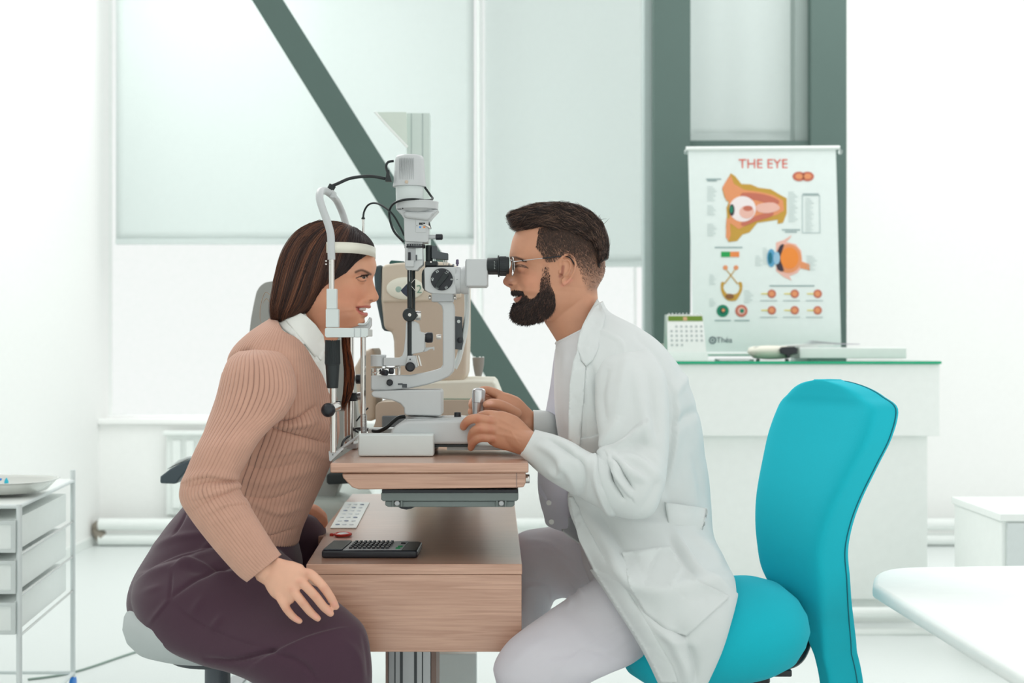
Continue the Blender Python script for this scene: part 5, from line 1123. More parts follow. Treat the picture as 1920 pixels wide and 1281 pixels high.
def text3(name, s, px, py, y, size_px, m, parent, align='CENTER', rot=0, ex=.0003, fn=None):
    c = bpy.data.curves.new(name, 'FONT'); c.body = s; c.size = size_px*(CD+y)/FP; c.extrude = ex; c.align_x = align; c.align_y = 'CENTER'
    o = bpy.data.objects.new(name, c); C.objects.link(o); 
    dg = bpy.context.evaluated_depsgraph_get(); me = bpy.data.meshes.new_from_object(o.evaluated_get(dg)); bpy.data.objects.remove(o); bpy.data.curves.remove(c)
    p = W(px, py, y); M_ = Matrix.Translation(p) @ Matrix.Rotation(math.pi/2, 4, 'X') @ Matrix.Rotation(rot, 4, 'Z')
    V = np.array([tuple(M_ @ v.co) for v in me.vertices]); F = [tuple(q.vertices) for q in me.polygons]; bpy.data.meshes.remove(me)
    if fn is not None: V = fn(V)
    return mk(name, V, F, m, parent, smooth=False)
def poster(y, ct):
    t = thing('eye_poster', 'wall chart titled THE EYE leaning on the glass top between two dark columns', 'poster', (W(1430, 0, y).x, y, ct))
    zb = ct; lean = .10
    zt = W(0, 275, y+.1).z
    def fn(V):      # lean the whole sheet back about its foot
        V = V.copy(); k = np.clip((V[:, 2]-zb)/(zt-zb), 0, 1.05); V[:, 1] += lean*k; return V
    yb = y
    def sc(px, py):    # pixel on the leaning sheet -> point
        yy = yb
        for _ in range(4):
            z = W(px, py, yy).z; yy = yb+lean*np.clip((z-zb)/(zt-zb), 0, 1.05)
        return W(px, py, yy)
    def poly(name, pts, m, par, off=.002, th=.0012, smooth=0):
        P = [(p[0], p[1], 0) for p in pts]
        if smooth: P = spline(P, smooth, closed=True)
        V = [tuple(sc(p[0], p[1])-Vector((0, off, 0))) for p in P]; n = len(V); V += [(v[0], v[1]+th, v[2]) for v in V]
        F = [tuple(range(n)), tuple(range(2*n-1, n-1, -1))]+[(i, i+n, (i+1) % n+n, (i+1) % n) for i in range(n)]
        return mk(name, V, F, m, par, smooth=False)
    sheet = poly('sheet', [(1290,275),(1567,275),(1577,640),(1577,668),(1303,668),(1300,640)], mat('poster_paper', (226, 236, 233), .5), t, 0, .004)
    a = sc(1286, 279); b = sc(1574, 277); cyl('top_rail', tuple(a-Vector((0, .004, 0))), tuple(b-Vector((0, .004, 0))), .009, M_WHITE, t)
    a = sc(1303, 664); b = sc(1578, 664); cyl('bottom_rail', tuple(a), tuple(b), .008, M_WHITE, t)
    for px in (1283, 1572): a = sc(px, 285); lathe('rail_cap', tuple(a), (1, 0, 0), [(0, .006), (.004, .011), (.012, .011), (.016, .006)], M_CLEAR, t, 14)
    def ell(cx, cy, rx, ry, m, off, n=28, name='drawing'): return poly(name, [(cx+rx*math.cos(a), cy+ry*math.sin(a)) for a in np.linspace(0, 2*np.pi, n, endpoint=False)], m, sheet, off)
    OR, YE, PK, RD, WH, GR, BL, DK, TX = ink((226,150,104)), ink((196,154,66)), ink((232,184,170)), ink((196,112,92)), ink((238,228,228)), ink((30,130,100)), ink((90,160,196)), ink((60,52,62)), ink((176,190,190))
    def tx(s, px, py, sz, m, al='CENTER'):
        p = sc(px, py); text3('lettering', s, px, py, p.y-.002, sz, m, sheet, al)
    tx('THE EYE', 1431, 308, 25, ink((222, 104, 88)))
    # orbit section
    poly('drawing', [(1370,325),(1378,330),(1390,345),(1408,346),(1422,352),(1445,355),(1462,365),(1475,372),(1475,400),(1468,418),(1458,420),(1458,412),(1440,415),(1420,418),(1405,436),(1392,440),(1382,452),(1366,454),(1362,445),(1361,425),(1363,405),(1362,390),(1366,380),(1358,370),(1354,355),(1362,340)], YE, sheet, .0015)
    poly('drawing', [(1370,328),(1376,345),(1395,356),(1425,360),(1450,366),(1468,376),(1470,395),(1455,404),(1430,408),(1405,420),(1385,430),(1368,418),(1368,400),(1368,385),(1364,372),(1358,355)], OR, sheet, .0022)
    poly('drawing', [(1354,352),(1366,332),(1372,345),(1370,365),(1362,378)], OR, sheet, .0028); poly('drawing', [(1362,410),(1368,410),(1370,440),(1366,453),(1361,445)], OR, sheet, .0028)
    poly('drawing', [(1392,362),(1430,364),(1460,376),(1452,386),(1420,376),(1392,372)], RD, sheet, .003, smooth=3); poly('drawing', [(1390,418),(1420,404),(1448,398),(1446,406),(1415,416),(1395,424)], RD, sheet, .003, smooth=3); poly('drawing', [(1420,384),(1450,380),(1462,392),(1440,400),(1420,396)], PK, sheet, .0035, smooth=3)
    ell(1392, 392, 25, 24, WH, .0032); ell(1400, 398, 14, 12, PK, .0040); ell(1372, 394, 5, 11, DK, .0040); ell(1371, 393, 3, 7, GR, .0046); ell(1402, 391, 9, 5, RD, .0046)
    ell(1498, 331, 12, 9, RD, .002); ell(1514, 331, 12, 9, RD, .002); ell(1498, 331, 7, 5, OR, .003); ell(1514, 331, 7, 5, OR, .003)
    # eyeball section
    poly('drawing', [(1455,455),(1470,450),(1484,441),(1482,446),(1474,454),(1492,458),(1502,470),(1504,490),(1518,496),(1518,508),(1502,502),(1495,512),(1480,518),(1484,526),(1470,520),(1455,508)], PK, sheet, .0015)
    poly('drawing', [(1500,490),(1518,496),(1518,507),(1500,503)], OR, sheet, .002); ell(1478, 485, 25, 27, OR, .0025); poly('drawing', [(1462,461),(1470,459),(1466,472),(1466,496),(1470,508),(1458,506),(1454,484)], DK, sheet, .0032, smooth=2)
    ell(1446, 484, 8, 17, BL, .0025); ell(1444, 484, 4, 11, ink((30, 110, 130)), .0032); ell(1456, 484, 6, 12, ink((150, 190, 214)), .0036); ell(1480, 484, 17, 20, ink((236, 140, 60)), .0034)
    poly('drawing', [(1352,472),(1369,472),(1369,482),(1352,482)], ink((40,160,84)), sheet); poly('drawing', [(1369,472),(1386,472),(1386,482),(1369,482)], ink((232,140,80)), sheet)
    # pathway
    ell(1360, 502, 4.5, 4.5, OR, .002, 16); ell(1380, 502, 4.5, 4.5, OR, .002, 16)
    for q in ([(1361,506),(1363,506),(1384,532),(1382,533)], [(1379,506),(1377,506),(1357,532),(1359,533)]): poly('drawing', q, YE, sheet)
    poly('drawing', [(1352,530),(1358,530),(1356,540),(1362,550),(1372,552),(1382,550),(1387,540),(1384,530),(1391,530),(1391,545),(1383,560),(1378,564),(1366,564),(1358,558),(1352,545)], YE, sheet, smooth=2); ell(1368, 556, 8, 5, ink((140,96,60)), .003)
    ell(1355, 583, 11.5, 11.5, GR, .002); ell(1355, 583, 6, 6, ink((20,96,76)), .003); ell(1356, 582, 3, 3, OR, .004); ell(1390, 583, 11.5, 11.5, RD, .002); ell(1390, 583, 7, 7, PK, .003); ell(1391, 583, 4, 4, GR, .004)
    for r_, yy in enumerate((551, 582)):
        for q, xx in enumerate((1447, 1490, 1533)):
            poly('drawing', [(xx-20, yy-1), (xx-7, yy-1.5), (xx-7, yy+1.5), (xx-20, yy+1)], ink((226, 210, 120)), sheet); ell(xx, yy, 8, 8, RD, .002, 20); ell(xx-.5, yy, 5, 5, OR, .003, 16)
            poly('caption', [(xx-22, yy+12), (xx+10, yy+12), (xx+10, yy+13.5), (xx-22, yy+13.5)], TX, sheet)
    # captions (unreadable small print)
    cap = [(1324,335,28),(1326,338,18),(1340,463,52),(1466,430,34),(1472,434,22),(1443,535,84),(1505,363,30),(1340,600,30),(1377,600,28)]
    for (x, yy, w_) in cap: poly('caption', [(x, yy), (x+w_, yy), (x+w_, yy+2), (x, yy+2)], ink((140, 164, 164)), sheet)
    for (x, y0_, n, w_) in ((1326,350,7,18),(1326,385,5,16),(1326,420,6,18),(1478,360,14,18),(1510,372,16,16),(1416,480,5,14),(1512,480,7,20),(1430,465,8,12),(1330,515,5,12),(1395,545,6,18),(1330,560,4,12)):
        for q in range(n): poly('caption', [(x, y0_+q*4.2), (x+w_*(.6+.4*((q*7) % 5)/4), y0_+q*4.2), (x+w_*(.6+.4*((q*7) % 5)/4), y0_+q*4.2+1), (x, y0_+q*4.2+1)], ink((196, 210, 208)), sheet)
    for q in ([(1504,366),(1536,366),(1536,367),(1504,367)], [(1504,436),(1537,436),(1537,437),(1504,437)], [(1504,366),(1505,366),(1505,437),(1504,437)], [(1536,366),(1537,366),(1538,437),(1537,437)]): poly('caption', q, ink((170, 188, 188)), sheet)
    # maker's mark, bottom left
    P = [(1336+7*math.cos(a), 638+7*math.sin(a)) for a in np.linspace(0, 2*np.pi, 20)]; Q_ = [(1336+4.6*math.cos(a), 638+4.6*math.sin(a)) for a in np.linspace(2*np.pi, 0, 20)]
    poly('logo_ring', P+Q_, ink((84, 104, 112)), sheet, .002); ell(1336, 638, 2, 2.5, ink((84, 104, 112)), .002, 12, 'logo_dot')
    tx('Th\u00e9a', 1358, 638, 15, ink((84, 104, 112)))
    for o in bpy.data.objects:
        if o.name.startswith('lettering'): o['kind'] = 'stuff'
# ------------------------------------------------------------------ desk, instrument table
def bump_noise(V, a, s):
    return V+a*np.sin(V*s)
def tables():
    yf = -.2; 
    # lower desk
    d = thing('desk', 'long light ash desk unit with a drawer-deep front between the two people', 'desk', (-.2, .4, 0))
    zt = W(0, 1058, -.17).z; zb = W(0, 1223, -.17).z; xl = W(574, 1060, -.17).x; xr = W(979, 1060, -.17).x
    y1 = 1.08
    out = [(xl, -.17), (-.447, .22), (-.462, .22), (-.485, y1), (.004, y1), (xr, -.17)]
    def slab(name, out, z0, z1, m, par, b=.002, **kw):
        n = len(out); V = [(x, y, z0) for x, y in out]+[(x, y, z1) for x, y in out]
        F = [tuple(range(n-1, -1, -1)), tuple(range(n, 2*n))]+[(i, (i+1) % n, (i+1) % n+n, i+n) for i in range(n)]
        o = mk(name, V, F, m, par, **kw); bm = bmesh.new(); bm.from_mesh(o.data); bmesh.ops.recalc_face_normals(bm, faces=bm.faces); bm.to_mesh(o.data); bm.free(); bev(o, b, 2, 50); return o
    slab('desk_top', out, zt-.022, zt, M_WOOD, d)
    box('front_panel', xl+.002, xr-.001, -.169, -.15, zb, zt-.0225, M_WOOD, d, .0015)
    slab('side_panel', [(xr-.02, -.149), (-.016, y1), (.003, y1), (xr-.001, -.149)], zb, zt-.0225, M_WOOD, d, .001); slab('side_panel', [(xl+.002, -.149), (-.482, y1), (-.464, y1), (xl+.02, -.149)], zb, zt-.0225, M_WOOD, d, .001)
    box('bottom_panel', xl+.0205, xr-.0205, -.149, y1, zb, zb+.015, M_WOOD, d)
    # column under the desk
    a = W(723, 1223, 0).x; b = W(818, 1223, 0).x; q = W(728, 0, 0).x; r = W(808, 0, 0).x
    col = box('column', q, r, .0, .12, .03, zb, M_ALU, d, .002)
    for k, px in enumerate((740.5, 752.5, 779, 792)): xx = W(px, 0, -.002).x; box('groove', xx-(.0013 if k in (0, 3) else .0032), xx+(.0013 if k in (0, 3) else .0032), -.0015, .001, .03, zb, M_DGREY, col)
    box('column_cover', a, q-.0005, .0, .13, .03, zb, M_BROWN, d); box('column_cover', r+.0005, b, .0, .13, .03, zb, M_BROWN, d)
    box('base_plate', a-.12, b+.12, -.1, .5, 0, .03, M_PALE, d, .006)
    tag(pbox('base_panel', 818+3, 1226, 894, 1500, .7, .05, M_PALE, b=.003), 'pale panel standing below the desk beyond the column', 'panel'); bp = bpy.data.objects['base_panel']
    # control panel with buttons
    def TP(px, py, z): dd = (CH-z)/((py-640.5)/FP); return ((px-960)*dd/FP, dd-CD)
    pts = [TP(619, 992, zt), TP(668, 992, zt), TP(693, 944, zt), TP(647, 943, zt)]
    cp = slab('control_panel', pts, zt+.0003, zt+.003, M_WHITE, None, .0008); tag(cp, 'white control panel with two rows of small buttons set in the desk top', 'panel')
    k = 0
    A, B, Cc, D = [np.array(p) for p in pts]
    for v in np.linspace(.1, .88, 7):
        for u in (.22, .48, .75):
            if u == .48 and k % 3 == 1: pass
            p = (A*(1-u)+B*u)*(1-v)+(D*(1-u)+Cc*u)*v
            lathe('button', (p[0], p[1], zt+.003), (0, 0, 1), [(0, .0055), (.0015, .006), (.0022, .004)], ink((222, 228, 232)) if (k % 4) else ink((150, 160, 180)), cp, 12); k += 1
    # red rotary ring and red tab
    p = TP(643, 1006, zt); r_ = thing('rotary_switch', 'round red rimmed switch with a clear centre on the desk beside the remote control', 'switch', (p[0], p[1], zt))
    th = np.linspace(0, 2*np.pi, 41)
    v, f = ringmesh(tubeR(np.array([[p[0]+.0185*math.cos(a), p[1]+.0215*math.sin(a), zt+.005] for a in th]), .0032, 10)); mk('red_ring', v, f, M_RED, r_)
    lathe('switch_centre', (p[0], p[1], zt+.0005), (0, 0, 1), [(0, .016), (.005, .016), (.008, .010)], M_PALE, r_, 24); lathe('red_button', (p[0]-.028, p[1]+.01, zt), (0, 0, 1), [(0, .005), (.004, .005), (.006, .003)], M_RED, r_, 16)
    # remote control
    pl = TP(601, 1048, zt); pr = TP(784, 1046, zt); pb_ = TP(784, 1013, zt+.02); yk = pl[1]+.002
    rc = thing('remote_control', 'black remote control with a grid of small keys lying on the front of the desk', 'remote control', ((pl[0]+pr[0])/2, yk+.03, zt))
    L0, L1 = pl[0]+.001, pr[0]-.001; wd = .13; n = 28
    prof = [(0, .0), (.006, .0), (.024, .0)]
    o = [(L0, yk+.004), (L0+.006, yk), (L1-.006, yk), (L1, yk+.006), (L1+.002, yk+wd-.01), (L1-.005, yk+wd), (L0+.012, yk+wd), (L0+.004, yk+wd-.008)]
    slab('remote_body', o, zt+.0005, zt+.017, M_NAVY, rc, .004); zr = zt+.017
    slab('key_plate', [(L0+.046, yk+.006), (L1-.034, yk+.006), (L1-.028, yk+wd-.006), (L0+.052, yk+wd-.006)], zr, zr+.0012, mat('silver_grey_plate', (172, 178, 182), .4), rc, .0004)
    slab('screen_end', [(L0+.004, yk+.005), (L0+.044, yk+.005), (L0+.050, yk+wd-.005), (L0+.010, yk+wd-.005)], zr, zr+.003, mat('smoky_window', (60, 66, 74), .12), rc, .001)
    for q in range(9):
        for s_ in range(5):
            u = L0+.060+q*.0098+s_*.0008; vv = yk+.022+s_*.021
            box('key', u-.003, u+.003, vv-.0055, vv+.0055, zr+.0012, zr+.0055, M_NAVY, rc, .0006)
    for (u, vv, c_) in ((L1-.043, yk+.022, (30,150,90)), (L1-.040, yk+.045, (30,150,90)), (L1-.037, yk+.09, (40,44,50))): box('key', u-.005, u+.005, vv-.005, vv+.005, zr+.0012, zr+.003, ink(c_), rc, .0005)
    # ---- upper instrument table
    t = thing('instrument_table', 'light ash instrument table carrying the slit lamp above the desk', 'table', (-.17, 0, W(0, 905, yf).z))
    T1 = W(0, 868.5, yf).z; xl = W(619, 0, yf).x; xr = W(991, 0, yf).x; tb = W(0, 887, yf).z; yb = .33
    slab('table_top', [(xl, yf), (xl, yb), (xr, yb), (xr, yf)], tb, T1, M_WOOD, t, .003)
    pl = plate('apron', [(641,888),(975,886),(986,886),(986,905),(982,914),(968,915),(700,918),(672,918),(660,914),(650,904),(643,896)], yf+.012, .44, M_WOOD, t, .003)
    a = W(968, 890, yf+.0115); box('end_cap_seam', a.x, a.x+.0015, yf+.0112, yf+.0125, W(0, 915, yf).z, W(0, 887, yf).z, M_BROWN, t)
    cyl('clamp_knob', W(985, 898, yf+.06), W(993, 898, yf+.06), .0095, M_CHROME, t)
    tz = W(0, 918, yf+.03).z
    pbox('bracket_plate', 716, 918, 971, 925, yf+.03, .34, M_NAVY, t, .001)
    tray = plate('cast_tray', [(714.5,924),(972,924),(972,937),(968,940),(718,940),(714.5,937)], yf+.03, .36, M_TRAY, t, .002)
    plate('tray_rim', [(722,940),(965,940),(965,947),(962,950),(958,951),(728,951),(722,948)], yf+.034, .34, M_TRAY, tray, .002)
    for px in (745, 940): q = W(px, 943.5, yf+.032); cyl('bolt', (q.x, yf+.026, q.z), (q.x, yf+.036, q.z), .0055, M_ALU, tray); 
    for px in (737, 753, 932, 948): q = W(px, 944, yf+.033); box('lug', q.x-.002, q.x+.002, yf+.029, yf+.034, q.z-.007, q.z+.006, M_TRAY, tray, .001)
    plate('lever', [(745,950),(780,950),(771,954),(762,956),(752,954)], yf+.06, .05, M_NAVY, t, .001)
    # swing arm under the table to the column behind
    box('support_arm', -.28, -.06, .16, .95, tz-.07, tz-.03, M_TRAY, t, .005); cyl('support_post', (-.17, .95, zt), (-.17, .95, tz+.02), .05, M_PALE, t, 32)
    return T1, zt
# ------------------------------------------------------------------ slit lamp
def slit_lamp(T1):
    s = thing('slit_lamp', 'pale grey slit lamp microscope standing between the woman and the man', 'slit lamp', (W(790, 0, Y0).x, Y0, T1))
    y = Y0
    # base and rails
    base = plate('base', [(731,834),(731,815),(734,806),(741,799),(750,793),(764,789),(800,788),(862,787),(884,789),(893,793),(897,800),(897,834)], y-.075, .16, M_GREY, s, .008, 0)
    pbox('base_plinth', 734, 834, 880, 838.5, y-.07, .15, M_RUBBER, s)
    plate('base_top', [(757,792),(764,786),(800,785),(862,784),(884,786),(890,790),(890,793)], y-.05, .11, M_GREY, s, .003)
    z_ = T1; a = W(671, 0, -.06).x; b = W(813, 0, -.06).x
    box('rail_cover', a, b, -.06, -.02, z_+.001, z_+.001+.0485, M_PALE, s, .0045); box('rail_cover', a, b, .13, .17, z_+.001, z_+.0495, M_PALE, s, .0045)
    pbox('glide_plate', 838, 836, 992, 844.5, y-.05, .1, M_PALE, s, .001)
    # arm pillar
    arm = plate('base_arm', [(696,735),(700,734),(760,731.5),(824,731),(828,734),(828,779),(824,780.5),(762,779),(758,776),(757,765),(750,757),(735,751),(700,745),(696,742)], y-.045, .09, M_GREY, s, .004)
    lathe('arm_pedestal', W(793, 793, y), (0, 0, 1), [(0, .0385), (.0155, .037), (.017, .030)], M_GREY, s, 48)
    bx = lambda *k, **q: pbox(*k, **q)
    # microscope arm
    m = plate('microscope_arm', [(811,552),(848,552),(848,566),(850.5,572),(852,580),(852,684),(850,697),(842,706),(826,714),(800,722),(766,729),(724,733),(697,732.5),(695,728),(695,704),(742,704),(768,703.5),(795,699),(815,694),(826,690),(830,684),(830,582),(828,574),(820,567),(811,564)], y-.02, .04, M_GREY, s, .004)
    bx('arm_top_block', 809, 550, 849, 566, y-.026, .052, M_GREY2, m, .002)
    for px in (806, 853): q = W(px, 558, y); cyl('screw', (q.x-.003, y, q.z), (q.x+.003, y, q.z), .005, M_CHROME, m)
    q = W(731, 717.5, y-.02); lathe('lock_knob', q, (0, -1, 0), [(-.002, .0072), (.005, .0072), (.007, .005)], M_NAVY, m, 24)
    bx('scale_window', 754, 720, 763, 727, y-.0215, .003, M_DGREY, m, .0004); bx('scale_window', 746, 719, 755, 722, y-.0215, .003, M_DGREY, m, .0004)
    q = W(825, 632, y-.02); lathe('side_knob', W(822, 632, y), (1, 0, 0), [(-.004, .005), (0, .006), (.006, .006)], M_CHROME, m, 16)
    # pivot
    lathe('pivot_drum', W(710, 733, y), (0, 0, 1), [(0, .0172), (.033, .0172)], M_GREY, s, 40)
    dr = lathe('scale_ring', W(710, 704.5, y), (0, 0, 1), [(0, .0168), (.0035, .0172), (.0075, .0172), (.008, .0168), (.0085, .0172), (.016, .0172), (.0165, .0165)], M_CHROME, s, 40)
    lathe('pivot_top', W(709.5, 687, y), (0, 0, 1), [(0, .0172), (.022, .0172), (.0235, .018), (.026, .0165)], M_GREY, s, 40)
    k = lathe('knurled_knob', W(719, 699, y-.03), (.8, -.55, 0), [(-.008, .004), (0, .0066), (.009, .0066), (.011, .005)], M_NAVY, s, 20)
    q = W(729, 696, y-.02); lathe('knurled_knob', q, (.9, .2, 0), [(0, .005), (.002, .007), (.009, .007), (.011, .005)], M_NAVY, s, 18)
    tube('locking_pin', [W(748, 688, y), W(748, 703, y)], .0035, M_CHROME, s); tube('pin_rail', [W(722, 689, y), W(735, 691, y), W(752, 686, y)], .0022, M_CHROME, s)
    # lamp arm
    la = plate('lamp_arm', [(761,606),(765,598),(775,602),(778,603),(784,607),(786,618),(787,622),(795,624),(796,632),(796,655),(793,660),(782,662.5),(773,664),(771,668),(768,680),(760,686),(719,686),(719,671),(748,671),(754,667),(757,658),(760,630)], y-.018, .036, M_GREY, s, .0015)
    lathe('width_knob', W(795, 633, y), (1, 0, 0), [(0, .006), (.003, .008), (.0031, .0105), (.008, .0120), (.018, .0115), (.020, .009)], M_NAVY, la, 24)
    lathe('knob_collar', W(793, 633, y), (1, 0, 0), [(0, .010), (.006, .010)], M_CHROME, la, 24)
    plate('stop_lug', [(796,652),(812,651),(813,650),(814,650),(814,657),(812,657),(812,654),(806,655),(800,659),(795,660)], y-.006, .012, M_GREY, la, .0008)
    plate('pivot_bracket', [(764,667),(779,667),(782,684),(781,690),(764,690),(760,686)], y-.024, .04, M_GREY, s, .002)
    for dx in (0, 5): plate('bracket_fin', [(778+dx,666),(781+dx,667),(785+dx,682),(786+dx,687),(783+dx,686),(780+dx,675)], y-.01, .02, M_CHROME, s, .0005)
    lathe('tilt_knob', W(768.5, 688, y-.024), (.15, -1, 0), [(-.004, .006), (0, .0108), (.010, .0108), (.013, .008)], M_NAVY, s, 24); q = W(769, 674, y-.024); lathe('dot_screw', q, (0, -1, 0), [(-.001, .0018), (.001, .0018)], M_DGREY, s, 10)
    # rods and mirror
    pr = tube('mirror_rod', [W(768, 497, y-.016), W(768, 668, y-.016)], .0052, M_RUBBER, s, m=16); tube('mirror_rod', [W(775.5, 505, y), W(775.5, 592, y)], .0036, M_RUBBER, s, m=16)
    tube('rod_highlight', [W(767.6, 505, y-.0212), W(767.6, 528, y-.0212)], .0006, M_GREY, pr, m=6)  # thin grey line drawn as a highlight on the black rod
    plate('prism', [(751,545),(764,531),(766,531),(768,558),(762,556),(756,551)], y-.010, .02, mat('blue_black_glass', (34, 42, 66), .1), s, .0008)
    tube('prism_clip', [W(771, 531, y-.018), W(778, 523, y-.018)], .0008, M_CHROME, s, m=6); tube('prism_clip', [W(771, 536, y-.018), W(780, 547, y-.018)], .0008, M_CHROME, s, m=6)
    kn = lathe('centring_knob', W(768, 590.5, y-.02), (0, -1, 0), [(-.008, .013), (-.006, .0155), (.004, .0155), (.006, .014), (.0062, .0045)], M_RUBBER, s, 40); lathe('knob_centre', W(768, 590.5, y-.0262), (0, -1, 0), [(0, .0038), (.001, .0036), (.0012, .0018), (.0004, .0014)], M_CHROME, kn, 20)
    lathe('silver_knob', W(781, 592, y), (1, .1, 0), [(-.006, .007), (0, .011), (.009, .0105), (.010, .008)], M_CHROME, s, 28)
    # illumination column
    lc = plate('slit_housing', [(759,452),(792,452),(792,470),(793,486),(793,496),(785,503),(782,507),(764,507),(760,503),(759,497)], y-.022, .044, M_GREY, s, .002)
    bx('filter_block', 765, 466, 780, 490, y-.0245, .004, M_GREY2, lc, .0006); bx('filter_lever', 765, 473, 770, 488, y-.027, .004, M_NAVY, lc, .0006); bx('adjuster_block', 760, 488, 776, 500, y-.027, .006, M_GREY, lc, .0008)
    bx('side_plate', 779, 465, 792, 487, y-.0245, .004, M_PALE, lc, .0006); bx('notch', 779.5, 478, 782, 488, y-.0265, .003, M_DGREY, lc, .0003)
    rg = lathe('slit_scale', W(778, 465.5, y-.007), (0, 0, 1), [(0, .0235), (.0082, .0235)], M_NAVY, lc, 44)
    for k in range(9):
        a = -math.pi/2+(k-4)*.20; c0 = W(778, 462, y); box('scale_mark', c0.x+.0236*math.cos(a)-.0003, c0.x+.0236*math.cos(a)+.0003, y-.007+.0238*math.sin(a)-.0003, y-.007+.0238*math.sin(a)+.0004, c0.z-.001, c0.z+.003, M_PALE, rg)
    body = plate('lamp_column', [(743,393),(822,393),(820,396),(804,413),(803,418),(803,452),(800,455),(760,453),(758,448),(757,410),(752,402)], y-.025, .05, M_GREY, s, .003)
    lp = bx('filter_panel', 779.5, 411, 799, 435.5, y-.0262, .003, M_GREY, body, .0004)
    bx('slot', 785.5, 417.5, 797, 421.5, y-.0268, .002, M_RUBBER, lp, .0005); plate('slot_lever', [(790,419),(800,421),(806,424),(808,429),(804,427),(798,423)], y-.030, .004, M_CHROME, lp, .0004)
    bx('blue_mark', 786, 424.5, 789.5, 427.5, y-.0266, .001, ink((60,140,220)), lp); bx('orange_mark', 793.5, 424.5, 797.5, 427.5, y-.0266, .001, ink((240,140,60)), lp); bx('grey_mark', 780.8, 422, 782.6, 424, y-.0266, .001, ink((140,140,140)), lp)
    plate('cable_clip', [(801,413),(804,413),(808,427),(807,429),(802,425)], y-.01, .02, M_RUBBER, body, .0005)
    lathe('filter_rod', W(800, 444.5, y), (1, 0, 0), [(0, .0052), (.022, .0050)], M_GREY, body, 20); lathe('rod_knob', W(817, 444.5, y), (1, 0, 0), [(0, .0055), (.001, .0066), (.014, .0066), (.0158, .005)], M_NAVY, body, 24)
    fl = plate('lamp_shoulder', [(757,396),(816,396),(806,410),(803,414),(757,408)], y-.034, .068, M_GREY, body, .008)
    ctr = W(782, 395, y)
    sc = (CD+y)/FP
    lathe('lamp_flange', (W(782, 0, y).x, y, W(0, 402, y).z), (0, 0, 1), [(0, .026), (.006, .036), (.010, .0440), (.011, .0470), (.0235, .0478), (.026, .0485), (.028, .0475)], M_GREY, s, 56)
    for px, py in ((755, 391),): q = W(px, py, y-.046); lathe('set_screw', q, (0, -1, 0), [(-.003, .0014), (.0012, .0014)], M_RUBBER, s, 10)
    ax = W(768, 0, y).x
    lathe('lamp_neck', (ax, y, W(0, 380, y).z), (0, 0, 1), [(0, .0305), (.045, .0315)], M_PALE, s, 56)
    hs = lathe('lamp_housing', (ax, y, W(0, 351, y).z), (0, 0, 1), [(0, .033), (.0008, .0375), (.006, .0372), (.012, .0358), (.060, .0325), (.066, .0315), (.0695, .0285), (.071, .024), (.0712, .01)], M_GREY, s, 60)
    for k in range(9): a = -math.pi/2+(k-4.5)*.12-.1; box('vent_rib', ax+.0347*math.cos(a)-.0006, ax+.0347*math.cos(a)+.0006, y+.0352*math.sin(a)-.0008, y+.0352*math.sin(a)+.0012, W(0, 340, y).z, W(0, 300, y).z, M_GREY2, hs)
    lathe('screw_cap', (ax-.004, y-.0372, W(0, 345, y).z), (0, -1, 0), [(-.002, .004), (.001, .0038), (.0015, .002)], M_CREAM, hs, 16)
    # microscope head
    h = plate('magnification_body', [(791,491),(796,489),(812,500),(852,500.5),(855,503),(855,551),(812,551),(800,547),(792,538),(790,532),(790,496)] and [(795,503),(800,501),(852,500.5),(855,503),(855,551),(850,552),(811,551),(802,548),(796,544)], y-.028, .056, M_GREY, s, .003)
    plate('objective_rim', [(792,508),(796,503),(799,502),(799,546),(796,545),(792,539),(790.5,530),(790.5,514)], y-.025, .05, M_RUBBER, h, .003)
    dl = lathe('dial', W(828.5, 524, y-.028), (0, -1, 0), [(0, .0245), (.0035, .0245), (.0045, .0235), (.0046, .004)], M_NAVY, h, 56)
    ba = plate('dial_grip', [(816,535),(819,539),(822,540),(841,517),(840,512),(836,510),(832,511)], y-.0405, .009, M_RUBBER, dl, .001)
    for tx_, an, rr in (('16', 55, 17.2), ('25', 120, 17), ('8', 0, 18), ('40', 180, 17.4), ('10', -60, 17), ('10', -118, 17.6)):
        a = math.radians(an); text3('dial_number', tx_, 828.5+rr*math.cos(a), 524-rr*math.sin(a), y-.0332, 6.2, M_PALE, dl, rot=a-math.pi/2)
    tube('grip_mark', [W(834, 511.5, y-.041), W(838.5, 513.5, y-.041)], .0003, M_PALE, dl, m=5)
    lathe('coupling_ring', W(852, 526, y), (1, 0, 0), [(0, .028), (.001, .030), (.0135, .030), (.0136, .0285), (.022, .0315), (.0315, .0315)], M_GREY, s, 48); q = W(857, 524, y-.030); lathe('dot_screw', q, (0, -1, 0), [(-.001, .001), (.0006, .001)], M_DGREY, s, 8)
    bl = plate('binocular_block', [(872,488),(876,485.5),(912,485.5),(914.5,487.5),(914.5,534),(911,537.5),(876,537.5),(872,535)], y-.045, .09, M_GREY, s, .006)
    plate('block_seam', [(873.5,486.5),(875.2,486),(875.2,538),(873.5,538)], y-.0455, .091, M_GREY2, bl, .0004)
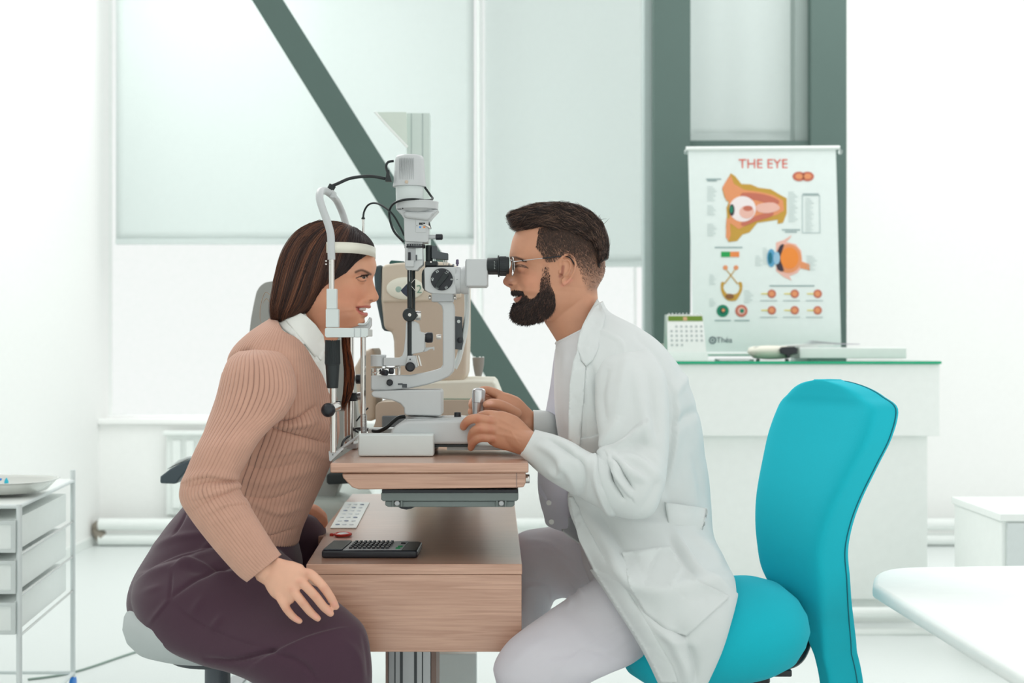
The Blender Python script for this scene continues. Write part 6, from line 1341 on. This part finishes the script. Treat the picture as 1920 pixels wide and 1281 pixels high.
    for q_, nm in ((-.031, 0), (.031, 0)):
        e = lathe('eyepiece', (W(914, 0, y).x, y+q_, W(0, 499.5, y).z), (1, 0, 0), [(0, .0165), (.001, .0172), (.0225, .0172), (.023, .0185), (.0235, .0225), (.0265, .0225), (.027, .0190), (.0275, .0197), (.0445, .0196), (.0475, .0190), (.049, .016), (.0485, .012)], M_RUBBER, s, 44)
        for k in range(20):
            a = k*2*math.pi/20; c0 = np.array([W(914, 0, y).x+.034, y+q_+.0197*math.cos(a), W(0, 499.5, y).z+.0197*math.sin(a)])
            box('grip_rib', c0[0]-.006, c0[0]+.008, c0[1]-.0006, c0[1]+.0006, c0[2]-.0006, c0[2]+.0006, M_NAVY, e)
        for k in range(6): z__ = W(0, 493+k*2.6, y).z; box('dioptre_mark', W(926, 0, y).x+.0125-.0115, W(926, 0, y).x+.0025+(.001 if k % 2 else 0), y+q_-.0176, y+q_-.0168, z__-.0003, z__+.0003, M_PALE, e) if q_ < 0 else None
    # fittings on top
    bx('switch_base', 797, 490, 820, 501, y-.02, .04, M_RUBBER, s, .0015); bx('deck_plate', 797, 497.5, 850, 501.5, y-.02, .04, M_RUBBER, s, .0006)
    lathe('black_post', W(804.5, 491, y), (0, 0, 1), [(0, .0076), (.035, .0076), (.037, .0066)], M_RUBBER, s, 24)
    plate('camera_bracket', [(809,461),(819,461),(820.5,470),(826,472.5),(840,475),(840,487),(812,485.5),(809,484)], y-.012, .024, M_DGREY, s, .0012)
    q = W(808, 491.5, y-.02); lathe('chrome_screw', q, (0, -1, 0), [(-.001, .002), (.0014, .002), (.0018, .001)], M_CHROME, s, 12)
    for px in (832, 835, 838): cyl('pillar', W(px, 497, y), W(px, 487, y), .0011, M_CHROME, s, 10)
    cyl('pillar', W(842, 498, y), W(842, 494, y), .0018, M_GREY2, s, 12); cyl('pillar', W(850, 501, y), W(850, 495, y), .0022, M_GREY2, s, 12)
    for px in (812, 815): bx('index_mark', px, 485.5, px+1.4, 490, y-.0205, .001, M_PALE, s)
    lathe('purple_knob', W(857.5, 499, y), (0, 0, 1), [(0, .002), (.004, .002), (.0042, .0036), (.014, .0030), (.015, .002)], mat('violet_plastic', (96, 84, 112), .4), s, 16)
    # joystick
    jb = W(896, 802, .035); jt = W(898, 727, .028)
    j = lathe('joystick', jb, np.array(jt)-np.array(jb), [(0, .010), (.02, .0115), (.045, .0138), (.0575, .0148), (.058, .0142), (.0588, .0155), (.082, .0152), (.086, .0135), (.0885, .010)], mat('satin_steel', (206, 206, 208), .28, 1), s, 44, label='polished steel joystick')
    cyl('black_switch', W(858, 787, y), W(858, 773, y), .0085, M_NAVY, s, 24, r1=.0075); tube('side_ring', [W(827, 785, y), W(831, 781, y), W(833, 786, y), W(829, 789, y)], .002, M_GREY, s)
    # breath shield strap on the far side, and the black socket box
    P = [W(875, 538, .11), W(876, 580, .11), W(872, 620, .11), W(866, 648, .11), W(860, 672, .11), W(852, 690, .11)]
    Rr = tubeR(spline(P, 6), .0085, 12); c = np.array([r.mean(0) for r in Rr]); Rr = c[:, None]+(Rr-c[:, None])*np.array([.75, 2.2, 1]); v, f = ringmesh(Rr); mk('curved_shield', v, f, M_PALE, s)
    pw = plate('socket_box', [(853,593),(866,594),(866.5,622),(869,640),(866,656),(852,655)], .09, .03, M_DGREY, s, .001); q = W(860, 603, .089); lathe('oval_light', q, (0, -1, 0), [(-.001, .004), (.001, .0038), (.0014, .002)], M_PALE, pw, 16); lathe('socket_knob', W(862, 638, .089), (0, -1, 0), [(-.001, .006), (.004, .0055), (.005, .003)], M_NAVY, pw, 16)
    return s
def chin_rest(T1):
    c = thing('chin_rest', 'chrome chin and forehead rest frame with a white band around the woman\'s forehead', 'chin rest', (W(640, 0, Y0).x, Y0, T1))
    yn = -.10; yf = .20
    def post(y, px, far):
        d = 0 if not far else 0
        fx = (CD+y)/FP; X = W(px, 0, y).x
        return X
    # near post, from the table edge up
    P = lambda px, py, y=yn: W(px, py, y)
    cyl('lower_tube', P(625, 849), P(625, 725), .0076, M_CHROME, c, 28)
    plate('foot_plate', [(616,846),(634,846),(640,840),(645,842),(634,852),(620,866),(617,864)], yn-.004, .012, M_GREY, c, .001); q = P(624, 853, yn-.004); lathe('screw', q, (0, -1, 0), [(-.001, .0014), (.0008, .0013)], M_DGREY, c, 10)
    tube('foot_rail', [W(626, 852, yn), W(672, 818, .2)], .0035, M_GREY, c)
    g = lathe('grip', P(623.5, 728), (0, 0, 1), [(0, .0105), (.001, .0120), (.048, .0150), (.049, .0150), (.0495, .0158), (.098, .0146), (.1005, .012)], M_RUBBER, c, 40)
    for k in range(26):
        a = k*2*math.pi/26; p0 = np.array(P(623.5, 682))+np.array([.0156*math.cos(a), .0156*math.sin(a), 0]); p1 = np.array(P(623.5, 638))+np.array([.0147*math.cos(a), .0147*math.sin(a), 0]); tube('grip_rib', [p0, p1], .0011, M_RUBBER, g, m=6)
    kb = lathe('height_knob', P(636, 762, yn-.005), (-.78, -.5, -.12), [(0, .0095), (.001, .0102), (.020, .0100), (.0205, .009)], M_CHROME, c, 28); b_ = W(615.5, 769, yn-.03)
    v, f = ball(b_, .0152, 32, 20); mk('black_ball', v, f, M_NAVY, kb); bx = pbox('knob_block', 630, 752, 638, 771, yn-.005, .02, M_NAVY, c, .002)
    # bracket and sleeves
    plate('bracket', [(609,616),(613,614.5),(688,615.5),(690,618),(690,630),(686,632.5),(612,633),(609,630.5)], yn-.014, .028, M_PALE, c, .0015)
    pbox('seam_line', 664, 616, 665, 632, yn-.0146, .001, M_GREY2, c); pbox('seam_line', 676, 616, 677, 632, yn-.0146, .001, M_GREY2, c)
    pbox('sleeve_lower', 610.5, 579.5, 634, 614, yn-.012, .024, M_PALE, c, .0015); pbox('sleeve_upper', 612, 541.5, 631, 579.5, yn-.010, .02, M_PALE, c, .0015)
    cyl('upper_tube', P(621.8, 545), P(621.8, 484), .0062, M_CHROME, c, 24)
    # arch over the head
    arch = [W(621.5, 487, yn), W(621, 462, yn), W(620, 440, yn), W(615, 420, yn), (W(606, 395, yn)), W(600, 376, yn), W(599.5, 364, yn+.01), W(603, 358, yn+.03), W(610, 358, yn+.07), W(617, 362, 0), W(622, 366, .06), W(626, 370, .12), W(632, 378, yf-.03), W(640, 395, yf-.005), W(646, 412, yf), W(650, 432, yf), W(651, 465, yf), W(651, 487, yf)]
    tube('arch_tube', arch, .0082, M_GREY, c, n=6, m=18)
    pbox('rivet', 609.5, 488, 613, 491, yn-.01, .004, M_CHROME, c, .0008); pbox('rivet', 609.5, 494, 613, 497, yn-.01, .004, M_CHROME, c, .0008)
    # connector on the arch
    plate('arch_connector', [(617,357),(624,356),(628,359),(628,371),(620,371),(616,366)], -.01, .03, M_GREY, c, .002); cyl('plug', W(618, 358, .0), W(624, 347, .0), .008, M_RUBBER, c, 18)
    # forehead band
    n = 30; V = []
    for k in range(n+1):
        t = k/n; a = math.pi*t; xc = W(612, 0, Y0-.15).x; ex = W(701, 0, Y0).x-xc
        x = xc+ex*math.sin(a)**.55; yy = Y0-(.150)*math.cos(a)
        u = (x-xc)/ex; zt = W(0, 463.5, Y0).z+.000; zb = W(0, 482.5, Y0).z
        V += [(x, yy, zb), (x, yy, zt)]
    F = [(2*k, 2*k+2, 2*k+3, 2*k+1) for k in range(n)]; o = mk('forehead_band', V, F, M_CREAM2, c); md = o.modifiers.new('s', 'SOLIDIFY'); md.thickness = .003; md.offset = 0
    # chin cup
    R = []
    for px, py, hw in ((646,614,.010),(652,610,.018),(662,609,.024),(675,609.5,.026),(684,610,.024),(690,607,.016),(693,601,.010),(694.5,597,.006)):
        a0 = np.array(W(px, py, Y0)); pts = []
        for t in np.linspace(-1, 1, 15): pts.append(a0+np.array([0, hw*t, .002*t*t]))
        R.append(pts)
    R = np.array(R); V = R.reshape(-1, 3); F = grid_faces(len(R), 15, closed=False); o = mk('chin_cup', V, F, M_PALE, c); md = o.modifiers.new('s', 'SOLIDIFY'); md.thickness = .004; md.offset = 0
    plate('cup_stem', [(650,610),(690,610),(690,617),(676,620),(655,617)], Y0-.012, .024, M_GREY, c, .002); plate('cup_hook', [(690,603),(694,596),(696,597),(696,610),(692,617),(687,619),(684,614)], Y0-.01, .02, M_GREY, c, .001)
    # far posts
    cyl('far_tube', W(651, 838, yf), W(651, 484, yf), .0076, M_CHROME, c, 28); cyl('far_tube_brown', W(657.5, 838, yf-.06), W(657.5, 632, yf-.06), .0074, M_CHROME, c, 28)
    cyl('spring_tube', W(681, 800, Y0), W(681, 632, Y0), .0062, M_CHROME, c, 24)
    P_ = []; 
    for k in range(14*8): a = k/8*2*math.pi; zz = W(0, 812, Y0).z+(W(0, 776, Y0).z-W(0, 812, Y0).z)*k/(14*8); P_.append((W(682, 0, Y0).x+.0066*math.cos(a), Y0+.0066*math.sin(a), zz))
    v, f = ringmesh(tubeR(np.array(P_), .0011, 6)); mk('spring', v, f, M_STEEL, c); cyl('spring_foot', W(682, 834, Y0), W(682, 800, Y0), .0062, M_GREY2, c, 20)
    plate('far_bracket', [(640,617),(690,617),(690,631),(640,631)], yf-.08, .1, M_PALE, c, .002)
    kk = pbox('clamp_block', 651, 737, 668.5, 752.5, yf-.075, .03, M_NAVY, c, .002); lathe('clamp_knob', W(668, 744, yf-.06), (1, -.1, .2), [(0, .005), (.004, .009), (.012, .009), (.014, .006)], M_ALU, kk, 20)
    lathe('side_knob', W(666, 711, yf), (1, 0, 0), [(0, .007), (.003, .0115), (.012, .0115), (.015, .008)], M_NAVY, c, 24)
    plate('foot_plate', [(650,833),(668,833),(668,842),(650,842)], yf-.07, .08, M_GREY, c, .001); lathe('white_screw', W(650, 824, yf-.08), (0, -1, 0), [(-.004, .006), (.002, .006), (.004, .004)], M_PALE, c, 16)
    # thin chrome stub with cable boot
    cyl('fixation_tube', W(681, 470, .1), W(681, 411, .1), .0026, M_CHROME, c, 14); lathe('cable_boot', W(681, 411, .1), (0, 0, 1), [(0, .0042), (.002, .0042), (.006, .002)], M_RUBBER, c, 14)
    return c
def cables():
    Y = Y0
    def cable(label, pts, r=.0026, m=None): return tag(tube('cable', pts, r, m or M_RUBBER, n=8, m=8), label, 'cable', None)
    cable('dark cable from the chin rest arch to the side plug of the lamp housing', [W(622,349,0), W(634,344,0), W(655,335,.01), W(680,331,.02), W(700,331,.03), W(722,335,.04)], .0036)
    cable('short looped black cable at the upper left of the lamp housing', [W(727,325,Y-.01), W(724,312,Y-.01), W(728,304,Y-.01), W(738,302,Y-.012)], .0028)
    pl = plate('cable_plug', [(722,340),(724,327),(724.5,318),(729.5,318),(730,328),(732,332),(734,340)], Y-.018, .016, M_RUBBER, None, .001); tag(pl, 'black angled plug on the left of the lamp housing', 'plug')
    cable('thin green black cable arching from the chrome stub down into the lamp column', [W(681,409,.1), W(683,396,.1), W(691,384,.09), W(704,381,.08), W(720,388,.06), W(737,403,.04), W(750,425,Y), W(758,442,Y)], .0022)
    cable('black cable wrapped round the lamp neck and looping down to the column', [W(797,352,Y), W(807,366,Y+.02), W(811,373,Y+.0), W(800,376,Y-.035), W(775,373.5,Y-.047), W(752,376,Y-.042), W(737,383,Y-.02), W(730,397,Y), W(732,416,Y), W(740,436,Y), W(757,454,Y)], .0026)
    cable('thick black cable running from the slit lamp pillar to the table', [W(760,781,Y+.06), W(748,783,Y+.06), W(738,790,Y+.06), W(724,802,Y+.06), W(708,809,Y+.07), W(690,806,Y+.10), W(672,805,Y+.14)], .0045)
    cable('thin green black cable looping behind the chin rest posts', [W(706,806,.16), W(690,804,.16), W(672,803,.17), W(664,806,.17), W(672,811,.17)], .0022)
    cable('black cable hanging past the left edge of the instrument table', [W(655,818,.12), W(648,822,.1), W(642,832,.08), W(640,846,.06)], .0028)
    cable('thin black cable rising between the chin rest posts', [W(668,790,.17), W(676,780,.17), W(690,765,.18)], .0018)
# ------------------------------------------------------------------ chairs
def doctor_chair():
    c = thing('office_chair', 'turquoise upholstered office chair under the man in the lab coat', 'chair', (W(1370, 0, .02).x, .02, 0))
    # backrest: front face polygon swept through depth, thick cushion curved backwards (side-on, slightly turned)
    # profile seen from the side: front surface (left) and back surface (right), in pixels
    secs = [  # L(front), R(back) per height with half width in y
        (1528,711,1575,712,.10,.10),(1507,716,1605,720,.10,.13),(1494,724,1630,731,.10,.17),(1484,738,1652,744,.10,.19),(1470,765,1675,762,.10,.20),(1452,810,1664,815,.10,.22),(1438,860,1640,870,.10,.22),(1424,920,1612,935,.10,.22),(1419,970,1596,985,.10,.22),(1421,1020,1589,1030,.10,.22),(1430,1070,1593,1080,.10,.215),(1455,1110,1598,1130,.10,.205),(1495,1150,1606,1180,.10,.19),(1515,1200,1612,1225,.10,.17),(1535,1245,1614,1270,.10,.15),(1548,1290,1613,1310,.10,.13),(1560,1330,1608,1345,.10,.10)]
    # the chair is turned: its cushion is a slab of real thickness t rotated about the vertical axis
    n, m = 90, 96
    import numpy as _n
    A = crm(_n.array(secs, float), n)
    yc = .06; yaw = math.radians(31); th = _n.linspace(0, 2*_n.pi, m, endpoint=False)
    # half width hw and thickness follow from the visible extent: extent = 2*hw*sin(yaw)+t*cos(yaw)
    R = []
    for i, a in enumerate(A):
        d = (CD+yc)/FP; xl = (a[0]-960)*d; xr = (a[2]-960)*d; z = CH-((a[1]+a[3])/2-640.5)*d
        t = .105*min(1, .5+1.9*i/n) if i < n*.4 else .105
        ext = xr-xl; hw = max(.02, (ext-t*math.cos(yaw))/(2*math.sin(yaw))*.97); hw = min(hw, .20)
        t = max(.03, (ext-2*hw*math.sin(yaw)*.97)/math.cos(yaw)) if hw >= .20 else t
        c_, s_ = _n.cos(th), _n.sin(th); e = 2/6.5
        u = _n.sign(c_)*_n.abs(c_)**e*hw; v = _n.sign(s_)*_n.abs(s_)**e*t/2
        v = v+.012*(u/ .19)**2*(-1)          # hollow front, wings forward
        x = (xl+xr)/2+u*math.sin(yaw)*(-1)+v*math.cos(yaw); yy = yc+u*math.cos(yaw)+v*math.sin(yaw)
        R.append(_n.stack([x, yy, _n.full(m, z)], 1))
    R = _n.array(R); V, F = ringmesh(R); bk = mk('backrest', V, F, M_TEAL, c)
    # piping seam along the near rear edge
    k = int(m*.07); j = [jj for jj in range(m)]
    j0 = int(round(m*(math.pi-.10)/(2*math.pi))); P = R[3:, j0]; cen = R[3:].mean(1); P = cen+(P-cen)*1.004
    v, f = ringmesh(tubeR(P, .0016, 8)); mk('seam', v, f, M_TEALD, bk)
    # seat cushion
    zt = W(0, 1095, 0).z
    sx0, sx1 = W(1150, 0, 0).x, W(1508, 0, 0).x; xs = (sx0+sx1)/2; L_ = (sx1-sx0)/2; R = []
    for z, s_, sx in ((-.17,.55,0),(-.163,.76,0),(-.145,.88,0),(-.115,.96,0),(-.085,1,0),(-.055,.975,.0),(-.028,.90,.0),(-.006,.77,.0),(.006,.58,.0),(.012,.3,.0)):
        R.append(_n.array([[xs+sx+L_*s_*_n.sign(math.cos(a))*abs(math.cos(a))**.75, .0+.225*s_*_n.sign(math.sin(a))*abs(math.sin(a))**.75, zt+z-.035*(1-(xs+L_*math.cos(a)-sx0)/(2*L_))+.0] for a in th]))
    V, F = ringmesh(_n.array(R)); mk('seat', V, F, M_TEAL, c)
    bz = zt-.185; xm = W(1365, 0, 0).x
    box('mechanism', xm-.1, xm+.08, -.07, .07, bz-.02, bz+.03, M_BLACK, c, .006); box('mechanism_wing', xm-.02, xm+.12, -.1, -.05, bz+.005, bz+.02, M_BLACK, c, .003); tube('back_bracket', [(xm+.05, .03, bz), (xm+.15, .05, bz+.0), (xm+.19, .08, bz+.04), (xm+.20, .09, bz+.10)], .014, M_BLACK, c)
    cyl('gas_lift', (xm, .0, .12), (xm, 0, bz), .026, M_BLACK, c, 28)
    for k in range(5):
        a = k*2*math.pi/5+.3; e = (xm+.29*math.cos(a), .29*math.sin(a), .075); tube('base_arm', [(xm, 0, .12), (xm+.15*math.cos(a), .15*math.sin(a), .105), e], .019, M_BLACK, c)
        cyl('castor', (e[0]-.02*math.sin(a), e[1]+.02*math.cos(a), .028), (e[0]+.02*math.sin(a), e[1]-.02*math.cos(a), .028), .028, M_BLACK, c, 20); cyl('castor_stem', (e[0], e[1], .04), (e[0], e[1], .08), .007, M_STEEL, c, 10)
def stool():
    c = thing('stool', 'pale grey round stool on a dark column under the woman', 'stool', (W(410, 0, -.02).x, -.02, 0))
    x = W(408, 0, -.02).x; zt = W(0, 1150, -.05).z; r = x-W(229, 0, -.05).x
    R = [(0, r*.55), (.004, r*.72), (.015, r*.87), (.035, r*.96), (.06, r), (.085, r*.985), (.105, r*.93), (.118, r*.8), (.122, r*.5)]
    lathe('cushion', (x, -.02, zt-.09), (0, 0, 1), R, M_STOOL, c, 64)
    cyl('seat_plate', (x, -.02, zt-.105), (x, -.02, zt-.089), .10, M_DGREY, c, 32); cyl('column', (x+.0, -.02, .1), (x, -.02, zt-.1), .0275, mat('slate_column', (84, 92, 100), .4), c, 32)
    for k in range(5):
        a = k*2*math.pi/5+.2; e = (x+.24*math.cos(a), -.02+.24*math.sin(a), .07); tube('base_arm', [(x, -.02, .11), (x+.12*math.cos(a), -.02+.12*math.sin(a), .095), e], .017, M_ALU, c)
        cyl('castor', (e[0]-.018*math.sin(a), e[1]+.018*math.cos(a), .026), (e[0]+.018*math.sin(a), e[1]-.018*math.cos(a), .026), .026, M_BLACK, c, 20); cyl('castor_stem', (e[0], e[1], .035), (e[0], e[1], .075), .007, M_STEEL, c, 10)
def patient_unit(zt):
    y = .85
    c = thing('patient_chair', 'large grey upholstered patient chair standing behind the woman', 'chair', (W(560, 0, 1.1).x, 1.1, 0))
    plate('backrest', [(478,560),(484,542),(494,532),(508,528),(560,524),(600,560),(640,640),(668,760),(664,830),(628,930),(620,936),(560,940),(500,930),(470,820),(464,720),(468,620)], 1.05, .1, M_VINYL, c, .02, 3)
    plate('seat', [(430,936),(628,938),(655,945),(665,960),(662,985),(640,998),(440,998),(425,980)], .95, .5, mat('grey_green_vinyl', (168, 176, 170), .5), c, .03, 0)
    for yy, pp in ((.93, [(299,906),(301,893),(312,880),(330,870),(352,864),(400,860),(640,880),(650,889),(650,907),(560,905),(420,884),(362,880),(345,890),(338,908)]),):
        plate('armrest', [(299,907),(300,894),(318,880),(340,868),(365,858),(420,852),(420,868),(372,872),(352,882),(338,897),(330,908)], yy, .07, mat('slate_arm_pad', (70, 84, 92), .45), c, .006)
        plate('arm_highlight', [(310,882),(335,862),(352,856),(400,850),(400,856),(352,862),(330,872)], yy+.005, .06, M_PALE, c, .004)  # pale strip standing in for the highlight along the pad's top
        plate('arm_support', [(385,884),(420,884),(430,950),(400,950)], yy+.01, .05, M_PALE, c, .006)
    plate('armrest', [(612,890),(640,888),(660,889),(660,907),(616,909),(612,905)], 1.0, .09, M_RUBBER, c, .004)
    box('pedestal', W(500,0,1.2).x, W(640,0,1.2).x, 1.1, 1.35, .085, W(0, 1000, 1.0).z+.02, M_PALE, c, .02)
    f = thing('foot_platform', 'pale metal foot platform on the floor behind the stool column', 'platform', (W(400, 0, .8).x, .9, 0))
    box('platform_plate', W(280, 0, .55).x, W(560, 0, .55).x, .55, 1.35, .02, .075, M_PALE, f, .01); box('front_edge', W(280,0,.545).x, W(322,0,.545).x, .54, .55, .0, .06, M_GREY2, f, .003)
    for k in range(4): xx = W(330+k*50, 0, .6).x; box('ridge', xx, xx+.05, .58, 1.3, .075, .082, M_ALU, f, .002)
    box('black_strip', W(435, 0, .8).x, W(475, 0, .8).x, .8, .82, .075, .09, M_DGREY, f, .002)
def far_instruments():
    y = .62
    zd = W(0, 1058, -.17).z
    c = thing('refractor', 'cream eye examination instrument with an oval badge behind the slit lamp', 'instrument', (W(800, 0, y).x, y+.15, zd))
    b = plate('body', [(716,500),(722,496),(745,493),(800,489),(840,492),(866,505),(876,530),(876,640),(874,700),(868,718),(745,718),(740,700),(738,640),(735,622),(720,618),(714,560)], y, .3, M_CREAM, c, .012)
    plate('body_upper_shell', [(716,500),(722,496),(745,493),(800,489),(840,492),(862,502),(866,560),(800,566),(716,568)], y-.006, .312, mat('light_cream', (208, 196, 178), .45), b, .008)
    plate('face_pad', [(700,500),(716,496),(718,540),(724,600),(735,622),(720,621),(716,615),(704,560)], y+.01, .28, mat('slate_plastic', (58, 74, 80), .4), c, .006)
    plate('top_pad', [(730,492),(733,488),(758,490),(760,495),(730,496)], y+.1, .1, mat('green_black_plastic', (30, 84, 78), .4), c, .002)
    R = []; q = W(760, 541, y-.006)
    th = np.linspace(0, 2*np.pi, 48, endpoint=False)
    for s_, dy in ((1, .002), (1, -.003), (.95, -.005), (.5, -.006)): R.append(np.array([[q.x+.050*s_*math.cos(a), q.y+dy, q.z+.030*s_*math.sin(a)] for a in th]))
    v, f = ringmesh(np.array(R)); bd = mk('badge', v, f, M_DISH, c); text3('badge_numeral', '2', 786, 543, y-.0125, 22, ink((120, 158, 140)), bd)
    # darker middle of the badge
    v, f = ball((W(748, 543, y).x, y-.010, W(0, 543, y).z), .010, 20, 12, (1, .35, 1)); mk('badge_lens', v, f, mat('teal_grey_lens', (158, 184, 174), .3), bd)
    plate('base_deck', [(748,722),(760,717),(880,713),(924,714),(930,720),(940,745),(944,758),(944,778),(748,778)], y-.05, .4, M_CREAM2, c, .008)
    pbox('deck_seam', 748, 748, 932, 749.5, y-.0512, .001, mat('green_line', (60, 130, 110), .5), c)
    plate('lower_body', [(704,762),(708,756),(716,754),(760,752),(760,750),(930,750),(936,760),(936,812),(694,812),(700,802),(704,790)], y-.08, .4, M_CREAM, c, .01)
    plate('side_lobe', [(664,690),(680,660),(700,650),(705,700),(704,790),(688,790),(672,775)], y+.05, .2, M_CREAM, c, .012)
    pbox('screen_slot', 716, 780, 768, 812, y-.085, .02, mat('slate_screen', (110, 118, 122), .3), c, .003)
    za = W(0, 811, y-.06).z; box('carrying_arm', W(760,0,y).x, W(880,0,y).x, y+.1, 1.32, za-.03, za, M_CREAM2, c, .004); box('stand_post', W(780,0,1.2).x, W(860,0,1.2).x, 1.2, 1.3, 0, za-.03, M_CREAM2, c, .004)
    lathe('dial_knob', W(948, 760, y+.0), (0, -1, 0), [(-.02, .026), (.02, .026), (.026, .022)], M_CREAM2, c, 32)
    # vertical profile post with a clear panel
    yy = 1.4; p = thing('equipment_post', 'pale grooved vertical post rising behind the lamp housing', 'post', (W(784, 0, yy).x, yy, 0))
    z0 = 0.0; z1 = W(0, 211, yy).z; xa = W(762, 0, yy).x; xb = W(806, 0, yy).x
    box('post_body', xa, xb, yy, yy+.05, z0, z1, mat('pale_post_paint', (206, 220, 214), .4), p, .004)
    for px, w_ in ((770.5, 1.6), (791.5, 1.8)): a = W(px, 0, yy-.001).x; box('groove', a, a+w_*(CD+yy)/FP, yy-.0012, yy+.001, z0, z1-.003, M_BEAM2, p)
    pl = plate('shade_panel', [(704,210),(762,210),(764,272),(758,272),(732,245)], yy-.02, .01, mat('pale_green_acrylic', (212, 224, 214), .2), p, .001)
    tube('panel_edge', [W(703, 210, yy-.025), W(732, 242, yy-.025), W(764, 276, yy-.025)], .0042, M_WHITE, pl)
    # shelf items right of the instrument
    t2 = thing('instrument_shelf', 'narrow white shelf behind the joystick holding two small objects', 'shelf', (W(905, 0, .9).x, .98, zd))
    zs = W(0, 713, 1.0).z; box('shelf_board', W(862, 0, 1).x, W(925, 0, 1).x, .985, 1.07, zs-.015, zs, M_WHITE, t2, .003); box('shelf_leg', W(880, 0, 1).x, W(900, 0, 1).x, 1.03, 1.06, zd, zs-.015, M_WHITE, t2)
    hq = W(897, 712, 1.02); h = thing('tapered_holder', 'brown grey tapered handpiece standing upright on the white shelf', 'holder', tuple((hq.x, 1.02, zs)))
    lathe('holder_body', (hq.x, 1.02, zs), (0, 0, 1), [(0, .006), (.004, .007), (.02, .012), (.045, .0165), (.066, .018), (.067, .0165)], M_TAUPE, h, 28)
    for k in range(5): a = k*1.257; lathe('rim_bead', (hq.x+.014*math.cos(a), 1.02+.014*math.sin(a), zs+.066), (0, 0, 1), [(0, .003), (.003, .003), (.004, .002)], M_PALE, h, 10)
    hq = W(873, 712, 1.02); h = thing('small_bottle', 'tiny clear vial with a green cap beside the tapered handpiece', 'bottle', (hq.x, 1.02, zs))
    lathe('vial', (hq.x, 1.02, zs), (0, 0, 1), [(0, .005), (.001, .006), (.014, .006), (.016, .0045)], mat('pale_green_vial', (190, 206, 200), .2), h, 20); lathe('cap', (hq.x, 1.02, zs+.016), (0, 0, 1), [(0, .0052), (.011, .005), (.012, .004)], mat('dark_green_cap', (34, 92, 84), .4), h, 18)
import time
t0 = time.time()
import os
setting()
background()
T1, ZD = tables()
slit_lamp(T1); chin_rest(T1); cables()
doctor_chair(); stool(); patient_unit(ZD); far_instruments()
print('scene', time.time()-t0)
make_woman(); print('woman', time.time()-t0)
make_man(); print('man', time.time()-t0)
